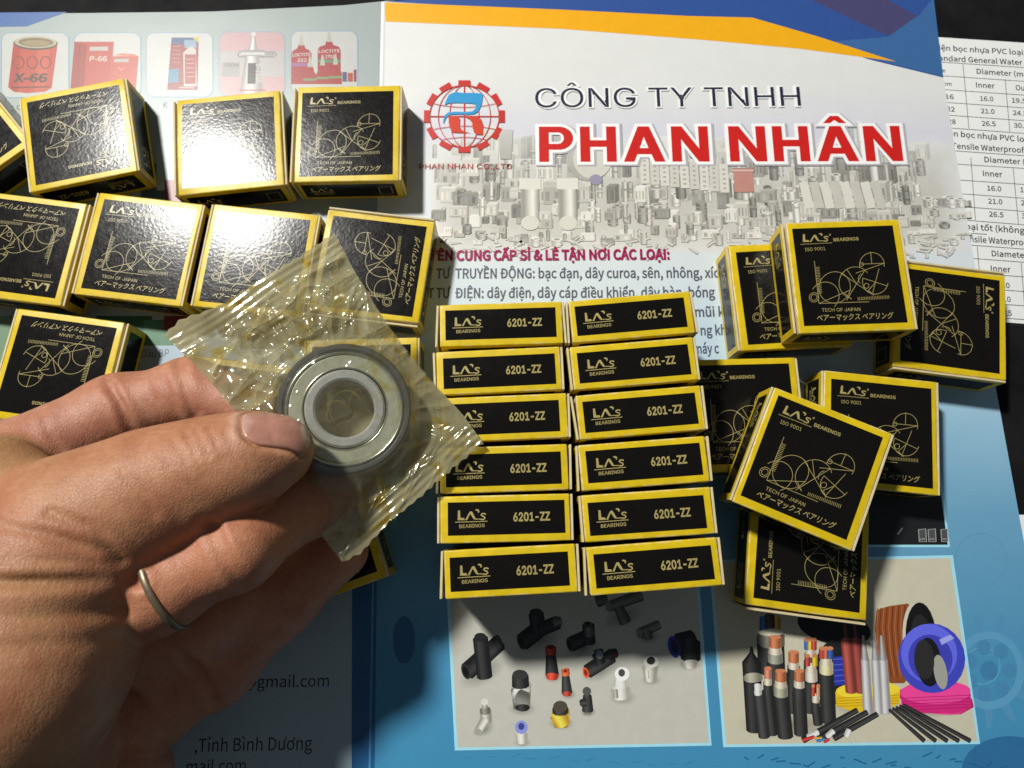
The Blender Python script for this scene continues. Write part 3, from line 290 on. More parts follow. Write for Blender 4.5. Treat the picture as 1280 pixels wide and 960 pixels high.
('P',12,(0.644,0.235,0.111),[(92.31,-34.62),(92.26,-34.77),(92.16,-34.9),(92.02,-35.01),(91.83,-35.1),(91.61,-35.16),(91.38,-35.17),(91.16,-35.16),(90.95,-35.1),(90.78,-35.01),(90.65,-34.9),(90.58,-34.77),(90.56,-34.62),(90.6,-34.48),(90.7,-34.35),(90.85,-34.23),(91.04,-34.15),(91.26,-34.09),(91.48,-34.07),(91.71,-34.09),(91.91,-34.15),(92.09,-34.23),(92.21,-34.35),(92.29,-34.48)]),
('R',11,(0.027,0.1,0.381),[(92.63,-34.62),(92.39,-37.3)],0.925,0.925),
('P',12,(0.644,0.235,0.111),[(93.51,-34.62),(93.46,-34.77),(93.37,-34.9),(93.22,-35.01),(93.03,-35.1),(92.81,-35.16),(92.58,-35.17),(92.36,-35.16),(92.15,-35.1),(91.98,-35.01),(91.85,-34.9),(91.78,-34.77),(91.76,-34.62),(91.8,-34.48),(91.9,-34.35),(92.05,-34.23),(92.24,-34.15),(92.46,-34.09),(92.69,-34.07),(92.91,-34.09),(93.12,-34.15),(93.29,-34.23),(93.42,-34.35),(93.49,-34.48)]),
('R',8,(0.022,0.023,0.022),[(73.64,-45.87),(74.18,-57.86)],1.469,1.469),
('R',9,(0.027,0.028,0.027),[(73.79,-43.85),(73.64,-46.88)],1.322,1.351),
('R',10,(0.772,0.644,0.502),[(73.89,-42.49),(73.74,-44.52)],1.102,1.175),
('R',11,(0.644,0.235,0.128),[(74.07,-40.11),(73.87,-42.76)],1.102,1.102),
('P',12,(0.644,0.235,0.111),[(75.11,-40.11),(75.06,-40.25),(74.95,-40.38),(74.77,-40.49),(74.55,-40.58),(74.3,-40.64),(74.03,-40.65),(73.76,-40.64),(73.51,-40.58),(73.3,-40.49),(73.14,-40.38),(73.05,-40.25),(73.02,-40.11),(73.07,-39.97),(73.18,-39.84),(73.36,-39.72),(73.58,-39.64),(73.84,-39.58),(74.11,-39.56),(74.38,-39.58),(74.62,-39.64),(74.83,-39.72),(74.99,-39.84),(75.08,-39.97)]),
('R',8,(0.022,0.023,0.022),[(77.26,-46.55),(77.75,-58.52)],2.203,2.203),
('R',9,(0.381,0.392,0.279),[(77.42,-44.52),(77.25,-47.55)],1.983,2.027),
('R',10,(0.772,0.644,0.502),[(77.52,-43.17),(77.36,-45.2)],1.652,1.762),
('R',11,(0.543,0.173,0.068),[(77.71,-40.79),(77.5,-43.44)],1.652,1.652),
('P',12,(0.644,0.235,0.111),[(79.27,-40.79),(79.2,-40.93),(79.04,-41.06),(78.78,-41.17),(78.45,-41.26),(78.07,-41.32),(77.66,-41.33),(77.26,-41.32),(76.89,-41.26),(76.57,-41.17),(76.33,-41.06),(76.19,-40.93),(76.14,-40.79),(76.21,-40.65),(76.37,-40.52),(76.63,-40.4),(76.96,-40.32),(77.34,-40.26),(77.75,-40.24),(78.15,-40.26),(78.52,-40.32),(78.84,-40.4),(79.08,-40.52),(79.23,-40.65)]),
('R',8,(0.022,0.023,0.022),[(82.58,-46.55),(82.21,-57.86)],1.983,1.983),
('R',9,(0.031,0.033,0.031),[(82.75,-44.52),(82.57,-47.55)],1.785,1.824),
('R',10,(0.772,0.644,0.502),[(82.86,-43.17),(82.69,-45.2)],1.487,1.586),
('R',11,(0.543,0.173,0.068),[(83.06,-40.79),(82.84,-43.44)],1.487,1.487),
('P',12,(0.644,0.235,0.111),[(84.47,-40.79),(84.41,-40.93),(84.25,-41.06),(84.02,-41.17),(83.72,-41.26),(83.38,-41.32),(83.01,-41.33),(82.65,-41.32),(82.32,-41.26),(82.03,-41.17),(81.82,-41.06),(81.69,-40.93),(81.65,-40.79),(81.71,-40.65),(81.86,-40.52),(82.1,-40.4),(82.4,-40.32),(82.74,-40.26),(83.1,-40.24),(83.47,-40.26),(83.8,-40.32),(84.09,-40.4),(84.3,-40.52),(84.43,-40.65)]),
('R',8,(0.022,0.023,0.022),[(86.39,-42.49),(86.27,-43.85)],1.909,1.909),
('R',9,(0.772,0.69,0.571),[(86.56,-40.45),(86.37,-43.51)],1.718,1.757),
('R',10,(0.772,0.644,0.502),[(86.68,-39.08),(86.5,-41.13)],1.432,1.527),
('R',11,(0.502,0.04,0.031),[(85.85,-36.69),(85.62,-39.36)],0.802,0.802),
('P',12,(0.644,0.235,0.111),[(86.6,-36.69),(86.57,-36.83),(86.48,-36.96),(86.35,-37.08),(86.19,-37.16),(86.0,-37.22),(85.8,-37.24),(85.61,-37.22),(85.43,-37.16),(85.28,-37.08),(85.17,-36.96),(85.11,-36.83),(85.09,-36.69),(85.13,-36.54),(85.22,-36.41),(85.35,-36.3),(85.51,-36.21),(85.7,-36.16),(85.9,-36.14),(86.09,-36.16),(86.27,-36.21),(86.42,-36.3),(86.53,-36.41),(86.59,-36.54)]),
('R',11,(0.772,0.502,0.027),[(87.93,-36.69),(87.69,-39.36)],0.802,0.802),
('P',12,(0.644,0.235,0.111),[(88.68,-36.69),(88.64,-36.83),(88.56,-36.96),(88.43,-37.08),(88.26,-37.16),(88.08,-37.22),(87.88,-37.24),(87.68,-37.22),(87.51,-37.16),(87.36,-37.08),(87.25,-36.96),(87.18,-36.83),(87.17,-36.69),(87.21,-36.54),(87.3,-36.41),(87.43,-36.3),(87.59,-36.21),(87.78,-36.16),(87.97,-36.14),(88.17,-36.16),(88.35,-36.21),(88.49,-36.3),(88.6,-36.41),(88.67,-36.54)]),
('R',8,(0.022,0.023,0.022),[(86.98,-50.57),(87.28,-55.22)],1.322,1.322),
('R',9,(0.031,0.033,0.031),[(87.15,-48.56),(86.96,-51.57)],1.19,1.216),
('R',10,(0.772,0.644,0.502),[(87.27,-47.22),(87.09,-49.23)],0.991,1.057),
('R',11,(0.502,0.056,0.031),[(86.76,-44.86),(86.54,-47.49)],0.555,0.555),
('P',12,(0.644,0.235,0.111),[(87.28,-44.86),(87.25,-45.0),(87.19,-45.13),(87.1,-45.24),(86.98,-45.33),(86.85,-45.38),(86.72,-45.4),(86.59,-45.38),(86.46,-45.33),(86.36,-45.24),(86.29,-45.13),(86.25,-45.0),(86.25,-44.86),(86.28,-44.72),(86.34,-44.59),(86.43,-44.48),(86.55,-44.39),(86.68,-44.34),(86.81,-44.32),(86.94,-44.34),(87.07,-44.39),(87.17,-44.48),(87.24,-44.59),(87.28,-44.72)]),
('R',11,(0.644,0.328,0.195),[(88.19,-44.86),(87.96,-47.49)],0.555,0.555),
('P',12,(0.644,0.235,0.111),[(88.71,-44.86),(88.68,-45.0),(88.62,-45.13),(88.52,-45.24),(88.41,-45.33),(88.28,-45.38),(88.14,-45.4),(88.01,-45.38),(87.89,-45.33),(87.79,-45.24),(87.72,-45.13),(87.68,-45.0),(87.67,-44.86),(87.7,-44.72),(87.77,-44.59),(87.86,-44.48),(87.97,-44.39),(88.1,-44.34),(88.24,-44.32),(88.37,-44.34),(88.49,-44.39),(88.59,-44.48),(88.66,-44.59),(88.71,-44.72)]),
('R',12,(0.034,0.036,0.036),[(71.07,-46.55),(71.64,-58.52)],1.762,1.616),
('R',13,(0.92,0.92,0.895),[(70.78,-44.52),(70.79,-46.55)],1.028,1.028),
('R',13,(0.806,0.806,0.755),[(70.67,-46.21),(70.74,-47.22)],1.102,1.102),
('R',9,(0.381,0.064,0.043),[(97.49,-32.2),(97.55,-46.55)],1.616,1.616),
('R',8,(0.128,0.018,0.015),[(97.45,-28.03),(97.57,-32.9)],0.441,0.734),
('R',9,(0.288,0.043,0.031),[(100.41,-32.2),(100.42,-46.55)],1.616,1.616),
('R',8,(0.128,0.018,0.015),[(100.38,-28.03),(100.49,-32.9)],0.441,0.734),
('R',10,(0.543,0.543,0.557),[(102.47,-37.72),(101.89,-51.9)],1.248,1.469),
('R',10,(0.381,0.381,0.392),[(102.56,-31.16),(102.47,-37.72)],0.367,1.102),
('R',10,(0.543,0.543,0.557),[(105.52,-37.72),(104.89,-51.9)],1.248,1.469),
('R',10,(0.381,0.381,0.392),[(105.63,-31.16),(105.52,-37.72)],0.367,1.102),
('R',10,(0.543,0.543,0.557),[(107.7,-37.72),(107.04,-51.9)],1.248,1.469),
('R',10,(0.381,0.381,0.392),[(107.82,-31.16),(107.7,-37.72)],0.367,1.102),
('R',12,(0.02,0.021,0.021),[(82.59,-59.31),(98.79,-51.37)],0.881,0.734),
('R',13,(0.92,0.92,0.895),[(84.08,-58.52),(87.04,-57.2)],0.808,0.808),
('R',13,(0.02,0.021,0.021),[(87.02,-59.04),(101.6,-51.9)],0.881,0.734),
('R',14,(0.92,0.92,0.895),[(89.56,-58.39),(91.47,-56.94)],0.808,0.808),
('R',14,(0.02,0.021,0.021),[(91.44,-58.78),(104.41,-52.43)],0.881,0.734),
('R',15,(0.92,0.92,0.895),[(95.05,-58.25),(95.91,-56.67)],0.808,0.808),
('R',16,(0.644,0.027,0.022),[(82.59,-59.31),(85.87,-58.39)],0.441,0.441),
('R',16,(0.04,0.235,0.571),[(86.47,-59.57),(88.65,-59.04)],0.367,0.367),
('R',16,(0.571,0.027,0.056),[(88.58,-59.83),(90.07,-59.04)],0.367,0.367),
('R',16,(0.722,0.439,0.056),[(85.83,-58.85),(87.97,-58.65)],0.294,0.294),
('R',10,(0.016,0.016,0.017),[(107.97,-51.24),(117.01,-59.5)],0.441,0.661),
('R',10,(0.016,0.016,0.017),[(109.01,-50.9),(120.27,-59.5)],0.441,0.661),
('R',10,(0.016,0.016,0.017),[(110.05,-50.57),(123.54,-59.5)],0.441,0.661),
('R',10,(0.016,0.016,0.017),[(111.09,-50.23),(126.81,-59.5)],0.441,0.661),
('R',10,(0.016,0.016,0.017),[(112.13,-49.9),(130.07,-59.5)],0.441,0.661),
],
'device_picture': [
('P',1,(0.381,0.763,0.92),[(88.72,23.8),(131.11,23.8),(131.17,-5.96),(89.12,-5.96)]),
('P',2,(0.013,0.015,0.016),[(89.4,23.06),(130.28,23.06),(130.54,-5.26),(89.9,-5.26)]),
('P',2.8,(0.077,0.081,0.086),[(122.31,-0.81),(124.5,-0.57),(124.3,-4.33),(122.14,-4.33)]),
('L',3.2,(0.381,0.381,0.381),[(122.46,-3.63),(123.91,-3.51)],0.235),
('C',3,(0.381,0.381,0.381),[(122.31,-0.81),(124.5,-0.57),(124.3,-4.33),(122.14,-4.33)],0.282),
('P',2.8,(0.077,0.081,0.086),[(125.2,-0.81),(127.39,-0.57),(127.17,-4.33),(125.02,-4.33)]),
('L',3.2,(0.381,0.381,0.381),[(125.34,-3.63),(126.8,-3.51)],0.235),
('C',3,(0.381,0.381,0.381),[(125.2,-0.81),(127.39,-0.57),(127.17,-4.33),(125.02,-4.33)],0.282),
('P',2.8,(0.077,0.081,0.086),[(129.05,-0.81),(131.01,-0.57),(130.77,-4.33),(128.85,-4.33)]),
('L',3.2,(0.381,0.381,0.381),[(129.18,-3.63),(130.4,-3.51)],0.235),
('C',3,(0.381,0.381,0.381),[(129.05,-0.81),(131.01,-0.57),(130.77,-4.33),(128.85,-4.33)],0.282),
('L',3,(0.235,0.235,0.235),[(115.89,-2.22),(117.55,-0.33)],0.352),
],
'gear_pattern': [
('C',1,(0.14,0.37,0.571),[(141.43,-39.39),(141.17,-40.43),(140.7,-41.43),(140.04,-42.34),(139.22,-43.12),(138.28,-43.74),(137.25,-44.16),(136.18,-44.38),(135.12,-44.38),(134.11,-44.16),(133.2,-43.74),(132.42,-43.12),(131.81,-42.34),(131.4,-41.43),(131.2,-40.43),(131.23,-39.39),(131.48,-38.33),(131.94,-37.33),(132.59,-36.41),(133.41,-35.62),(134.36,-34.99),(135.4,-34.56),(136.48,-34.34),(137.55,-34.34),(138.57,-34.56),(139.49,-34.99),(140.27,-35.62),(140.87,-36.41),(141.28,-37.33),(141.47,-38.33)],0.282),
('C',1,(0.111,0.318,0.516),[(147.53,-9.68),(147.13,-11.3),(146.42,-12.84),(145.42,-14.24),(144.19,-15.44),(142.77,-16.38),(141.24,-17.03),(139.64,-17.37),(138.05,-17.37),(136.55,-17.03),(135.19,-16.38),(134.02,-15.44),(133.12,-14.24),(132.5,-12.84),(132.21,-11.3),(132.25,-9.68),(132.62,-8.06),(133.32,-6.51),(134.3,-5.09),(135.53,-3.87),(136.96,-2.9),(138.52,-2.23),(140.14,-1.88),(141.75,-1.88),(143.27,-2.23),(144.65,-2.9),(145.81,-3.87),(146.72,-5.09),(147.32,-6.51),(147.59,-8.06)],0.282),
('P',1,(0.09,0.298,0.516),[(135.26,-50.62),(138.01,-50.62),(136.56,-56.15),(135.19,-56.15)]),
('P',1,(0.09,0.298,0.516),[(131.17,-48.9),(133.45,-50.09),(129.46,-54.69),(128.33,-54.1)]),
('P',1,(0.09,0.298,0.516),[(128.62,-45.29),(129.91,-47.42),(124.26,-50.06),(123.61,-49.0)]),
('P',1,(0.09,0.298,0.516),[(130.03,-35.89),(128.72,-38.35),(123.65,-35.71),(124.3,-34.47)]),
('P',1,(0.09,0.298,0.516),[(133.72,-32.25),(131.39,-34.01),(128.5,-29.24),(129.67,-28.36)]),
('P',1,(0.09,0.298,0.516),[(138.42,-30.54),(135.61,-31.18),(135.61,-25.38),(137.03,-25.06)]),
('P',1,(0.09,0.298,0.516),[(143.03,-31.19),(140.4,-30.55),(143.31,-25.06),(144.64,-25.39)]),
('P',1,(0.09,0.298,0.516),[(146.47,-34.02),(144.63,-32.26),(149.76,-28.38),(150.68,-29.26)]),
('P',1,(0.09,0.298,0.516),[(147.93,-38.37),(147.31,-35.9),(153.43,-34.5),(153.73,-35.73)]),
('P',1,(0.09,0.298,0.516),[(147.12,-43.21),(147.84,-40.62),(153.52,-41.96),(153.15,-43.25)]),
('P',1,(0.09,0.298,0.516),[(144.23,-47.43),(146.11,-45.31),(150.08,-49.02),(149.14,-50.08)]),
('P',1,(0.09,0.298,0.516),[(139.95,-50.1),(142.56,-48.91),(143.96,-54.12),(142.66,-54.71)]),
('C',2,(0.111,0.349,0.571),[(147.26,-40.69),(146.77,-42.68),(145.9,-44.58),(144.68,-46.3),(143.18,-47.77),(141.46,-48.93),(139.59,-49.73),(137.66,-50.14),(135.74,-50.14),(133.92,-49.73),(132.27,-48.93),(130.87,-47.77),(129.78,-46.3),(129.04,-44.58),(128.69,-42.68),(128.74,-40.69),(129.2,-38.7),(130.05,-36.78),(131.25,-35.03),(132.75,-33.52),(134.49,-32.32),(136.38,-31.49),(138.35,-31.06),(140.31,-31.06),(142.16,-31.49),(143.83,-32.32),(145.23,-33.52),(146.32,-35.03),(147.04,-36.78),(147.36,-38.7)],2.115),
('P',2,(0.068,0.252,0.464),[(146.11,-40.69),(145.83,-41.49),(145.28,-42.16),(144.54,-42.6),(143.73,-42.76),(142.95,-42.6),(142.34,-42.16),(141.98,-41.49),(141.94,-40.69),(142.21,-39.9),(142.76,-39.23),(143.5,-38.78),(144.32,-38.62),(145.1,-38.78),(145.71,-39.23),(146.06,-39.9)]),
('P',2,(0.068,0.252,0.464),[(143.15,-45.75),(142.88,-46.53),(142.33,-47.2),(141.6,-47.64),(140.79,-47.8),(140.02,-47.64),(139.41,-47.2),(139.05,-46.53),(139.0,-45.75),(139.27,-44.97),(139.81,-44.3),(140.55,-43.85),(141.37,-43.7),(142.14,-43.85),(142.75,-44.3),(143.1,-44.97)]),
('P',2,(0.068,0.252,0.464),[(137.95,-47.05),(137.69,-47.83),(137.15,-48.49),(136.42,-48.94),(135.6,-49.09),(134.83,-48.94),(134.22,-48.49),(133.86,-47.83),(133.81,-47.05),(134.08,-46.27),(134.61,-45.6),(135.35,-45.16),(136.16,-45.0),(136.94,-45.16),(137.55,-45.6),(137.9,-46.27)]),
('P',2,(0.068,0.252,0.464),[(134.32,-43.65),(134.06,-44.44),(133.52,-45.11),(132.79,-45.55),(131.97,-45.71),(131.2,-45.55),(130.59,-45.11),(130.22,-44.44),(130.17,-43.65),(130.43,-42.87),(130.97,-42.2),(131.7,-41.75),(132.52,-41.59),(133.3,-41.75),(133.91,-42.2),(134.27,-42.87)]),
('P',2,(0.068,0.252,0.464),[(134.94,-38.03),(134.68,-38.82),(134.14,-39.5),(133.4,-39.95),(132.58,-40.11),(131.8,-39.95),(131.19,-39.5),(130.82,-38.82),(130.77,-38.03),(131.03,-37.23),(131.57,-36.55),(132.31,-36.1),(133.13,-35.94),(133.91,-36.1),(134.53,-36.55),(134.89,-37.23)]),
('P',2,(0.068,0.252,0.464),[(139.41,-34.34),(139.14,-35.14),(138.59,-35.82),(137.85,-36.27),(137.02,-36.43),(136.25,-36.27),(135.63,-35.82),(135.26,-35.14),(135.21,-34.34),(135.48,-33.54),(136.03,-32.85),(136.77,-32.4),(137.6,-32.24),(138.38,-32.4),(139.0,-32.85),(139.36,-33.54)]),
('P',2,(0.068,0.252,0.464),[(144.39,-35.38),(144.11,-36.18),(143.56,-36.85),(142.82,-37.31),(142.0,-37.46),(141.22,-37.31),(140.6,-36.85),(140.25,-36.18),(140.2,-35.38),(140.47,-34.57),(141.02,-33.89),(141.76,-33.44),(142.59,-33.28),(143.37,-33.44),(143.99,-33.89),(144.34,-34.57)]),
('P',2,(0.056,0.218,0.416),[(140.55,-40.69),(140.22,-41.69),(139.55,-42.54),(138.64,-43.11),(137.64,-43.3),(136.7,-43.11),(135.95,-42.54),(135.51,-41.69),(135.46,-40.69),(135.78,-39.69),(136.45,-38.84),(137.36,-38.27),(138.36,-38.07),(139.31,-38.27),(140.06,-38.84),(140.5,-39.69)]),
('P',1,(0.029,0.159,0.359),[(153.77,-67.01),(152.95,-69.25),(151.28,-71.33),(148.87,-73.11),(145.88,-74.47),(142.52,-75.32),(139.0,-75.62),(135.57,-75.32),(132.45,-74.47),(129.86,-73.11),(127.95,-71.33),(126.88,-69.25),(126.71,-67.01),(127.47,-64.76),(129.1,-62.65),(131.5,-60.84),(134.51,-59.44),(137.92,-58.56),(141.5,-58.25),(144.99,-58.56),(148.14,-59.44),(150.75,-60.84),(152.63,-62.65),(153.66,-64.76)]),
('P',1,(0.029,0.146,0.328),[(-28.25,-32.34),(-28.35,-34.39),(-28.76,-36.24),(-29.44,-37.69),(-30.32,-38.63),(-31.31,-38.95),(-32.33,-38.63),(-33.26,-37.69),(-34.03,-36.24),(-34.56,-34.39),(-34.79,-32.34),(-34.7,-30.28),(-34.3,-28.42),(-33.62,-26.94),(-32.73,-25.98),(-31.73,-25.65),(-30.7,-25.98),(-29.76,-26.94),(-28.99,-28.42),(-28.47,-30.28)]),
('L',1,(0.018,0.134,0.318),[(65.61,-63.69),(66.91,-64.53)],0.376),
('L',1,(0.018,0.134,0.318),[(69.42,-64.11),(71.31,-63.07)],0.376),
('L',1,(0.018,0.134,0.318),[(73.24,-64.53),(75.55,-63.9)],0.376),
('L',1,(0.018,0.134,0.318),[(74.56,-64.94),(77.29,-64.73)],0.376),
('L',1,(0.018,0.134,0.318),[(78.37,-65.36),(81.51,-65.56)],0.376),
('L',1,(0.018,0.134,0.318),[(82.17,-65.77),(83.7,-66.39)],0.376),
('L',1,(0.018,0.134,0.318),[(83.49,-66.18),(85.63,-64.94)],0.376),
('L',1,(0.018,0.134,0.318),[(87.29,-66.6),(89.85,-65.77)],0.376),
('L',1,(0.018,0.134,0.318),[(91.09,-67.01),(94.06,-66.6)],0.376),
('L',1,(0.018,0.134,0.318),[(92.74,-63.9),(94.09,-63.9)],0.376),
('L',1,(0.018,0.134,0.318),[(96.54,-64.32),(98.31,-64.73)],0.376),
('L',1,(0.018,0.134,0.318),[(97.85,-64.73),(100.03,-65.56)],0.376),
('L',1,(0.018,0.134,0.318),[(101.65,-65.15),(104.47,-64.11)],0.376),
('L',1,(0.018,0.134,0.318),[(105.45,-65.56),(108.68,-64.94)],0.376),
('L',1,(0.018,0.134,0.318),[(106.76,-65.98),(108.36,-65.77)],0.376),
('L',1,(0.018,0.134,0.318),[(110.55,-66.39),(112.55,-66.6)],0.376),
('L',1,(0.018,0.134,0.318),[(114.33,-66.81),(116.74,-67.43)],0.376),
('L',1,(0.018,0.134,0.318),[(116.06,-63.69),(119.15,-62.44)],0.376),
('L',1,(0.018,0.134,0.318),[(119.85,-64.11),(121.31,-63.28)],0.376),
('L',1,(0.018,0.134,0.318),[(123.64,-64.53),(125.51,-64.11)],0.376),
('L',1,(0.018,0.134,0.318),[(124.95,-64.94),(127.21,-64.94)],0.376),
('L',1,(0.018,0.134,0.318),[(128.73,-65.36),(131.39,-65.77)],0.376),
('L',1,(0.018,0.134,0.318),[(130.03,-65.77),(133.08,-66.6)],0.376),
('L',1,(0.018,0.134,0.318),[(133.81,-66.18),(135.54,-65.15)],0.376),
('L',1,(0.018,0.134,0.318),[(137.59,-66.6),(139.71,-65.98)],0.376),
('L',1,(0.018,0.134,0.318),[(138.89,-67.01),(141.4,-66.81)],0.376),
('L',1,(0.043,0.243,0.439),[(-13.58,-63.49),(-11.76,-64.11)],0.282),
('L',1,(0.043,0.243,0.439),[(-7.01,-63.69),(-4.75,-63.49)],0.282),
('L',1,(0.043,0.243,0.439),[(-0.45,-63.9),(2.26,-62.86)],0.282),
('L',1,(0.043,0.243,0.439),[(3.62,-64.11),(6.78,-64.11)],0.282),
('L',1,(0.043,0.243,0.439),[(10.17,-64.32),(13.8,-63.49)],0.282),
('L',1,(0.043,0.243,0.439),[(16.73,-64.53),(18.76,-64.73)],0.282),
('L',1,(0.043,0.243,0.439),[(20.79,-64.73),(23.29,-64.11)],0.282),
('L',1,(0.043,0.243,0.439),[(27.34,-64.94),(30.26,-65.36)],0.282),
('L',1,(0.043,0.243,0.439),[(33.88,-65.15),(37.29,-64.73)],0.282),
('L',1,(0.043,0.243,0.439),[(37.94,-65.36),(39.72,-65.98)],0.282),
('L',1,(0.043,0.243,0.439),[(44.48,-65.56),(46.75,-65.36)],0.282),
('L',1,(0.043,0.243,0.439),[(48.54,-65.77),(51.3,-64.73)],0.282),
],
}
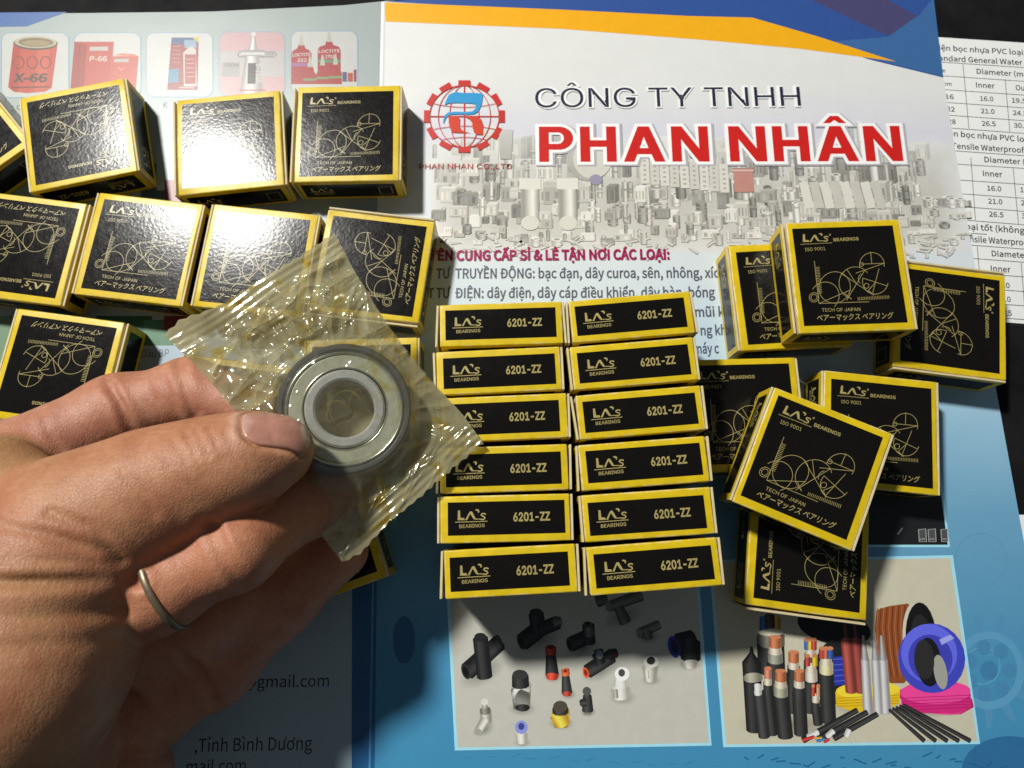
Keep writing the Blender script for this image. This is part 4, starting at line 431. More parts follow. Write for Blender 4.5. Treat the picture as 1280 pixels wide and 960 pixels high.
LEFT_PRINT = {
'corner_stripe': [
('P',0,(0.034,0.108,0.319),[(-188.92,177.49),(-156.82,177.82),(-170.39,172.02),(-188.03,171.7)]),
],
'product_picture0': [
('P',1,(0.462,0.472,0.453),[(-157.99,169.46),(-156.88,169.22),(-155.89,168.53),(-155.15,167.5),(-154.78,166.28),(-152.34,147.23),(-152.4,146.06),(-152.87,145.06),(-153.67,144.4),(-154.69,144.16),(-172.24,144.16),(-173.33,144.4),(-174.31,145.06),(-175.06,146.06),(-175.44,147.23),(-178.25,166.28),(-178.21,167.5),(-177.76,168.53),(-176.95,169.22),(-175.92,169.46)]),
('C',2,(0.178,0.319,0.426),[(-157.99,169.46),(-156.88,169.22),(-155.89,168.53),(-155.15,167.5),(-154.78,166.28),(-152.34,147.23),(-152.4,146.06),(-152.87,145.06),(-153.67,144.4),(-154.69,144.16),(-172.24,144.16),(-173.33,144.4),(-174.31,145.06),(-175.06,146.06),(-175.44,147.23),(-178.25,166.28),(-178.21,167.5),(-177.76,168.53),(-176.95,169.22),(-175.92,169.46)],0.305),
('P',3,(0.417,0.055,0.025),[(-173.98,164.82),(-173.7,165.41),(-158.85,165.11),(-158.45,163.63),(-158.28,147.84),(-160.41,146.4),(-166.51,145.83),(-171.23,146.4),(-173.28,148.13)]),
('P',4,(0.342,0.034,0.016),[(-173.9,164.22),(-171.05,163.33),(-169.64,146.12),(-171.23,146.4),(-173.28,148.13)]),
('P',4,(0.472,0.086,0.042),[(-165.18,162.45),(-161.08,163.04),(-160.45,146.69),(-163.96,146.0)]),
('P',4,(0.066,0.047,0.025),[(-158.37,165.14),(-158.65,164.3),(-159.68,163.57),(-161.34,163.0),(-163.47,162.66),(-165.87,162.57),(-168.3,162.75),(-170.53,163.18),(-172.34,163.82),(-173.55,164.6),(-174.04,165.45),(-173.76,166.28),(-172.75,167.02),(-171.09,167.59),(-168.95,167.94),(-166.54,168.02),(-164.09,167.84),(-161.86,167.41),(-160.05,166.77),(-158.85,165.99)]),
('P',5,(0.383,0.342,0.243),[(-158.83,165.5),(-159.11,164.78),(-160.09,164.15),(-161.67,163.67),(-163.69,163.38),(-165.96,163.31),(-168.27,163.47),(-170.37,163.84),(-172.08,164.39),(-173.21,165.06),(-173.67,165.79),(-173.4,166.51),(-172.43,167.15),(-170.85,167.64),(-168.82,167.93),(-166.54,168.0),(-164.23,167.84),(-162.12,167.46),(-160.41,166.91),(-159.28,166.23)]),
('P',6,(0.163,0.116,0.047),[(-159.99,165.53),(-160.22,164.98),(-161.04,164.51),(-162.36,164.14),(-164.04,163.92),(-165.93,163.88),(-167.84,164.0),(-169.59,164.29),(-171.0,164.7),(-171.93,165.22),(-172.31,165.77),(-172.07,166.31),(-171.26,166.79),(-169.95,167.16),(-168.26,167.38),(-166.36,167.43),(-164.45,167.3),(-162.7,167.01),(-161.29,166.59),(-160.35,166.08)]),
('P',7,(0.269,0.206,0.1),[(-161.08,165.31),(-161.28,164.96),(-161.96,164.66),(-163.04,164.43),(-164.43,164.3),(-165.97,164.27),(-167.54,164.36),(-168.96,164.55),(-170.11,164.82),(-170.86,165.15),(-171.15,165.51),(-170.95,165.86),(-170.27,166.16),(-169.19,166.39),(-167.8,166.53),(-166.25,166.55),(-164.69,166.47),(-163.26,166.28),(-162.12,166.0),(-161.36,165.67)]),
('T',6,(0.055,0.032,0.026),'X-66',(-171.98,150.16),(-160.29,150.16),3.144,0.06,'n'),
('C',6,(0.189,0.028,0.016),[(-169.24,157.74),(-169.27,156.72),(-169.66,155.9),(-170.31,155.45),(-171.11,155.45),(-171.9,155.9),(-172.52,156.72),(-172.84,157.74),(-172.81,158.75),(-172.43,159.57),(-171.77,160.03),(-170.96,160.03),(-170.18,159.57),(-169.56,158.75)],0.517),
('C',6,(0.189,0.028,0.016),[(-164.56,157.74),(-164.59,156.72),(-164.98,155.9),(-165.64,155.45),(-166.44,155.45),(-167.23,155.9),(-167.84,156.72),(-168.16,157.74),(-168.13,158.75),(-167.74,159.57),(-167.08,160.03),(-166.27,160.03),(-165.49,159.57),(-164.87,158.75)],0.517),
('C',6,(0.189,0.028,0.016),[(-159.87,157.74),(-159.92,156.72),(-160.31,155.9),(-160.97,155.45),(-161.77,155.45),(-162.55,155.9),(-163.16,156.72),(-163.48,157.74),(-163.44,158.75),(-163.05,159.57),(-162.39,160.03),(-161.58,160.03),(-160.8,159.57),(-160.19,158.75)],0.517),
('L',6,(0.116,0.02,0.013),[(-171.97,147.96),(-159.12,148.31)],0.517),
],
'product_picture1': [
('P',1,(0.462,0.472,0.453),[(-132.78,169.46),(-131.68,169.22),(-130.7,168.53),(-129.98,167.5),(-129.63,166.28),(-127.62,147.54),(-127.71,146.36),(-128.2,145.37),(-129.01,144.7),(-130.04,144.47),(-147.32,144.47),(-148.4,144.7),(-149.38,145.37),(-150.1,146.36),(-150.45,147.54),(-152.82,166.28),(-152.76,167.5),(-152.29,168.53),(-151.47,169.22),(-150.42,169.46)]),
('C',2,(0.178,0.319,0.426),[(-132.78,169.46),(-131.68,169.22),(-130.7,168.53),(-129.98,167.5),(-129.63,166.28),(-127.62,147.54),(-127.71,146.36),(-128.2,145.37),(-129.01,144.7),(-130.04,144.47),(-147.32,144.47),(-148.4,144.7),(-149.38,145.37),(-150.1,146.36),(-150.45,147.54),(-152.82,166.28),(-152.76,167.5),(-152.29,168.53),(-151.47,169.22),(-150.42,169.46)],0.305),
('P',3,(0.383,0.038,0.017),[(-152.72,165.89),(-138.95,165.89),(-138.16,147.84),(-151.83,147.84)]),
('P',4,(0.269,0.021,0.011),[(-152.72,165.89),(-148.5,164.82),(-147.71,147.84),(-151.83,147.84)]),
('P',4,(0.383,0.374,0.342),[(-147.09,163.93),(-140.71,163.93),(-140.63,162.33),(-147.0,162.33)]),
('T',5,(0.53,0.472,0.417),'P-66',(-146.6,158.2),(-140.56,158.2),1.965,0.03,'n'),
('P',3,(0.408,0.055,0.026),[(-139.07,160.2),(-129.69,160.2),(-129.27,146.69),(-138.52,147.84)]),
('P',4,(0.342,0.342,0.304),[(-138.07,159.14),(-133.07,159.14),(-133.03,157.85),(-138.02,157.85)]),
('P',4,(0.472,0.138,0.055),[(-138.33,160.56),(-135.56,161.38),(-131.07,160.91),(-129.68,160.09)]),
('L',5,(0.5,0.189,0.028),[(-136.25,155.98),(-135.04,154.52)],0.352),
('L',5,(0.5,0.189,0.028),[(-134.17,155.98),(-135.15,154.52)],0.352),
('L',5,(0.189,0.016,0.008),[(-150.67,165.41),(-149.51,147.84)],0.282),
('L',5,(0.189,0.016,0.008),[(-148.5,164.82),(-147.6,147.84)],0.282),
],
'product_picture2': [
('P',1,(0.462,0.472,0.453),[(-107.57,169.46),(-106.47,169.22),(-105.5,168.53),(-104.81,167.5),(-104.49,166.28),(-102.87,147.54),(-102.98,146.36),(-103.49,145.37),(-104.32,144.7),(-105.35,144.47),(-122.63,144.47),(-123.71,144.7),(-124.67,145.37),(-125.37,146.36),(-125.7,147.54),(-127.68,166.28),(-127.59,167.5),(-127.1,168.53),(-126.26,169.22),(-125.21,169.46)]),
('C',2,(0.178,0.319,0.426),[(-107.57,169.46),(-106.47,169.22),(-105.5,168.53),(-104.81,167.5),(-104.49,166.28),(-102.87,147.54),(-102.98,146.36),(-103.49,145.37),(-104.32,144.7),(-105.35,144.47),(-122.63,144.47),(-123.71,144.7),(-124.67,145.37),(-125.37,146.36),(-125.7,147.54),(-127.68,166.28),(-127.59,167.5),(-127.1,168.53),(-126.26,169.22),(-125.21,169.46)],0.305),
('P',3,(0.23,0.018,0.017),[(-119.0,167.55),(-109.49,167.55),(-108.05,147.08),(-118.5,147.08)]),
('P',4,(0.023,0.066,0.163),[(-118.86,167.55),(-109.63,167.55),(-109.68,165.02),(-118.86,164.7)]),
('P',4,(0.472,0.383,0.013),[(-111.89,167.71),(-109.48,167.71),(-109.27,165.33)]),
('P',4,(0.038,0.189,0.304),[(-118.73,154.97),(-115.3,155.28),(-114.93,150.0),(-118.35,149.7)]),
('P',4,(0.189,0.283,0.383),[(-114.58,166.6),(-110.39,166.6),(-109.82,163.43),(-114.0,163.43)]),
('P',5,(0.453,0.417,0.383),[(-112.88,163.43),(-111.55,164.07),(-110.04,162.8),(-108.45,148.46),(-112.86,148.46),(-114.38,161.54)]),
('P',6,(0.269,0.021,0.018),[(-113.76,160.91),(-109.87,160.91),(-108.95,149.39),(-112.67,149.39)]),
('L',7,(0.453,0.249,0.218),[(-118.24,164.07),(-115.45,164.07)],0.211),
('L',7,(0.472,0.319,0.283),[(-113.03,159.03),(-110.25,159.03)],0.259),
('L',7,(0.453,0.249,0.218),[(-118.09,162.49),(-115.3,162.49)],0.211),
('L',7,(0.472,0.319,0.283),[(-112.87,157.31),(-110.09,157.31)],0.259),
('L',7,(0.453,0.249,0.218),[(-117.93,160.91),(-115.15,160.91)],0.211),
('L',7,(0.472,0.319,0.283),[(-112.7,155.59),(-109.93,155.59)],0.259),
('L',7,(0.453,0.249,0.218),[(-117.78,159.34),(-115.0,159.34)],0.211),
('L',7,(0.472,0.319,0.283),[(-112.54,153.88),(-109.78,153.88)],0.259),
('L',7,(0.453,0.249,0.218),[(-117.63,157.78),(-114.85,157.78)],0.211),
('L',7,(0.472,0.319,0.283),[(-112.38,152.17),(-109.62,152.17)],0.259),
('L',7,(0.472,0.358,0.342),[(-114.47,148.0),(-109.22,147.85)],0.423),
],
'product_picture3': [
('P',1,(0.472,0.297,0.304),[(-82.38,169.78),(-81.29,169.54),(-80.33,168.85),(-79.66,167.82),(-79.37,166.6),(-78.14,147.85),(-78.27,146.67),(-78.8,145.67),(-79.64,145.01),(-80.68,144.78),(-97.69,144.78),(-98.76,145.01),(-99.71,145.67),(-100.39,146.67),(-100.7,147.85),(-102.28,166.6),(-102.17,167.82),(-101.65,168.85),(-100.8,169.54),(-99.75,169.78)]),
('C',2,(0.178,0.319,0.426),[(-82.38,169.78),(-81.29,169.54),(-80.33,168.85),(-79.66,167.82),(-79.37,166.6),(-78.14,147.85),(-78.27,146.67),(-78.8,145.67),(-79.64,145.01),(-80.68,144.78),(-97.69,144.78),(-98.76,145.01),(-99.71,145.67),(-100.39,146.67),(-100.7,147.85),(-102.28,166.6),(-102.17,167.82),(-101.65,168.85),(-100.8,169.54),(-99.75,169.78)],0.305),
('P',3,(0.383,0.366,0.358),[(-101.44,162.28),(-79.55,162.28),(-79.11,152.12),(-100.59,152.12)]),
('P',4,(0.297,0.283,0.276),[(-100.5,157.81),(-94.3,157.81),(-94.14,152.12),(-100.42,152.12)]),
('T',5,(0.038,0.034,0.032),'ЛNXК',(-99.74,156.1),(-94.45,156.1),1.31,0.0,'n'),
('C',4,(0.05,0.045,0.045),[(-94.9,161.83),(-82.46,161.83),(-81.83,160.8),(-82.61,159.91),(-94.75,159.91),(-95.27,160.8)],0.282),
('T',5,(0.038,0.034,0.032),'XИЖ',(-86.04,160.42),(-82.65,160.42),0.943,0.0,'n'),
('R',5,(0.453,0.453,0.426),[(-90.41,162.28),(-89.36,146.79)],2.115,3.995),
('R',6,(0.472,0.472,0.453),[(-90.42,168.39),(-90.21,162.6)],0.517,1.645),
('P',7,(0.52,0.52,0.5),[(-89.5,168.91),(-89.53,168.63),(-89.65,168.38),(-89.84,168.19),(-90.1,168.06),(-90.39,168.01),(-90.68,168.06),(-90.96,168.19),(-91.19,168.38),(-91.34,168.63),(-91.41,168.91),(-91.38,169.18),(-91.26,169.43),(-91.07,169.63),(-90.81,169.76),(-90.52,169.8),(-90.22,169.76),(-89.95,169.63),(-89.72,169.43),(-89.57,169.18)]),
('R',6,(0.383,0.383,0.358),[(-93.74,161.44),(-86.39,161.44)],1.175,1.175),
('P',7,(0.021,0.023,0.023),[(-91.46,157.49),(-88.53,157.49),(-88.33,149.42),(-91.13,149.42)]),
('T',8,(0.472,0.472,0.453),'B',(-88.73,157.11),(-88.65,156.1),2.096,0.02,'n'),
('T',8,(0.472,0.472,0.453),'-',(-88.66,155.84),(-88.58,154.83),2.096,0.02,'n'),
('T',8,(0.472,0.472,0.453),'7',(-88.59,154.58),(-88.51,153.57),2.096,0.02,'n'),
('T',8,(0.472,0.472,0.453),'0',(-88.52,153.31),(-88.44,152.31),2.096,0.02,'n'),
('T',8,(0.472,0.472,0.453),'0',(-88.44,152.05),(-88.37,151.05),2.096,0.02,'n'),
('T',8,(0.472,0.472,0.453),'0',(-88.37,150.8),(-88.3,149.79),2.096,0.02,'n'),
('L',7,(0.342,0.055,0.028),[(-93.73,146.91),(-84.8,147.04)],0.47),
],
'product_picture4': [
('P',1,(0.462,0.472,0.453),[(-56.89,170.1),(-55.81,169.86),(-54.87,169.17),(-54.22,168.14),(-53.95,166.92),(-53.13,148.46),(-53.28,147.28),(-53.83,146.29),(-54.69,145.62),(-55.73,145.39),(-73.03,145.39),(-74.1,145.62),(-75.03,146.29),(-75.69,147.28),(-75.97,148.46),(-77.15,166.92),(-77.02,168.14),(-76.47,169.17),(-75.61,169.86),(-74.55,170.1)]),
('C',2,(0.178,0.319,0.426),[(-56.89,170.1),(-55.81,169.86),(-54.87,169.17),(-54.22,168.14),(-53.95,166.92),(-53.13,148.46),(-53.28,147.28),(-53.83,146.29),(-54.69,145.62),(-55.73,145.39),(-73.03,145.39),(-74.1,145.62),(-75.03,146.29),(-75.69,147.28),(-75.97,148.46),(-77.15,166.92),(-77.02,168.14),(-76.47,169.17),(-75.61,169.86),(-74.55,170.1)],0.305),
('P',4,(0.304,0.013,0.012),[(-76.77,161.19),(-76.17,162.47),(-74.78,163.24),(-74.47,164.71),(-72.43,164.71),(-71.94,163.24),(-70.46,162.47),(-69.7,161.19),(-69.01,149.29),(-76.01,149.29)]),
('P',5,(0.383,0.383,0.319),[(-74.34,164.39),(-73.98,168.71),(-73.41,168.71),(-72.52,164.39)]),
('T',6,(0.54,0.5,0.472),'LOCTITE',(-76.36,160.04),(-69.99,160.29),1.205,0.03,'n'),
('T',6,(0.54,0.5,0.472),'222',(-74.51,158.0),(-71.24,158.0),1.258,0.03,'n'),
('P',5,(0.269,0.097,0.249),[(-76.53,157.49),(-69.49,157.49),(-69.42,156.22),(-76.45,156.22)]),
('P',4,(0.304,0.013,0.012),[(-67.69,162.6),(-67.08,163.88),(-65.17,164.65),(-64.85,166.13),(-62.81,166.13),(-62.34,164.65),(-60.34,163.88),(-59.6,162.6),(-58.94,149.29),(-66.94,149.29)]),
('P',5,(0.383,0.383,0.319),[(-64.72,165.81),(-64.31,169.81),(-63.74,169.81),(-62.91,165.81)]),
('T',6,(0.54,0.5,0.472),'LOCTITE',(-67.29,161.44),(-59.9,161.7),1.205,0.03,'n'),
('T',6,(0.54,0.5,0.472),'2701',(-64.94,159.4),(-61.67,159.4),1.258,0.03,'n'),
('P',5,(0.073,0.206,0.108),[(-67.48,158.89),(-59.42,158.89),(-59.35,157.62),(-67.41,157.62)]),
('P',4,(0.304,0.013,0.012),[(-72.02,152.75),(-71.42,154.01),(-71.3,154.77),(-70.99,156.22),(-68.97,156.22),(-68.49,154.77),(-68.28,154.01),(-67.53,152.75),(-67.34,149.29),(-71.81,149.29)]),
('P',5,(0.383,0.383,0.319),[(-70.86,155.91),(-70.48,160.04),(-69.92,160.04),(-69.06,155.91)]),
('P',5,(0.138,0.249,0.097),[(-71.94,151.49),(-67.46,151.49),(-67.41,150.61),(-71.89,150.61)]),
('P',4,(0.304,0.013,0.012),[(-67.57,153.38),(-66.96,154.64),(-66.98,155.4),(-66.67,156.86),(-64.64,156.86),(-64.17,155.4),(-64.1,154.64),(-63.36,153.38),(-63.14,149.29),(-67.34,149.29)]),
('P',5,(0.383,0.383,0.319),[(-66.54,156.54),(-66.14,160.68),(-65.58,160.68),(-64.73,156.54)]),
('P',5,(0.138,0.249,0.097),[(-67.5,152.12),(-63.29,152.12),(-63.24,151.24),(-67.45,151.24)]),
('P',4,(0.304,0.013,0.012),[(-63.26,153.69),(-62.65,154.96),(-62.52,155.72),(-62.21,157.17),(-60.18,157.17),(-59.71,155.72),(-59.5,154.96),(-58.77,153.69),(-58.55,149.29),(-63.03,149.29)]),
('P',5,(0.383,0.383,0.319),[(-62.08,156.86),(-61.67,161.0),(-61.1,161.0),(-60.27,156.86)]),
('P',5,(0.138,0.249,0.097),[(-63.19,152.43),(-58.71,152.43),(-58.66,151.55),(-63.15,151.55)]),
('P',4,(0.05,0.063,0.163),[(-58.61,154.01),(-57.04,154.01),(-56.86,150.23),(-58.43,150.23)]),
('P',4,(0.342,0.05,0.02),[(-56.75,153.69),(-54.95,153.69),(-54.79,150.23),(-56.58,150.23)]),
('P',4,(0.189,0.02,0.028),[(-54.73,154.96),(-53.77,154.96),(-53.56,150.23),(-54.51,150.23)]),
],
'printed_line': [
('T',3,(0.058,0.066,0.086),'Keo c',(-175.09,139.29),(-168.03,139.6),2.227,0.0,'n'),
('T',3,(0.058,0.066,0.086),'K',(-119.18,140.2),(-117.82,140.26),2.227,0.0,'n'),
('T',3,(0.021,0.025,0.033),'59@gmail.com',(-82.27,-45.47),(-52.79,-45.03),3.144,0.0,'n'),
('T',3,(0.021,0.025,0.033),',Tỉnh Bình Dương',(-89.93,-62.44),(-56.67,-61.82),3.406,0.0,'n'),
('T',3,(0.021,0.025,0.033),'mail.com',(-91.69,-67.84),(-75.05,-67.43),3.144,0.0,'n'),
],
'heading_banner': [
('P',2,(0.03,0.1,0.304),[(-179.68,135.36),(-158.1,136.87),(-159.46,130.86),(-167.54,126.69),(-178.08,124.91)]),
('T',3,(0.472,0.5,0.54),'RỊ',(-174.11,130.86),(-170.22,131.16),2.751,0.03,'n'),
],
'small_picture0': [
('P',1,(0.061,0.108,0.138),[(-124.6,119.31),(-114.93,119.31),(-113.67,106.56),(-123.23,106.56)]),
],
'small_picture1': [
('P',1,(0.383,0.453,0.491),[(-120.04,127.28),(-114.1,127.28),(-112.38,109.72),(-118.24,109.72)]),
],
'small_picture2': [
('P',1,(0.189,0.028,0.03),[(-115.96,113.48),(-109.54,113.48),(-108.78,105.41),(-115.15,105.41)]),
],
'small_picture3': [
('P',1,(0.028,0.097,0.045),[(-133.25,66.16),(-115.31,66.16),(-114.32,56.64),(-132.1,56.64)]),
],
'small_picture4': [
('P',1,(0.066,0.189,0.097),[(-117.73,64.83),(-102.37,64.83),(-101.54,55.85),(-116.78,55.85)]),
],
'small_picture5': [
('P',1,(0.189,0.025,0.02),[(-111.47,66.16),(-103.78,66.16),(-103.33,61.38),(-110.99,61.38)]),
],
'small_picture6': [
('P',1,(0.189,0.319,0.383),[(-103.52,66.16),(-90.71,66.16),(-90.19,59.79),(-102.93,59.79)]),
],
'small_picture7': [
('P',1,(0.038,0.097,0.055),[(-87.1,65.9),(-71.73,65.9),(-71.05,55.33),(-86.27,55.33)]),
],
'small_picture8': [
('P',1,(0.163,0.269,0.163),[(-166.56,66.16),(-158.87,66.16),(-156.61,50.37),(-164.19,50.37)]),
],
'caption_field': [
('P',1,(0.342,0.444,0.52),[(-117.85,56.37),(-86.35,56.37),(-85.74,48.56),(-117.01,48.56)]),
('T',3,(0.055,0.063,0.079),'Dầu BP',(-117.17,52.45),(-108.6,52.71),2.489,0.0,'n'),
],
'margin_band': [
('P',0,(0.021,0.115,0.29),[(-49.97,43.93),(-41.68,43.93),(-38.67,-69.69),(-45.08,-69.69)]),
],
}
SHEET_PRINT = {
'table': [
('T',2,(0.034,0.037,0.042),'điện bọc nhựa PVC loại',(147.15,163.04),(178.02,160.94),1.991,0.02,'n'),
('T',2,(0.034,0.037,0.042),'Standard General Water',(145.67,158.98),(177.21,157.02),1.991,0.02,'n'),
('T',2,(0.034,0.037,0.042),'Size',(146.39,154.42),(150.1,154.16),1.572,0.01,'n'),
('T',2,(0.034,0.037,0.042),'mm',(148.04,149.13),(151.62,148.87),1.572,0.01,'n'),
('T',2,(0.034,0.037,0.042),'Diameter (mm)',(160.87,153.64),(180.35,152.22),1.939,0.02,'n'),
('T',2,(0.034,0.037,0.042),'Inner',(159.98,148.36),(166.35,147.97),1.939,0.02,'n'),
('T',2,(0.034,0.037,0.042),'Outer',(173.48,147.33),(179.83,146.89),1.939,0.02,'n'),
('T',2,(0.034,0.037,0.042),'16',(148.83,144.01),(151.66,143.82),1.729,0.02,'n'),
('T',2,(0.034,0.037,0.042),'16.0',(160.67,143.25),(165.2,142.99),1.729,0.02,'n'),
('T',2,(0.034,0.037,0.042),'19.5',(171.47,142.55),(176.28,142.23),1.729,0.02,'n'),
('T',2,(0.034,0.037,0.042),'22',(148.69,139.25),(151.4,139.06),1.729,0.02,'n'),
('T',2,(0.034,0.037,0.042),'21.0',(160.31,138.5),(164.94,138.24),1.729,0.02,'n'),
('T',2,(0.034,0.037,0.042),'24.5',(171.13,137.8),(175.91,137.49),1.729,0.02,'n'),
('T',2,(0.034,0.037,0.042),'28',(148.55,134.53),(151.13,134.35),1.729,0.02,'n'),
('T',2,(0.034,0.037,0.042),'26.5',(159.95,133.78),(164.67,133.53),1.729,0.02,'n'),
('T',2,(0.034,0.037,0.042),'30.5',(170.78,133.09),(175.55,132.78),1.729,0.02,'n'),
('L',2,(0.034,0.037,0.042),[(145.73,158.45),(190.3,155.07)],0.188),
('L',2,(0.034,0.037,0.042),[(145.08,153.13),(189.44,149.71)],0.188),
('L',2,(0.034,0.037,0.042),[(144.44,147.85),(188.6,144.39)],0.188),
('L',2,(0.034,0.037,0.042),[(143.85,142.99),(187.82,139.51)],0.188),
('L',2,(0.034,0.037,0.042),[(143.27,138.18),(187.05,134.66)],0.188),
('L',2,(0.034,0.037,0.042),[(142.69,133.41),(186.29,129.85)],0.188),
('L',2,(0.034,0.037,0.042),[(156.57,157.35),(155.4,132.78)],0.188),
('L',2,(0.034,0.037,0.042),[(170.35,151.51),(169.14,131.53)],0.188),
('T',2,(0.034,0.037,0.042),'điện bọc nhựa PVC loại',(145.68,130.16),(175.77,127.49),1.991,0.02,'n'),
('T',2,(0.034,0.037,0.042),'Tensile Waterproof',(148.74,125.33),(172.94,123.6),1.991,0.02,'n'),
('L',2,(0.034,0.037,0.042),[(146.62,119.7),(180.71,117.29)],0.188),
('L',2,(0.034,0.037,0.042),[(145.89,113.95),(179.8,111.43)],0.188),
('L',2,(0.034,0.037,0.042),[(145.28,109.05),(179.02,106.41)],0.188),
('L',2,(0.034,0.037,0.042),[(144.7,104.45),(178.29,101.7)],0.188),
('L',2,(0.034,0.037,0.042),[(144.1,99.75),(177.54,96.9)],0.188),
('L',2,(0.034,0.037,0.042),[(145.01,124.71),(184.98,121.64)],0.188),
('L',2,(0.034,0.037,0.042),[(154.59,121.79),(153.12,99.3)],0.188),
('L',2,(0.034,0.037,0.042),[(168.28,117.96),(167.14,98.0)],0.188),
('T',2,(0.034,0.037,0.042),'Diameter (mm)',(159.0,120.24),(178.5,118.9),1.939,0.02,'n'),
('T',2,(0.034,0.037,0.042),'Inner',(157.82,115.15),(164.26,114.75),1.939,0.02,'n'),
('T',2,(0.034,0.037,0.042),'Outer',(171.64,114.09),(177.7,113.69),1.939,0.02,'n'),
('T',2,(0.034,0.037,0.042),'16.0',(158.51,109.91),(163.16,109.58),1.729,0.02,'n'),
('T',2,(0.034,0.037,0.042),'19.5',(169.47,109.31),(174.04,108.92),1.729,0.02,'n'),
('T',2,(0.034,0.037,0.042),'21.0',(158.17,105.23),(162.86,104.91),1.729,0.02,'n'),
('T',2,(0.034,0.037,0.042),'24.5',(169.02,104.64),(173.64,104.25),1.729,0.02,'n'),
('T',2,(0.034,0.037,0.042),'26.5',(157.83,100.6),(162.57,100.27),1.729,0.02,'n'),
('T',2,(0.034,0.037,0.042),'30.5',(168.58,100.01),(173.24,99.62),1.729,0.02,'n'),
('T',2,(0.034,0.037,0.042),'loại tốt (không',(148.77,96.13),(168.74,94.58),2.044,0.02,'n'),
('T',2,(0.034,0.037,0.042),'Tensile Waterproof',(147.2,91.89),(170.2,90.22),2.044,0.02,'n'),
('L',2,(0.034,0.037,0.042),[(150.45,94.71),(156.17,94.26)],0.211),
('L',2,(0.034,0.037,0.042),[(148.95,90.61),(176.22,88.44)],0.188),
('L',2,(0.034,0.037,0.042),[(148.35,86.02),(175.51,83.87)],0.188),
('L',2,(0.034,0.037,0.042),[(147.69,80.98),(174.72,78.84)],0.188),
('L',2,(0.034,0.037,0.042),[(147.03,75.97),(173.95,73.86)],0.188),
('L',2,(0.034,0.037,0.042),[(146.39,71.14),(173.2,69.04)],0.188),
('L',2,(0.034,0.037,0.042),[(145.79,66.53),(172.48,64.45)],0.188),
('L',2,(0.034,0.037,0.042),[(145.5,64.39),(172.15,62.32)],0.188),
('L',2,(0.034,0.037,0.042),[(152.47,89.97),(151.97,80.98)],0.188),
('L',2,(0.034,0.037,0.042),[(166.02,84.25),(164.56,64.39)],0.188),
('T',2,(0.034,0.037,0.042),'Diameter (mm)',(156.8,86.66),(175.76,85.52),1.939,0.02,'n'),
('T',2,(0.034,0.037,0.042),'Inner',(155.79,81.48),(162.15,81.04),1.939,0.02,'n'),
('T',2,(0.034,0.037,0.042),'16.0',(156.61,75.85),(161.09,75.72),1.729,0.02,'n'),
('T',2,(0.034,0.037,0.042),'21.0',(156.3,71.14),(160.77,71.02),1.729,0.02,'n'),
('T',2,(0.034,0.037,0.042),'26.5',(156.0,66.47),(160.44,66.35),1.729,0.02,'n'),
],
}
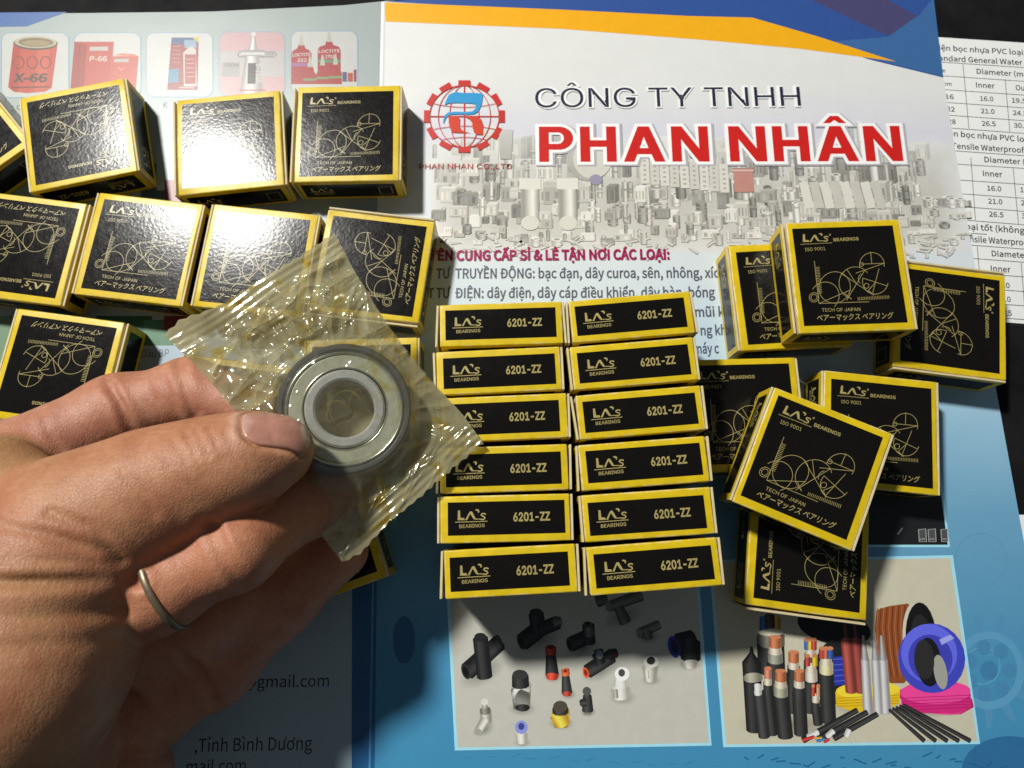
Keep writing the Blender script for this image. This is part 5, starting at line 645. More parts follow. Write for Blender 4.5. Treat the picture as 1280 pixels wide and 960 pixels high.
FACE_PRINT = [
('L',[(-0.19,-3.78),(-0.14,-3.04),(-0.19,-2.31),(-0.36,-1.62),(-0.64,-0.98),(-1.02,-0.41),(-1.48,0.09),(-2.03,0.49),(-2.65,0.79),(-3.31,0.98),(-4.01,1.06),(-4.73,1.02),(-5.45,0.87),(-6.15,0.6),(-6.81,0.23),(-7.42,-0.24),(-7.97,-0.8),(-8.43,-1.42),(-8.8,-2.1),(-9.07,-2.81),(-9.24,-3.55),(-9.29,-4.29),(-9.23,-5.01),(-9.06,-5.7),(-8.78,-6.34),(-8.4,-6.91),(-7.93,-7.4),(-7.39,-7.8),(-6.77,-8.1),(-6.11,-8.29),(-5.41,-8.37),(-4.7,-8.33),(-3.98,-8.17),(-3.29,-7.91),(-2.63,-7.54),(-2.02,-7.07),(-1.47,-6.52),(-1.01,-5.9),(-0.63,-5.23),(-0.36,-4.51),(-0.19,-3.78)],0.14),
('L',[(-11.04,-3.97),(-10.7,-3.54),(-10.32,-3.15),(-9.89,-2.81),(-9.44,-2.52),(-8.96,-2.28),(-8.46,-2.1),(-7.95,-1.99),(-7.45,-1.94),(-6.94,-1.95),(-6.45,-2.03),(-5.98,-2.17),(-5.54,-2.37),(-5.14,-2.63),(-4.77,-2.95),(-4.46,-3.31),(-4.19,-3.72),(-3.98,-4.16),(-3.83,-4.64),(-3.74,-5.14),(-3.71,-5.65),(-3.74,-6.17),(-3.84,-6.7),(-3.99,-7.21),(-4.21,-7.71),(-4.48,-8.18),(-4.8,-8.63),(-5.16,-9.03),(-5.57,-9.4)],0.14),
('L',[(5.32,0.39),(4.97,0.89),(4.56,1.33),(4.09,1.69),(3.56,1.98),(2.99,2.18),(2.38,2.29),(1.76,2.32),(1.12,2.26),(0.49,2.11),(-0.12,1.87),(-0.71,1.55),(-1.27,1.16),(-1.77,0.69),(-2.22,0.17),(-2.6,-0.39),(-2.91,-1.0),(-3.14,-1.64),(-3.28,-2.29),(-3.34,-2.94),(-3.32,-3.58),(-3.2,-4.2),(-3.01,-4.79),(-2.73,-5.33),(-2.38,-5.82),(-1.96,-6.25),(-1.48,-6.6),(-0.95,-6.88),(-0.37,-7.07)],0.14),
('L',[(-9.77,-8.26),(4.59,-8.28)],0.14),
('L',[(-9.77,-8.26),(-9.53,4.55)],0.14),
('L',[(-9.77,-8.26),(-0.27,-4.58)],0.14),
('L',[(-2.36,0.59),(6.22,-6.45)],0.14),
('L',[(-0.46,1.53),(1.52,-2.46)],0.14),
('L',[(4.72,1.39),(-1.84,-7.69)],0.14),
('L',[(1.91,0.4),(10.43,3.09)],0.14),
('L',[(-2.12,-5.47),(-0.36,-7.35)],0.14),
('L',[(3.26,2.19),(3.28,2.65),(3.36,3.12),(3.48,3.57),(3.67,4.02),(3.9,4.45),(4.17,4.85),(4.49,5.22),(4.84,5.55),(5.23,5.84),(5.64,6.08),(6.07,6.27),(6.51,6.41),(6.96,6.49),(7.41,6.52),(7.85,6.48),(8.28,6.4),(8.68,6.25),(9.06,6.05),(9.4,5.81),(9.71,5.51),(9.97,5.18),(10.19,4.8),(10.35,4.4),(10.47,3.97),(10.53,3.52),(10.53,3.06),(10.48,2.6),(10.37,2.14)],0.14),
('L',[(3.47,3.1),(10.44,3.13)],0.14),
('L',[(7.11,6.78),(6.93,3.22)],0.14),
('L',[(4.47,2.99),(4.47,3.22),(4.37,3.41),(4.21,3.55),(3.99,3.6),(3.77,3.56),(3.56,3.43),(3.41,3.24),(3.33,3.02),(3.34,2.79),(3.43,2.59),(3.6,2.45),(3.81,2.4),(4.04,2.44),(4.24,2.57),(4.4,2.76),(4.47,2.99)],0.14),
('L',[(3.77,-1.12),(3.62,-1.56),(3.51,-2.01),(3.46,-2.46),(3.45,-2.91),(3.5,-3.35),(3.59,-3.77),(3.74,-4.17),(3.93,-4.54),(4.17,-4.89),(4.44,-5.19),(4.76,-5.46),(5.1,-5.68),(5.48,-5.85),(5.88,-5.98),(6.3,-6.05),(6.72,-6.08),(7.16,-6.05),(7.6,-5.97),(8.03,-5.83),(8.45,-5.65),(8.85,-5.42),(9.23,-5.15),(9.58,-4.84),(9.9,-4.49),(10.19,-4.11),(10.43,-3.71),(10.63,-3.29),(10.78,-2.85)],0.14),
('L',[(3.84,-1.19),(10.47,-3.75)],0.14),
('L',[(8.81,1.59),(5.92,-5.76)],0.14),
('L',[(7.18,-2.6),(4.83,-4.88)],0.14),
('L',[(4.83,-4.88),(6.22,-6.45)],0.14),
('L',[(5.2,-3.53),(5.19,-3.27),(5.1,-3.03),(4.93,-2.86),(4.71,-2.76),(4.45,-2.75),(4.2,-2.84),(3.98,-3.01),(3.82,-3.23),(3.73,-3.49),(3.74,-3.75),(3.83,-3.99),(4.0,-4.16),(4.22,-4.26),(4.48,-4.27),(4.73,-4.18),(4.95,-4.02),(5.11,-3.79),(5.2,-3.53)],0.14),
('L',[(3.43,0.13),(3.08,-0.11),(2.78,-0.42),(2.56,-0.78),(2.42,-1.18),(2.37,-1.58),(2.41,-1.98),(2.55,-2.34),(2.77,-2.64)],0.14),
('L',[(-9.62,-6.44),(-9.61,-6.07),(-9.7,-5.73),(-9.87,-5.44),(-10.12,-5.21),(-10.42,-5.06),(-10.76,-5.0),(-11.12,-5.04),(-11.46,-5.17),(-11.77,-5.39),(-12.03,-5.67),(-12.21,-6.01),(-12.31,-6.37),(-12.32,-6.73),(-12.23,-7.07),(-12.06,-7.37),(-11.81,-7.6),(-11.51,-7.74),(-11.17,-7.8),(-10.81,-7.76),(-10.47,-7.63),(-10.16,-7.41),(-9.9,-7.13),(-9.72,-6.8),(-9.62,-6.44)],0.14),
('L',[(-10.11,-6.42),(-10.11,-6.15),(-10.2,-5.9),(-10.36,-5.69),(-10.58,-5.56),(-10.83,-5.51),(-11.11,-5.55),(-11.36,-5.67),(-11.58,-5.86),(-11.74,-6.11),(-11.82,-6.38),(-11.82,-6.66),(-11.73,-6.91),(-11.57,-7.11),(-11.35,-7.24),(-11.09,-7.29),(-10.82,-7.25),(-10.57,-7.13),(-10.35,-6.94),(-10.19,-6.7),(-10.11,-6.42)],0.14),
('L',[(-9.44,2.61),(-8.3,2.59)],0.13),
('L',[(-9.46,2.12),(-8.31,2.1)],0.13),
('L',[(-9.48,1.63),(-8.33,1.62)],0.13),
('L',[(-9.5,1.15),(-8.34,1.14)],0.13),
('L',[(-9.51,0.66),(-8.36,0.66)],0.13),
('L',[(-9.53,0.17),(-8.37,0.18)],0.13),
('L',[(-9.55,-0.32),(-8.38,-0.3)],0.13),
('L',[(-9.57,-0.81),(-8.4,-0.78)],0.13),
('L',[(-9.59,-1.3),(-8.41,-1.26)],0.13),
('L',[(-9.6,-1.79),(-8.43,-1.75)],0.13),
('L',[(-9.62,-2.28),(-8.44,-2.23)],0.13),
('L',[(-9.64,-2.76),(-8.45,-2.71)],0.13),
('L',[(-9.66,-3.25),(-8.47,-3.18)],0.13),
('L',[(-9.67,-3.74),(-8.48,-3.66)],0.13),
('L',[(-9.69,-4.23),(-8.5,-4.14)],0.13),
('L',[(-9.71,-4.71),(-8.51,-4.62)],0.13),
('L',[(-9.73,-5.2),(-8.53,-5.1)],0.13),
('L',[(1.55,-6.84),(1.53,-7.78)],0.13),
('L',[(2.01,-6.83),(2.0,-7.77)],0.13),
('L',[(2.48,-6.81),(2.47,-7.75)],0.13),
('L',[(2.94,-6.8),(2.93,-7.74)],0.13),
('L',[(3.41,-6.78),(3.4,-7.73)],0.13),
('L',[(3.87,-6.77),(3.87,-7.72)],0.13),
('L',[(4.33,-6.75),(4.34,-7.71)],0.13),
('L',[(4.8,-6.74),(4.8,-7.7)],0.13),
('L',[(5.26,-6.72),(5.27,-7.69)],0.13),
('L',[(5.73,-6.7),(5.74,-7.68)],0.13),
('L',[(6.19,-6.69),(6.2,-7.67)],0.13),
('L',[(6.65,-6.67),(6.67,-7.66)],0.13),
('L',[(7.12,-6.66),(7.14,-7.65)],0.13),
('L',[(7.58,-6.64),(7.61,-7.64)],0.13),
('L',[(8.05,-6.63),(8.07,-7.63)],0.13),
('L',[(8.51,-6.61),(8.54,-7.62)],0.13),
('L',[(8.97,-6.6),(9.01,-7.6)],0.13),
('L',[(9.44,-6.58),(9.48,-7.59)],0.13),
('L',[(9.9,-6.57),(9.94,-7.58)],0.13),
('L',[(10.36,-6.55),(10.41,-7.57)],0.13),
('P',[(-11.82,12.91),(-11.25,12.89),(-11.36,11.1),(-10.35,11.02),(-10.28,10.47),(-12.16,10.52)]),
('P',[(-10.2,10.47),(-8.87,12.34),(-8.52,12.6),(-8.08,12.54),(-7.74,11.77),(-7.35,10.8),(-6.07,10.74),(-6.09,10.55),(-7.76,10.59),(-8.08,10.96),(-8.49,11.79),(-8.7,11.93),(-9.67,10.45)]),
('P',[(-7.27,12.9),(-6.78,13.1),(-6.27,12.95),(-6.1,12.59),(-6.4,12.11),(-6.54,12.17),(-6.56,12.55)]),
('L',[(-4.51,11.76),(-4.9,11.96),(-5.59,11.93),(-5.78,11.66),(-5.52,11.38),(-4.95,11.15),(-4.84,10.82),(-5.26,10.53),(-6.09,10.55)],0.33),
('P',[(-12.879999999999999,9.700000000000001),(-12.64,9.700000000000001),(-12.64,9.9),(-12.879999999999999,9.9)]),
('P',[(-12.51,9.71),(-12.270000000000001,9.71),(-12.270000000000001,9.91),(-12.51,9.91)]),
('P',[(-12.139999999999999,9.71),(-11.9,9.71),(-11.9,9.91),(-12.139999999999999,9.91)]),
('P',[(-11.77,9.71),(-11.530000000000001,9.71),(-11.530000000000001,9.91),(-11.77,9.91)]),
('P',[(-11.399999999999999,9.72),(-11.16,9.72),(-11.16,9.92),(-11.399999999999999,9.92)]),
('P',[(-11.02,9.72),(-10.780000000000001,9.72),(-10.780000000000001,9.92),(-11.02,9.92)]),
('P',[(-10.649999999999999,9.73),(-10.41,9.73),(-10.41,9.93),(-10.649999999999999,9.93)]),
('P',[(-10.28,9.73),(-10.040000000000001,9.73),(-10.040000000000001,9.93),(-10.28,9.93)]),
('P',[(-9.909999999999998,9.74),(-9.67,9.74),(-9.67,9.94),(-9.909999999999998,9.94)]),
('P',[(-9.54,9.74),(-9.3,9.74),(-9.3,9.94),(-9.54,9.94)]),
('P',[(-9.17,9.75),(-8.930000000000001,9.75),(-8.930000000000001,9.95),(-9.17,9.95)]),
('P',[(-8.799999999999999,9.75),(-8.56,9.75),(-8.56,9.95),(-8.799999999999999,9.95)]),
('P',[(-8.43,9.76),(-8.190000000000001,9.76),(-8.190000000000001,9.959999999999999),(-8.43,9.959999999999999)]),
('P',[(-8.049999999999999,9.76),(-7.81,9.76),(-7.81,9.959999999999999),(-8.049999999999999,9.959999999999999)]),
('P',[(-7.68,9.76),(-7.4399999999999995,9.76),(-7.4399999999999995,9.959999999999999),(-7.68,9.959999999999999)]),
('P',[(-7.3100000000000005,9.77),(-7.07,9.77),(-7.07,9.969999999999999),(-7.3100000000000005,9.969999999999999)]),
('P',[(-6.94,9.77),(-6.7,9.77),(-6.7,9.969999999999999),(-6.94,9.969999999999999)]),
('P',[(-6.57,9.780000000000001),(-6.33,9.780000000000001),(-6.33,9.98),(-6.57,9.98)]),
('P',[(-6.2,9.780000000000001),(-5.96,9.780000000000001),(-5.96,9.98),(-6.2,9.98)]),
('P',[(-5.83,9.790000000000001),(-5.59,9.790000000000001),(-5.59,9.99),(-5.83,9.99)]),
('P',[(-5.46,9.790000000000001),(-5.22,9.790000000000001),(-5.22,9.99),(-5.46,9.99)]),
('P',[(-5.08,9.8),(-4.84,9.8),(-4.84,10.0),(-5.08,10.0)]),
('P',[(-4.71,9.8),(-4.47,9.8),(-4.47,10.0),(-4.71,10.0)]),
('P',[(-4.34,9.81),(-4.1,9.81),(-4.1,10.01),(-4.34,10.01)]),
('P',[(-3.97,9.81),(-3.73,9.81),(-3.73,10.01),(-3.97,10.01)]),
('L',[(-3.76,12.46),(-3.78,12.59),(-3.87,12.67),(-4.0,12.67),(-4.11,12.6),(-4.17,12.47),(-4.15,12.34),(-4.06,12.26),(-3.93,12.26),(-3.82,12.34),(-3.76,12.46)],0.14),
('T','BEARINGS',(-3.21,10.37),(4.18,10.48),0.95,0.025),
('T','ISO 9001',(-11.8,7.62),(-5.9,7.77),1.0,0.0),
('T','TECH OF JAPAN',(-9.24,-10.77),(1.75,-10.92),1.0,0.0),
('T','ベアーマックス ベアリング',(-11.03,-13.31),(10.73,-13.34),1.55,0.01),
]
SIZE_PRINT = [
('P',[(-12.3,2.11),(-11.76,2.09),(-11.69,0.26),(-10.72,0.18),(-10.6,-0.38),(-12.4,-0.34)]),
('P',[(-10.52,-0.38),(-9.43,1.54),(-9.13,1.81),(-8.7,1.75),(-8.3,0.96),(-7.83,-0.03),(-6.6,-0.08),(-6.61,-0.28),(-8.2,-0.24),(-8.55,0.13),(-9.02,0.97),(-9.23,1.12),(-10.02,-0.39)]),
('P',[(-7.96,2.12),(-7.51,2.33),(-7.01,2.18),(-6.81,1.82),(-7.05,1.32),(-7.19,1.38),(-7.25,1.77)]),
('L',[(-5.21,0.97),(-5.6,1.18),(-6.26,1.14),(-6.42,0.86),(-6.14,0.58),(-5.57,0.34),(-5.44,0.0),(-5.82,-0.3),(-6.61,-0.28)],0.33),
('L',[(-13.04,-0.83),(-4.85,-0.77)],0.2),
('T','BEARINGS',(-11.99,-2.32),(-5.54,-2.18),0.85,0.02),
('T','6201-ZZ',(1.74,-0.92),(11.1,-0.88),2.05,0.05),
]
LOGO_PRINT = [
('P',[(-12.3,2.11),(-11.76,2.09),(-11.69,0.26),(-10.72,0.18),(-10.6,-0.38),(-12.4,-0.34)]),
('P',[(-10.52,-0.38),(-9.43,1.54),(-9.13,1.81),(-8.7,1.75),(-8.3,0.96),(-7.83,-0.03),(-6.6,-0.08),(-6.61,-0.28),(-8.2,-0.24),(-8.55,0.13),(-9.02,0.97),(-9.23,1.12),(-10.02,-0.39)]),
('P',[(-7.96,2.12),(-7.51,2.33),(-7.01,2.18),(-6.81,1.82),(-7.05,1.32),(-7.19,1.38),(-7.25,1.77)]),
('L',[(-5.21,0.97),(-5.6,1.18),(-6.26,1.14),(-6.42,0.86),(-6.14,0.58),(-5.57,0.34),(-5.44,0.0),(-5.82,-0.3),(-6.61,-0.28)],0.33),
('L',[(-13.04,-0.83),(-4.85,-0.77)],0.2),
('T','BEARINGS',(-11.99,-2.32),(-5.54,-2.18),0.85,0.02),
('L',[(9.6,-2.6),(9.6,2.2),(13.6,2.2),(13.6,-2.6),(9.6,-2.6)],0.22),
]
BONES = {'forearm': [(-116.56, -46.25, 50, 26.09), (-149.55, -79.99, 50, 26.59)],
 'index': [(-65.66, 29.79, 32, 6.99), (-86.55, 35.13, 30, 8.61), (-104.73, 29.52, 31, 9.58), (-128.3, 12.97, 40, 11.14), (-134.61, -5.92, 42, 17.31)],
 'middle': [(-41.28, 14.64, 29, 7.2), (-49.81, 6.81, 37, 8.03), (-61.2, -4.78, 55, 8.18), (-76.75, -13.51, 57, 8.51), (-99.83, -23.37, 48, 10.53)],
 'pad': [(-67.92, -17.5, 33, 6.79), (-76.07, -23.2, 36, 7.02), (-87.56, -24.77, 38, 9.62), (-102.48, -30.57, 36, 11.6)],
 'palm': [(-124.46, -27.81, 30, 20.07), (-114.93, -48.8, 28, 18.82), (-132.81, -56.02, 34, 28.46)],
 'pinky': [(-95.76, -60.57, 28, 12.12), (-111.77, -62.56, 30, 17.34)],
 'ring': [(-45.93, -6.16, 23, 7.48),
          (-60.81, -18.37, 24, 9.02),
          (-75.84, -33.83, 26, 9.99),
          (-92.43, -41.61, 27, 12.86),
          (-114.43, -42.79, 30, 17.76)],
 'thenar': [(-92.7, -0.58, 60, 15.59), (-99.26, -12.59, 62, 18.84), (-99.91, -28.64, 65, 19.66), (-110.91, -45.23, 64, 21.39)],
 'thenar_edge': [(-92.69, -14.4, 60, 13.27), (-95.85, -25.99, 58, 12.89), (-101.43, -38.32, 56, 13.19), (-109.62, -49.79, 54, 15.18)],
 'thumb': [(-51.53, 17.22, 57.5, 6.49), (-58.03, 15.02, 58, 8.96), (-68.44, 11.59, 58.5, 10.84), (-79.26, 7.0, 59, 12.86), (-92.7, -0.58, 60, 15.59)],
 'web': [(-119.1, 9.69, 52, 11.08), (-105.76, -0.25, 52, 12.76)]}
CREASES = [([(-104.73, 37.39, 40.0), (-99.46, 30.54, 40.0), (-96.61, 22.63, 38.0)], 0.9, 0.9),
 ([(-87.93, 42.98, 36.0), (-83.81, 35.27, 37.0), (-81.73, 28.09, 36.0)], 0.8, 1.0),
 ([(-64.32, 0.6, 63.0), (-61.21, -5.16, 64.0), (-57.64, -11.86, 61.0)], 0.7, 1.2),
 ([(-79.36, -22.31, 40.0), (-77.33, -27.56, 40.0), (-72.48, -38.63, 38.0), (-71.83, -44.94, 36.0)], 1.2, 1.1),
 ([(-92.29, -34.2, 45.0), (-85.3, -42.92, 44.0), (-77.0, -54.49, 40.0)], 1.6, 1.3),
 ([(-99.59, -9.67, 78.0), (-86.8, -10.18, 79.0), (-78.02, -10.4, 76.0), (-76.12, -11.16, 66.0)], 1.2, 1.1),
 ([(-98.62, -16.02, 78.0), (-86.63, -16.3, 78.0), (-78.66, -16.73, 68.0)], 0.5, 1.4),
 ([(-98.61, -20.99, 77.0), (-86.69, -20.71, 77.0), (-80.82, -21.6, 66.0)], 0.4, 1.6),
 ([(-99.52, 0.55, 76.0), (-89.28, -1.42, 77.0), (-79.82, -4.82, 74.0), (-76.99, -9.25, 66.0)], 0.5, 1.0),
 ([(-89.85, 2.82, 77.0), (-81.73, -0.21, 77.0), (-78.71, -6.52, 70.0)], 0.35, 0.9),
 ([(-70.9, 18.17, 66.0), (-67.56, 14.66, 67.0), (-65.87, 10.96, 67.0)], 0.65, 0.7),
 ([(-66.89, 20.03, 65.0), (-64.46, 16.8, 66.0), (-62.8, 14.32, 67.0)], 0.65, 0.7),
 ([(-74.14, 16.46, 66.0), (-69.88, 12.05, 68.0)], 0.5, 0.8),
 ([(-60.73, 19.42, 63.0), (-57.39, 16.79, 63.0), (-55.07, 13.67, 63.0)], 0.45, 0.9),
 ([(-115.96, 27.14, 42.0), (-110.62, 18.91, 44.0)], 0.3, 0.8),
 ([(-94.55, 37.81, 40.0), (-90.92, 31.39, 41.0), (-89.09, 24.4, 40.0)], 0.25, 0.7),
 ([(-90.74, 39.71, 39.0), (-87.14, 33.22, 40.0), (-85.34, 26.59, 39.0)], 0.25, 0.7),
 ([(-102.13, 36.13, 40.0), (-98.17, 29.92, 40.0), (-95.26, 23.25, 38.0)], 0.5, 0.8),
 ([(-85.72, 42.31, 37.0), (-82.17, 35.49, 37.0), (-79.96, 29.14, 36.0)], 0.5, 0.8),
 ([(-70.16, -6.7, 66.0), (-65.52, -12.26, 66.0), (-63.63, -15.61, 64.0)], 0.25, 0.7),
 ([(-62.21, -0.24, 63.0), (-59.0, -5.49, 64.0), (-55.7, -10.55, 61.0)], 0.45, 0.8),
 ([(-68.29, 18.9, 67.0), (-65.59, 15.33, 67.0), (-64.3, 12.13, 67.0)], 0.5, 0.65),
 ([(-64.51, 20.37, 65.0), (-62.16, 17.83, 66.0), (-60.93, 15.44, 66.0)], 0.45, 0.65),
 ([(-78.5, 10.99, 71.0), (-74.28, 6.89, 72.0), (-72.29, 2.96, 70.0)], 0.3, 1.0),
 ([(-94.06, -6.15, 78.0), (-83.35, -6.89, 78.0), (-77.36, -8.72, 72.0)], 0.2, 1.0)]
POINTS = {'bearing': [(-41.41, 28.39, 43.0)],
 'nail': [(-51.23, 19.44, 60.0)],
 'pouch': [(-46.46, 74.96, 46.0), (-7.16, 20.77, 36.5), (-40.71, -8.81, 40.0), (-82.98, 44.79, 53.0)],
 'ring_axis': [(-76.75, -13.51, 57.0), (-61.2, -4.78, 55.0)],
 'ring_band': [(-75.37, -12.69, 56.8)]}


# ------------------------------------------------------------------ helpers
col = scene.collection
rng = random.Random(7)

def link(name, mesh, parent=None):
    o = bpy.data.objects.new(name, mesh)
    col.objects.link(o)
    o.parent = parent
    return o

def tag(o, label=None, cat=None, group=None, kind=None):
    if label: o['label'] = label
    if cat: o['category'] = cat
    if group: o['group'] = group
    if kind: o['kind'] = kind
    return o

def mesh(name, verts, faces, mats, fmat=None, smooth=False, colors=None):
    me = bpy.data.meshes.new(name)
    me.from_pydata([tuple(c * MM for c in v) for v in verts], [], faces)
    for m in mats: me.materials.append(m)
    if fmat is not None: me.polygons.foreach_set('material_index', fmat)
    if smooth: me.polygons.foreach_set('use_smooth', [True] * len(faces))
    if colors is not None:
        a = me.attributes.new('ink', 'FLOAT_COLOR', 'POINT')
        a.data.foreach_set('color', np.array([(c[0], c[1], c[2], 1) for c in colors], np.float32).ravel())
    me.update()
    return me

class N:
    """small node-tree builder"""
    def __init__(s, name):
        s.m = bpy.data.materials.new(name); s.m.use_nodes = True
        s.t = s.m.node_tree; s.t.nodes.clear()
        s.out = s.add('ShaderNodeOutputMaterial')
    def add(s, kind, ins=None, **props):
        n = s.t.nodes.new(kind)
        for k, v in props.items(): setattr(n, k, v)
        for k, v in (ins or {}).items():
            sock = n.inputs[k]
            if hasattr(v, 'is_output'): s.t.links.new(v, sock)
            else: sock.default_value = v
        return n
    def ramp(s, fac, stops, interp='LINEAR'):
        n = s.add('ShaderNodeValToRGB', {'Fac': fac}); r = n.color_ramp; r.interpolation = interp
        while len(r.elements) < len(stops): r.elements.new(0.5)
        for e, (p, c) in zip(r.elements, stops):
            e.position = p; e.color = tuple(c) + (1,) if len(c) == 3 else c
        return n.outputs['Color']
    def math(s, op, a, b=0.0, clamp=False):
        return s.add('ShaderNodeMath', {0: a, 1: b}, operation=op, use_clamp=clamp).outputs[0]
    def mix(s, fac, a, b, blend='MIX'):
        n = s.add('ShaderNodeMix', data_type='RGBA', blend_type=blend)
        for i, v in ((0, fac), (6, a), (7, b)):
            if hasattr(v, 'is_output'): s.t.links.new(v, n.inputs[i])
            else: n.inputs[i].default_value = v
        return n.outputs[2]
    def noise(s, vec, scale, detail=3.0, rough=0.5, w=None, dist=0.0):
        ins = {'Vector': vec, 'Scale': scale, 'Detail': detail, 'Roughness': rough, 'Distortion': dist}
        if w is None: return s.add('ShaderNodeTexNoise', ins).outputs['Fac']
        ins['W'] = w
        return s.add('ShaderNodeTexNoise', ins, noise_dimensions='4D').outputs['Fac']
    def coord(s): return s.add('ShaderNodeTexCoord').outputs['Object']
    def rnd(s): return s.add('ShaderNodeObjectInfo').outputs['Random']
    def principled(s, **ins):
        return s.add('ShaderNodeBsdfPrincipled', {k.replace('_', ' '): v for k, v in ins.items()})
    def surf(s, sh): s.t.links.new(sh, s.out.inputs['Surface']); return s.m

def c4(r, g, b): return (r, g, b, 1)

# ------------------------------------------------------------------ materials
def mat_print(name, rough=0.36, emboss=2.2e-5):
    n = N(name); co = n.coord()
    at = n.add('ShaderNodeAttribute', attribute_name='ink').outputs['Color']
    v = n.noise(co, 260, 4, 0.6)
    grain = n.noise(co, 5200, 2, 0.6)
    f = n.math('ADD', n.math('MULTIPLY', v, 0.16), n.math('ADD', n.math('MULTIPLY', grain, 0.14), 0.85))
    g = n.add('ShaderNodeCombineColor', {0: f, 1: f, 2: f}).outputs[0]
    c = n.mix(1.0, at, g, 'MULTIPLY')
    bump = n.add('ShaderNodeBump', {'Strength': 0.5, 'Distance': emboss, 'Height': n.noise(co, 900, 3)}).outputs[0]
    return n.surf(n.principled(Base_Color=c, Roughness=rough, Specular_IOR_Level=0.4, Normal=bump).outputs[0])

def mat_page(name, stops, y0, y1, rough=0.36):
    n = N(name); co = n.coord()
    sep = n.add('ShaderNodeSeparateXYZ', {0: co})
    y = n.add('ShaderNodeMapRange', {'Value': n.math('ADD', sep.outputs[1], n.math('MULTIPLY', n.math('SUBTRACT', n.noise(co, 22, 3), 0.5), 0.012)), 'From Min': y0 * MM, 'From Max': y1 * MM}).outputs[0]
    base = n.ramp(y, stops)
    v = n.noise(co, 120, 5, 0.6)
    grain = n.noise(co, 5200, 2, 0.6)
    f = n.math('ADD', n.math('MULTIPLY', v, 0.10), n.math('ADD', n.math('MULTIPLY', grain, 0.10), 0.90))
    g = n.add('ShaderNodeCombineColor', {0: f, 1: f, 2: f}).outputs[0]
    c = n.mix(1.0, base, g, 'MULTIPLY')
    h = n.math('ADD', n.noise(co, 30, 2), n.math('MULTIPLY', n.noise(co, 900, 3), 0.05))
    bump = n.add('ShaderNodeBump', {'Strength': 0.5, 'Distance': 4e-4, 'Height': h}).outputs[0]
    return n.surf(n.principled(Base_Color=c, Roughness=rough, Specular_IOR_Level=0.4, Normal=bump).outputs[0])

def mat_card(name, color, rough, wear, peel=3.0e-5, spec=0.5, edge=(0.7, 0.6, 0.4), worn=False):
    n = N(name); co = n.coord(); r = n.rnd()
    w = n.math('MULTIPLY', r, 40.0)
    v = n.noise(co, 300, 4, 0.6, w)
    scuff = n.math('GREATER_THAN', n.noise(co, 650, 5, 0.7, n.math('ADD', w, 9.0)), 0.71)
    dark = n.mix(1.0, c4(*color), n.ramp(v, [(0.25, (0.80, 0.80, 0.80)), (0.75, (1.08, 1.06, 1.04))]), 'MULTIPLY')
    c = n.mix(n.math('MULTIPLY', scuff, wear), dark, c4(*edge))
    if worn:                                             # rubbed card along the folds
        sx = n.add('ShaderNodeSeparateXYZ', {0: co})
        lim = []
        for i, (c0, half) in enumerate(((0, 16.55), (0, 16.8), (5.9, 5.9))):
            d = n.math('ABSOLUTE', n.math('SUBTRACT', sx.outputs[i], c0 * MM))
            lim.append(n.add('ShaderNodeMapRange', {'Value': d, 'From Min': (half - .55) * MM, 'From Max': (half - .12) * MM}).outputs[0])
        e = n.math('MAXIMUM', n.math('MULTIPLY', lim[0], lim[1]), n.math('MAXIMUM', n.math('MULTIPLY', lim[0], lim[2]), n.math('MULTIPLY', lim[1], lim[2])))
        nz = n.add('ShaderNodeMapRange', {'Value': n.noise(co, 330, 5, 0.7, n.math('ADD', w, 3.0)), 'From Min': 0.47, 'From Max': 0.60}).outputs[0]
        c = n.mix(n.math('MULTIPLY', n.math('MULTIPLY', e, nz), 0.6), c, c4(0.80, 0.74, 0.55))
    rr = n.math('ADD', rough - 0.06, n.math('MULTIPLY', n.noise(co, 420, 4, 0.65, w), 0.14))
    h = n.noise(co, 1150, 2, 0.45, w)
    bump = n.add('ShaderNodeBump', {'Strength': 1.0, 'Distance': peel, 'Height': h}).outputs[0]
    return n.surf(n.principled(Base_Color=c, Roughness=rr, Specular_IOR_Level=spec, Normal=bump).outputs[0])

def mat_metal(name, color, rough, brush=0.0, metallic=0.55):
    n = N(name); co = n.coord()
    v = n.noise(co, 500, 4, 0.6)
    c = n.mix(1.0, c4(*color), n.ramp(v, [(0.3, (0.8, 0.8, 0.8)), (0.7, (1.05, 1.05, 1.05))]), 'MULTIPLY')
    rr = n.math('ADD', rough, n.math('MULTIPLY', n.noise(co, 1500, 3), 0.12))
    bump = n.add('ShaderNodeBump', {'Strength': 1.0, 'Distance': 6e-6 + brush, 'Height': n.noise(co, 2200, 3)}).outputs[0]
    return n.surf(n.principled(Base_Color=c, Roughness=rr, Metallic=metallic, Normal=bump).outputs[0])

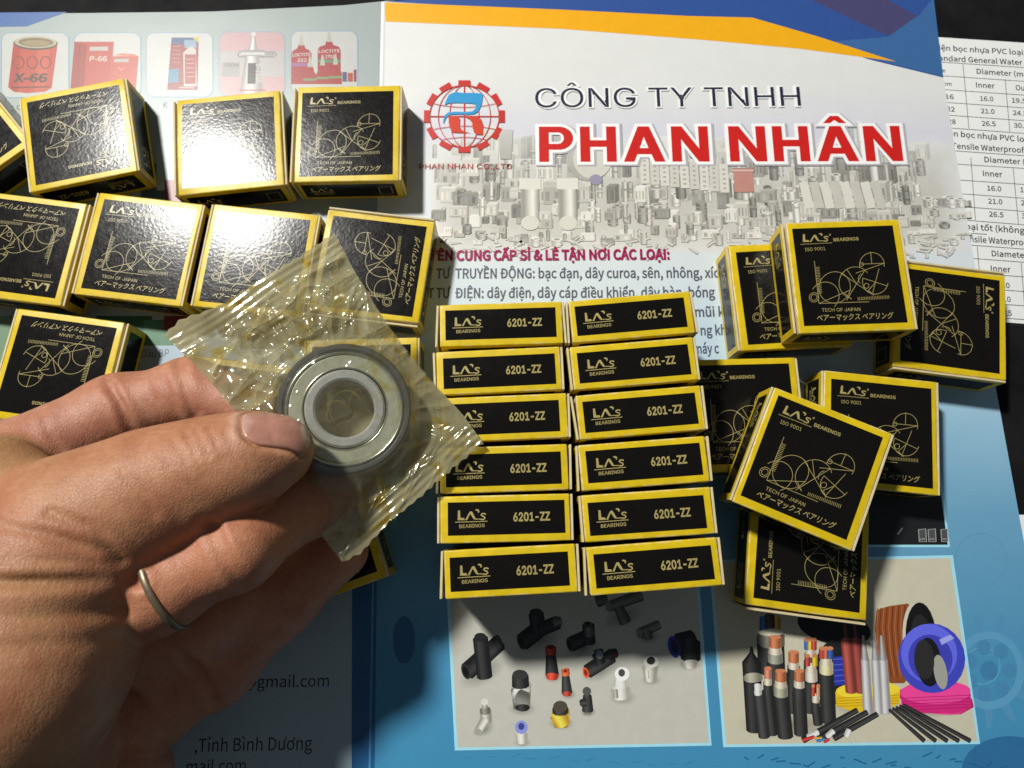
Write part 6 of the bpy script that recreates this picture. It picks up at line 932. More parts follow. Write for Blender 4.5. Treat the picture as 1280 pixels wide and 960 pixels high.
def mat_film(name, lo, hi):
    n = N(name); co = n.coord()
    st = n.noise(co, 95, 4, 0.6, None, 1.6)
    milk = n.ramp(n.noise(co, 60, 4, 0.6, None, 0.8), [(0.32, (lo,) * 3), (0.68, (hi,) * 3)])
    wet = n.add('ShaderNodeAttribute', attribute_name='ink').outputs['Fac']
    milk = n.math('MULTIPLY', milk, n.math('SUBTRACT', 1.0, n.math('MULTIPLY', wet, 0.82)))
    oil = n.ramp(st, [(0.54, (0, 0, 0)), (0.64, (1, 1, 1))])
    tint = n.mix(oil, c4(0.72, 0.67, 0.43), c4(0.62, 0.48, 0.11))
    fine = n.add('ShaderNodeBump', {'Strength': 1.0, 'Distance': 1.0e-4, 'Height': n.noise(co, 130, 3, 0.5, None, 1.0)}).outputs[0]
    diff = n.add('ShaderNodeBsdfDiffuse', {'Color': tint, 'Normal': fine}).outputs[0]
    trl = n.add('ShaderNodeBsdfTranslucent', {'Color': tint, 'Normal': fine}).outputs[0]
    body = n.add('ShaderNodeMixShader', {0: 0.45, 1: diff, 2: trl}).outputs[0]
    tr = n.add('ShaderNodeBsdfTransparent', {'Color': n.mix(oil, c4(0.93, 0.93, 0.88), c4(0.88, 0.80, 0.48))}).outputs[0]
    base = n.add('ShaderNodeMixShader', {0: milk, 1: tr, 2: body}).outputs[0]
    gl = n.add('ShaderNodeBsdfGlossy', {'Color': c4(1, 0.98, 0.92), 'Roughness': 0.11, 'Normal': fine}).outputs[0]
    fc = n.add('ShaderNodeLayerWeight', {'Blend': 0.5, 'Normal': fine}).outputs['Facing']
    fr = n.math('ADD', 0.075, n.math('MULTIPLY', n.math('POWER', fc, 5.0), 0.9), True)
    return n.surf(n.add('ShaderNodeMixShader', {0: fr, 1: base, 2: gl}).outputs[0])

def mat_skin():
    n = N('skin'); co = n.coord()
    at = n.add('ShaderNodeAttribute', attribute_name='ink').outputs['Color']
    m1 = n.noise(co, 110, 5, 0.6)
    m2 = n.noise(co, 700, 4, 0.6)
    mott = n.mix(1.0, n.ramp(m1, [(0.3, (0.84, 0.68, 0.64)), (0.7, (1.08, 1.07, 1.04))]), n.ramp(m2, [(0.3, (0.90, 0.84, 0.82)), (0.7, (1.04, 1.04, 1.04))]), 'MULTIPLY')
    c = n.mix(1.0, at, mott, 'MULTIPLY')
    mp = n.add('ShaderNodeMapping', {'Vector': co, 'Rotation': (0, 0, math.radians(-22)), 'Scale': (1.0, 0.28, 0.5)}).outputs[0]
    lines = n.noise(mp, 1500, 4, 0.6, None, 0.6)
    vor = n.add('ShaderNodeTexVoronoi', {'Vector': co, 'Scale': 1300.0}, feature='DISTANCE_TO_EDGE').outputs['Distance']
    wv = n.add('ShaderNodeMapping', {'Vector': n.add('ShaderNodeMix', {0: 0.004, 4: co, 5: n.add('ShaderNodeTexNoise', {'Vector': co, 'Scale': 240.0}).outputs['Color']}, data_type='VECTOR').outputs[1], 'Rotation': (0, 0, math.radians(-25)), 'Scale': (1.0, 0.42, 0.6)}).outputs[0]
    vor2 = n.add('ShaderNodeTexVoronoi', {'Vector': wv, 'Scale': 520.0}, feature='DISTANCE_TO_EDGE').outputs['Distance']
    h = n.math('ADD', n.math('MULTIPLY', lines, 1.0), n.math('ADD', n.math('ADD', n.math('MULTIPLY', n.math('MINIMUM', vor, 0.2), 2.0), n.math('MULTIPLY', n.math('MINIMUM', vor2, 0.12), 1.5)), n.math('MULTIPLY', n.noise(co, 260, 3), 1.3)))
    bump = n.add('ShaderNodeBump', {'Strength': 0.7, 'Distance': 1.2e-4, 'Height': h}).outputs[0]
    rr = n.math('ADD', 0.40, n.math('MULTIPLY', m2, 0.2))
    return n.surf(n.principled(Base_Color=c, Roughness=rr, Specular_IOR_Level=0.42, Normal=bump, Subsurface_Weight=0.12, Subsurface_Radius=(1.0, 0.35, 0.2), Subsurface_Scale=0.0016).outputs[0])

def mat_nail():
    n = N('fingernail'); co = n.coord()
    at = n.add('ShaderNodeAttribute', attribute_name='ink').outputs['Color']
    c = n.mix(1.0, at, n.ramp(n.noise(co, 420, 4), [(0.3, (0.84, 0.80, 0.80)), (0.7, (1.06, 1.06, 1.06))]), 'MULTIPLY')
    h = n.noise(n.add('ShaderNodeMapping', {'Vector': co, 'Rotation': (0, 0, math.radians(-20)), 'Scale': (0.1, 1, 1)}).outputs[0], 1800, 2)
    bump = n.add('ShaderNodeBump', {'Strength': 0.6, 'Distance': 4e-5, 'Height': h}).outputs[0]
    return n.surf(n.principled(Base_Color=c, Roughness=0.27, Specular_IOR_Level=0.55, Normal=bump, Subsurface_Weight=0.15, Subsurface_Radius=(1, .4, .3), Subsurface_Scale=0.001).outputs[0])

def mat_desk():
    n = N('black_desk'); co = n.coord()
    c = n.ramp(n.noise(co, 60, 5, 0.65), [(0.3, (0.008, 0.008, 0.009)), (0.8, (0.02, 0.019, 0.019))])
    return n.surf(n.principled(Base_Color=c, Roughness=n.math('ADD', 0.4, n.math('MULTIPLY', n.noise(co, 180, 4), 0.3)), Specular_IOR_Level=0.03).outputs[0])

M_INK = mat_print('printing_ink')
M_YELLOW = mat_card('yellow_card', (0.73, 0.53, 0.010), 0.36, 0.25, 2.0e-5, 0.38, (0.7, 0.6, 0.4), True)
M_BLACK = mat_card('black_lacquered_card', (0.0065, 0.006, 0.005), 0.18, 0.07, 3.2e-5, 0.24, (0.05, 0.045, 0.035))
M_CREAM = mat_card('raw_card_edge', (0.70, 0.60, 0.36), 0.6, 0.3, 1e-5, 0.3, (0.5, 0.36, 0.1))
M_GOLD = mat_card('gold_foil_ink', (0.42, 0.35, 0.13), 0.3, 0.3, 2e-5, 0.5, (0.1, 0.09, 0.03))
M_STEEL = mat_metal('ground_steel', (0.70, 0.71, 0.72), 0.24)
M_DARKSTEEL = mat_metal('dark_steel', (0.17, 0.175, 0.18), 0.26)
M_SHIELD = mat_metal('zinc_shield', (0.60, 0.61, 0.50), 0.32)
M_RING = mat_metal('worn_gold_band', (0.26, 0.205, 0.13), 0.34)
M_GLINT = mat_metal('rolled_steel_rim', (0.75, 0.75, 0.66), 0.16, 0.0, 0.95)
M_FILM = mat_film('oily_film', 0.15, 0.40)
M_FILM_BACK = mat_film('oily_film_back', 0.52, 0.78)
M_SKIN = mat_skin()
M_NAIL = mat_nail()
M_PAPER = mat_page('office_paper', [(0, (0.82, 0.84, 0.84)), (1, (0.84, 0.85, 0.84))], 0, 200, 0.6)

# ------------------------------------------------------------------ flat print: text, strokes, shapes
import os
_fd = os.path.join(bpy.utils.system_resource('DATAFILES'), 'fonts')      # typefaces that ship with Blender itself
def _font(fn):
    try: return bpy.data.fonts.load(os.path.join(_fd, fn))
    except Exception: return None
FONTS = {'i': _font('Inter.woff2'), 'n': _font('Noto Sans CJK Regular.woff2')}
_tc = {}
_ob = {}
def raw_text(s, font, fill):
    if font not in _ob:                                  # one working text object per typeface, removed again below
        cu = bpy.data.curves.new('t', 'FONT'); cu.size = 1.0; cu.resolution_u = 3; cu.dimensions = '2D'
        if FONTS[font]: cu.font = FONTS[font]
        _ob[font] = bpy.data.objects.new('t', cu); col.objects.link(_ob[font])
    o = _ob[font]; o.data.body = s; o.data.fill_mode = 'BOTH' if fill else 'NONE'
    me = o.to_mesh()
    v = np.array([p.co[:2] for p in me.vertices]).reshape(-1, 2)
    r = (v, [tuple(p.vertices) for p in me.polygons]) if fill else (v, [tuple(e.vertices) for e in me.edges])
    o.to_mesh_clear()
    return r
def loops(n, edges):
    nb = [[] for _ in range(n)]
    for a, b in edges: nb[a].append(b); nb[b].append(a)
    seen = [False] * n; out = []
    for i in range(n):
        if seen[i] or len(nb[i]) != 2: continue
        L = [i]; seen[i] = True; c = nb[i][0] if nb[i][0] == i + 1 or len(nb[i]) < 2 else nb[i][1]
        if i + 1 in nb[i]: c = i + 1
        while not seen[c]:
            L.append(c); seen[c] = True
            c = nb[c][0] if not seen[nb[c][0]] else nb[c][-1]
        out.append(L)
    return out
def inside(p, poly):
    x, y = p; c = False; j = len(poly) - 1
    for i in range(len(poly)):
        if (poly[i][1] > y) != (poly[j][1] > y) and x < (poly[j][0] - poly[i][0]) * (y - poly[i][1]) / (poly[j][1] - poly[i][1]) + poly[i][0]: c = not c
        j = i
    return c
def text_shape(s, bold, font='i'):
    """glyph faces (cap height 1) plus, for bold weights, a mitred rim round every contour"""
    k = (s, bold, font)
    if k in _tc: return _tc[k]
    cap = raw_text('H', font, True)[0][:, 1].max()
    v, f = raw_text(s, font, True); V = [tuple(p) for p in v / cap]; F = list(f); Z = [0.0] * len(V)
    if bold > 0:
        w, e = raw_text(s, font, False); w = w / cap; LS = loops(len(w), e)
        polys = [[tuple(w[i]) for i in L] for L in LS]
        for q, P in enumerate(polys):
            P = [p for i, p in enumerate(P) if (p[0] - P[i - 1][0]) ** 2 + (p[1] - P[i - 1][1]) ** 2 > 1e-8]
            if len(P) < 3: continue
            A = sum(P[i - 1][0] * P[i][1] - P[i][0] * P[i - 1][1] for i in range(len(P)))
            hole = sum(inside(P[0], O) for j, O in enumerate(polys) if j != q) % 2 == 1
            if (A > 0) == hole: P = P[::-1]          # outer contours counter-clockwise, holes clockwise
            n = len(P); b0 = len(V)
            for i in range(n):
                a, c, d = np.array(P[i - 1]), np.array(P[i]), np.array(P[(i + 1) % n])
                t1 = (c - a) / np.linalg.norm(c - a); t2 = (d - c) / np.linalg.norm(d - c)
                n1 = np.array((t1[1], -t1[0])); n2 = np.array((t2[1], -t2[0]))
                m = n1 + n2; mm = m.dot(m)
                m = n1 if mm < .2 else m / mm * 2
                if np.linalg.norm(m) > 2.2: m *= 2.2 / np.linalg.norm(m)
                V.append(tuple(c)); V.append(tuple(c + m * bold)); Z += [0.5 + .3 * (q % 3)] * 2
            F += [(b0 + 2 * i, b0 + 2 * i + 1, b0 + 2 * ((i + 1) % n) + 1, b0 + 2 * ((i + 1) % n)) for i in range(n)]
    _tc[k] = (np.array(V).reshape(-1, 2), F, Z)
    return _tc[k]

class Sheet:
    """collects flat coloured shapes, each layer a few micrometres above the one below"""
    def __init__(s, step=0.0012, z0=0.006): s.v = []; s.f = []; s.c = []; s.step = step; s.z0 = z0
    def put(s, pts, faces, L, color):
        b = len(s.v); z = s.z0 + L * s.step
        s.v += [(p[0], p[1], z) for p in pts]
        s.f += [tuple(b + i for i in f) for f in faces]
        s.c += (color if isinstance(color, list) else [color] * len(pts))
    def poly(s, pts, L, color):
        from mathutils.geometry import tessellate_polygon
        t = tessellate_polygon([[Vector((p[0], p[1], 0)) for p in pts]])
        fs = []
        for a, b, c in t:
            ar = (pts[b][0]-pts[a][0])*(pts[c][1]-pts[a][1])-(pts[b][1]-pts[a][1])*(pts[c][0]-pts[a][0])
            fs.append((a, b, c) if ar > 0 else (a, c, b))
        s.put(pts, fs, L, color)
    def stroke(s, pts, w, L, color, closed=False):
        P = np.array(pts, float); n = len(P)
        if closed: nxt, prv = np.roll(P, -1, 0), np.roll(P, 1, 0); d = nxt - prv
        else: d = np.gradient(P, axis=0)
        d /= np.maximum(np.linalg.norm(d, axis=1), 1e-9)[:, None]
        nn = np.stack([-d[:, 1], d[:, 0]], 1) * w / 2
        V = [tuple(x) for x in P + nn] + [tuple(x) for x in P - nn]
        F = [(i + n, (i + 1) % n + n, (i + 1) % n, i) for i in range(n if closed else n - 1)]
        s.put(V, F, L, color)
    def bar(s, a, b, r0, r1, L, color):
        a = np.array(a); b = np.array(b); d = b - a; d = d / max(1e-9, np.linalg.norm(d)); nn = np.array((-d[1], d[0]))
        V = []; C = []; tone = (0.45, 0.85, 1.35, 1.15, 0.8, 0.5, 0.6); k = len(tone)
        for p, r in ((a, r0), (b, r1)):
            for i, t in enumerate(tone):
                u = -1 + 2 * i / (k - 1); sg = -1 if p is a else 1
                V.append(tuple(p + nn * r * u + d * sg * .3 * r * math.sqrt(max(0, 1 - u * u)))); C.append(tuple(min(.85, c * t + .022 * t * t) for c in color))
        F = [(i, i + k, i + k + 1, i + 1) for i in range(k - 1)]
        if (nn[0]*d[1]-nn[1]*d[0]) > 0: F = [tuple(reversed(f)) for f in F]
        s.put(V, F, L, C)
    def text(s, t, a, b, h, bold, L, color, shear=0.0, font='i'):
        v, f, zz = text_shape(t, bold, font)
        if not len(v): return
        a = np.array(a); b = np.array(b); d = b - a; w = np.linalg.norm(d); d = d / w; nn = np.array((-d[1], d[0]))
        x0, x1 = v[:, 0].min(), v[:, 0].max()
        X = (v[:, 0] - x0) / (x1 - x0) * w; Y = v[:, 1] * h
        P = a + np.outer(X + shear * Y, d) + np.outer(Y, nn)
        n0 = len(s.v); s.put([tuple(p) for p in P], f, L, color)
        for i, q in enumerate(zz): x, y, z = s.v[n0 + i]; s.v[n0 + i] = (x, y, z + q * 0.0008)
    def heading(s, t, a, b, h, grow, L, color):
        """heavy grotesque capitals drawn as outlines that can be grown for a halo"""
        from mathutils.geometry import tessellate_polygon
        arc = lambda cx, cy, rx, ry, a0, a1, n=9: [(cx + rx * math.cos(math.radians(a0 + (a1 - a0) * i / n)), cy + ry * math.sin(math.radians(a0 + (a1 - a0) * i / n))) for i in range(n + 1)]
        G = {'P': (.76, [[(0, 0), (.22, 0), (.22, .34), (.42, .34)] + arc(.45, .67, .31, .33, -85, 85) + [(.42, 1), (0, 1)], [(.22, .51), (.22, .83)] + arc(.42, .67, .13, .16, 88, -88)]),
             'H': (.80, [[(0, 0), (.22, 0), (.22, .42), (.58, .42), (.58, 0), (.80, 0), (.80, 1), (.58, 1), (.58, .61), (.22, .61), (.22, 1), (0, 1)]]),
             'N': (.82, [[(0, 0), (.215, 0), (.215, .63), (.585, 0), (.82, 0), (.82, 1), (.605, 1), (.605, .37), (.235, 1), (0, 1)]]),
             'A': (.92, [[(0, 0), (.235, 0), (.305, .21), (.615, .21), (.685, 0), (.92, 0), (.585, 1), (.335, 1)], [(.365, .385), (.46, .70), (.555, .385)]])}
        G['Â'] = (.92, G['A'][1] + [[(.20, 1.08), (.36, 1.08), (.46, 1.17), (.56, 1.08), (.72, 1.08), (.55, 1.29), (.37, 1.29)]])
        a = np.array(a); b = np.array(b); d = b - a; w = np.linalg.norm(d); d /= w; nn = np.array((-d[1], d[0]))
        tot = sum(.30 if ch == ' ' else G[ch][0] + .15 for ch in t) - .15
        x = 0; k = w / tot
        for ch in t:
            if ch == ' ': x += .30; continue
            wd, LS = G[ch]; groups = [LS[:2], LS[2:]] if ch == 'Â' else [LS]
            for grp in groups:
                if not grp: continue
                out = []
                for P in grp:
                    A = sum(P[i - 1][0] * P[i][1] - P[i][0] * P[i - 1][1] for i in range(len(P)))
                    hole = P is not grp[0]
                    if (A > 0) == hole: P = P[::-1]
                    Q = []
                    for i in range(len(P)):
                        p0, p1, p2 = np.array(P[i - 1]), np.array(P[i]), np.array(P[(i + 1) % len(P)])
                        t1 = (p1 - p0) / np.linalg.norm(p1 - p0); t2 = (p2 - p1) / np.linalg.norm(p2 - p1)
                        m = np.array((t1[1] + t2[1], -t1[0] - t2[0])); m = m / max(.35, m.dot(m)) * 2
                        Q.append(p1 + m * min(grow, .055 if hole else grow))
                    out.append([Vector((float((x + q[0]) * k), float(q[1] * h), 0)) for q in Q])
                T = tessellate_polygon(out); flat = [v for q in out for v in q]
                pts = [tuple(a + d * v.x + nn * v.y) for v in flat]; fs = []
                for i, j, l in T:
                    ar = (pts[j][0] - pts[i][0]) * (pts[l][1] - pts[i][1]) - (pts[j][1] - pts[i][1]) * (pts[l][0] - pts[i][0])
                    fs.append((i, j, l) if ar > 0 else (i, l, j))
                s.put(pts, fs, L, color); L += .12
            x += wd + .15
    def add(s, e):
        k, L, c = e[0], e[1], e[2]
        if k == 'P': s.poly(e[3], L, c)
        elif k in 'LC': s.stroke(e[3], e[4], L, c, k == 'C')
        elif k == 'R': s.bar(e[3][0], e[3][1], e[4], e[5], L, c)
        elif k == 'S': s.put(e[3], [(0, i + 1, (i + 1) % 18 + 1) for i in range(18)][::-1] if False else [(0, (i + 1) % 18 + 1, i + 1) for i in range(18)], L, [c] + [e[4]] * 18)
        elif k == 'H': s.heading(e[3], e[4], e[5], e[6], e[7], L, c)
        elif k == 'T': s.text(e[3], e[4], e[5], e[6], e[7], L, c, 0.0, e[8])
    def build(s, name, mat, parent=None, warp=None):
        v = s.v if warp is None else [warp(p) for p in s.v]
        return link(name, mesh(name, v, s.f, [mat], colors=s.c), parent)

def slab(name, outline, z0, z1, mats, parent=None):
    """paper sheet with real thickness from an outline (counter-clockwise)"""
    n = len(outline)
    V = [(x, y, z1) for x, y in outline] + [(x, y, z0) for x, y in outline]
    F = [tuple(range(n)), tuple(reversed(range(n, 2 * n)))] + [(i, i + n, (i + 1) % n + n, (i + 1) % n) for i in range(n)]
    return link(name, mesh(name, V, F, mats), parent)

# ------------------------------------------------------------------ the surface: desk, table sheet, brochure
desk = slab('desk', [(-420, -330), (420, -330), (420, 420), (-420, 420)], -20, -0.75, [mat_desk()])
tag(desk, 'dark black desk top under the papers', kind='structure')

sheet = slab('printed_table_sheet', [(129, 66.6), (300, 52.5), (310, 156), (143.5, 168.5)], -0.52, -0.42, [M_PAPER])
tag(sheet, 'white paper sheet printed with diameter tables, sticking out from under the brochure', 'paper')
def print_sections(data, parent, z0):
    """each printed picture and each line of lettering is a piece of its own; later shapes lie just above earlier ones"""
    for sec, items in data.items():
        items = sorted(items, key=lambda e: e[1])
        name = sec.rstrip('0123456789')
        if sec == 'printed_line':
            for i, e in enumerate(items):
                S = Sheet(z0=z0(e[4][1]) + .05 + i * .0016); S.add((e[0], 0) + e[2:]); S.build('printed_line', M_INK, parent)
        else:
            S = Sheet(z0=0); base = 0.0 if name == 'gear_pattern' else .03 + .0015 * list(data).index(sec)
            for i, e in enumerate(items):
                y = e[4][1] if e[0] in 'TH' else e[3][0][1]
                S.z0 = z0(y) + base + i * (.002 if e[0] == 'H' else .0006) - e[1] * S.step; S.add(e)
            o = S.build(name, M_INK, parent)
            if name in ('table', 'gear_pattern', 'small_picture'): o['kind'] = 'stuff'
print_sections(SHEET_PRINT, sheet, lambda y: -0.414)
scrap = slab('paper_scrap', [(140, -40), (220, -48), (224, 2.5), (141, 3.8)], -0.66, -0.56, [M_PAPER])
tag(scrap, 'white corner of paper at the right edge beside the blue page', 'paper')

R_STOPS = [(0.0, (0.045, 0.27, 0.50)), (0.18, (0.07, 0.29, 0.50)), (0.32, (0.15, 0.37, 0.56)), (0.42, (0.30, 0.53, 0.70)), (0.50, (0.52, 0.68, 0.80)),
           (0.60, (0.66, 0.73, 0.78)), (0.72, (0.72, 0.735, 0.74)), (0.76, (0.66, 0.66, 0.735)), (0.82, (0.73, 0.74, 0.73)), (1.0, (0.74, 0.75, 0.735))]
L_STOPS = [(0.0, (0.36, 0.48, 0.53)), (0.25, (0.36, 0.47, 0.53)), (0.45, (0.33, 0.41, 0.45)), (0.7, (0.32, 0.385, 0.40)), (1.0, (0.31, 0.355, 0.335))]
M_RPAGE = mat_page('brochure_right_paper', R_STOPS, -90, 200)
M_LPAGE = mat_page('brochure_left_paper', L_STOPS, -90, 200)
brochure = link('brochure', None)
tag(brochure, 'open glossy company brochure with white and blue pages lying under the boxes', 'brochure')
right_page = slab('right_page', [(-39.0, -110), (157.5, -110), (153.4, -0.3), (151.6, 45), (149.8, 110), (148.9, 150), (148.6, 186), (-45.1, 182.3), (-43.5, 90)], -0.36, 0.0, [M_RPAGE], brochure)
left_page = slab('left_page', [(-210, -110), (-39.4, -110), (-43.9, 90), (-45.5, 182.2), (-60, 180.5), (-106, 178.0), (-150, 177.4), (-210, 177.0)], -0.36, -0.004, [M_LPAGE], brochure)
# raised fold of the spine
V = []; F = []
for i in range(30):
    t = i / 29; y = 182 - t * 292; x = -45.3 + 6.1 * t
    for dx, z in ((-1.0, -0.01), (-0.35, 0.05), (0, 0.16), (0.3, 0.05), (0.7, -0.01)): V.append((x + dx, y, z))
for i in range(29):
    for j in range(4): a = i * 5 + j; F.append((a, a + 5, a + 6, a + 1))
link('spine_fold', mesh('spine_fold', V, F, [M_RPAGE], smooth=True), brochure)

print_sections(RIGHT_PRINT, right_page, lambda y: 0.24 if 80 < y < 160 else 0.004)
print_sections(LEFT_PRINT, left_page, lambda y: 0.002)

# pale printed band of machine parts behind the company name
def machinery():
    r = random.Random(21); S = Sheet(step=0.0002, z0=0.002)
    L = 0
    def tone(t, warm=0.0): return tuple(max(0.05, min(0.8, t * k)) for k in (1.0 + warm, 0.975 + warm * .4, 0.88))
    def block(x, y, w, h, t):
        nonlocal L
        s = 0.35 * h * r.uniform(.4, 1)
        S.put([(x, y), (x + w, y), (x + w, y + h), (x, y + h)], [(0, 1, 2, 3)], L, tone(t))
        S.put([(x, y + h), (x + w, y + h), (x + w + s * .6, y + h + s * .5), (x + s * .6, y + h + s * .5)], [(0, 1, 2, 3)], L, tone(t * 1.22))
        S.put([(x + w, y), (x + w + s * .6, y + s * .5), (x + w + s * .6, y + h + s * .5), (x + w, y + h)], [(0, 1, 2, 3)], L, tone(t * 0.72))
        L += 1
        k = r.randint(2, 5)
        for i in range(k):
            xa = x + w * (i + .25) / k; S.put([(xa, y + h * .2), (xa + w * .45 / k, y + h * .2), (xa + w * .45 / k, y + h * .75), (xa, y + h * .75)], [(0, 1, 2, 3)], L, tone(t * r.choice((.55, .7, 1.2, 1.3))))
        L += 1
    def post(x, y, w, h, t):
        nonlocal L
        S.bar((x, y), (x, y + h), w / 2, w / 2, L, tone(t * .95)); L += 1
        e = [(x + w / 2 * math.cos(a), y + h + w * .18 * math.sin(a)) for a in np.linspace(0, 2 * math.pi, 13)[:-1]]
        S.poly(e, L, tone(t * 1.25)); L += 1
        if r.random() < .6:
            S.poly([(x + (p[0] - x) * .6, y + h + (p[1] - y - h) * .6) for p in e], L, tone(t * .5)); L += 1
        for q in range(r.randint(1, 3)):
            yy = y + h * r.uniform(.1, .8); S.bar((x - w * .52, yy), (x + w * .52, yy), h * .04, h * .04, L, tone(t * r.choice((.6, 1.2)))); L += 1
    # soft grey-beige ground of the printed band
    xs = [-27 + i * 8.0 for i in range(23)]; paper = (.71, .72, .71); mid = (.55, .54, .49)
    ys = [(88, paper), (95, (.60, .595, .55)), (108, mid), (116, (.60, .595, .56)), (127, paper)]
    V = [(x, y + (2.2 * math.sin(x * .21 + j) if 0 < j < 4 else 0)) for j, (y, c) in enumerate(ys) for x in xs]; n = len(xs)
    CC = [(paper if i in (0, n - 1) else c) for (y, c) in ys for i in range(n)]
    S.put(V, [(j * n + i, j * n + i + 1, (j + 1) * n + i + 1, (j + 1) * n + i) for j in range(4) for i in range(n - 1)], L, CC); L += 1
    rows = [(121, 11, 44, .66), (113, 9.5, 64, .60), (105.5, 8, 84, .60), (98.5, 6, 90, .62), (92.5, 3.6, 84, .68)]
    for y, hh, n, t in rows:
        xs = [-27 + (149 - -27) * (i + r.uniform(.1, .9)) / n for i in range(n)]
        r.shuffle(xs)
        for x in xs:
            f = 0.72 if x < -10 or x > 128 else 1.0
            fade = 1.0
            h = hh * r.uniform(.5, 1.15) * f; w = r.uniform(1.8, 6.2); tt = min(.76, t * r.choice((.42, .55, .7, .85, .95, 1.05, 1.2)) * r.uniform(.85, 1.1))
            yy = y + r.uniform(-2.5, 2.5)
            if x > 138: h *= .6; yy = min(yy, 104)
            if r.random() < .55: block(x, yy, w, h * .8, tt)
            else: post(x, yy, w * .6, h, tt)
    # a few pieces that stand out
    S.poly([(25.5 + 7 * math.cos(a), 121 + 8 * math.sin(a)) for a in np.linspace(0, 6.2, 24)], L, tone(.42)); L += 1
    S.poly([(27 + 6.5 * math.cos(a), 121 + 7.2 * math.sin(a)) for a in np.linspace(0, 6.2, 24)], L, tone(.64)); L += 1
    S.poly([(28 + 2.2 * math.cos(a), 113.5 + 1.9 * math.sin(a)) for a in np.linspace(0, 6.2, 16)], L, (.30, .28, .40)); L += 1
    S.poly([(74, 109), (80.5, 109), (80.5, 117), (74, 117)], L, (.52, .24, .20)); L += 1
    S.bar((73.8, 117), (80.7, 117), .8, .8, L, (.6, .34, .3)); L += 1
    for x in (6, 18.5):
        S.bar((x, 98), (x, 111), 3, 3, L, tone(.6)); L += 1
        S.poly([(x + 3 * math.cos(a), 98 + 2.6 * math.sin(a)) for a in np.linspace(0, 6.2, 18)], L, tone(.68)); L += 1
        S.put([(x - 3.6, 110), (x + 3.6, 110), (x + 3.6, 114), (x - 3.6, 114)], [(0, 1, 2, 3)], L, tone(.74)); L += 1
    S.put([(-4, 121), (-.2, 121), (.3, 132), (-4.4, 132)], [(0, 1, 2, 3)], L, tone(.36)); L += 1
    for i in range(9):
        x = 43 + i * 3.3; S.put([(x, 112 - i * .4), (x + 2.9, 112 - i * .4), (x + 2.9, 122 - i * .35), (x, 122 - i * .35)], [(0, 1, 2, 3)], L, tone(.62 if i % 2 else .70))
        for q in range(5): S.put([(x + .9, 113.2 - i * .4 + q * 1.7), (x + 1.9, 113.2 - i * .4 + q * 1.7), (x + 1.9, 113.9 - i * .4 + q * 1.7), (x + .9, 113.9 - i * .4 + q * 1.7)], [(0, 1, 2, 3)], L + 1, tone(.4))
    L += 2
    for i in range(8):
        x = 97 + i * 3.4; S.put([(x, 103), (x + 3, 103.4), (x + 1.6, 113), (x - 1.4, 112.4)], [(0, 1, 2, 3)], L, tone(.56 if i % 2 else .7))
    L += 1
    # loose hardware at the foot, fading out
    for i in range(130):
        x = r.uniform(-26, 146); y = r.uniform(86, 93); w = r.uniform(.6, 2.4); a = r.uniform(0, 3); d = (math.cos(a) * w, math.sin(a) * w * .5)
        S.bar((x - d[0], y - d[1]), (x + d[0], y + d[1]), r.uniform(.25, .7), r.uniform(.2, .6), L, tone(r.uniform(.46, .7)))
        if i % 10 == 0: L += 1
    # keep the band below the lettering and pale like a faded print
    pale = []
    for c, v in zip(S.c, S.v):
        if v[2] <= .00201: pale.append(c); continue
        k = 0.04 + .55 * max(0, min(1, (v[1] - 117) / 14)) if v[1] > 92 else 0.34
        pale.append(tuple(cc * (1 - k) + p * k for cc, p in zip(c, (.70, .715, .70))))
    S.c = pale
    return S
mach = machinery()
mo = mach.build('machinery_picture', M_INK, right_page)
# ------------------------------------------------------------------ bearing cartons
HX, HY, TZ = 16.55, 16.8, 11.8          # half length, half width, thickness

def bevel_box(x, y, z0, z1, r, seg=2):
    bm = bmesh.new()
    bmesh.ops.create_cube(bm, size=1)
    for v in bm.verts: v.co = Vector((v.co.x * 2 * x, v.co.y * 2 * y, (z0 + z1) / 2 + v.co.z * (z1 - z0)))
    bmesh.ops.bevel(bm, geom=bm.edges[:], offset=r, segments=seg, profile=0.6, affect='EDGES')
    return bm

def carton_mesh(seed):
    r = random.Random(seed)
    bm = bevel_box(HX, HY, 0, TZ, 0.42, 3)
    bmesh.ops.subdivide_edges(bm, edges=[e for e in bm.edges if e.calc_length() > 8], cuts=5, use_grid_fill=True)
    ph = [r.uniform(0, 6) for _ in range(4)]
    for v in bm.verts:
        x, y, z = v.co
        v.co.x += 0.10 * math.sin(y * .2 + ph[1]) * abs(x) / HX
        if abs(y) > HY - .8 and abs(x) > HX - 1.2: v.co.z += r.uniform(-.12, .04) * (1 if z > 6 else -1)
    ends = []
    bm.normal_update()
    for f in bm.faces: ends.append(1 if abs(f.normal.x) > .75 and abs(f.calc_center_median().x) > HX - .5 else 0)
    V = [tuple(v.co) for v in bm.verts]; bm.verts.index_update()
    F = [tuple(v.index for v in f.verts) for f in bm.faces]
    bm.free()
    return mesh('carton', V, F, [M_YELLOW, M_CREAM], ends, smooth=True)

def bulge(u, v): return 0.16 * (1 - u * u) * (1 - v * v)

def panel_grid(w, h, k=9, l=9):
    V = [(-w + 2 * w * i / (k - 1), -h + 2 * h * j / (l - 1)) for j in range(l) for i in range(k)]
    F = [(j * k + i, j * k + i + 1, (j + 1) * k + i + 1, (j + 1) * k + i) for j in range(l - 1) for i in range(k - 1)]
    return V, F

def panel(name, w, h, place):
    V, F = panel_grid(w, h)
    return mesh(name, [place(x, y, 0.035 + bulge(x / w * .98, y / h * .98)) for x, y in V], F, [M_BLACK], smooth=True)

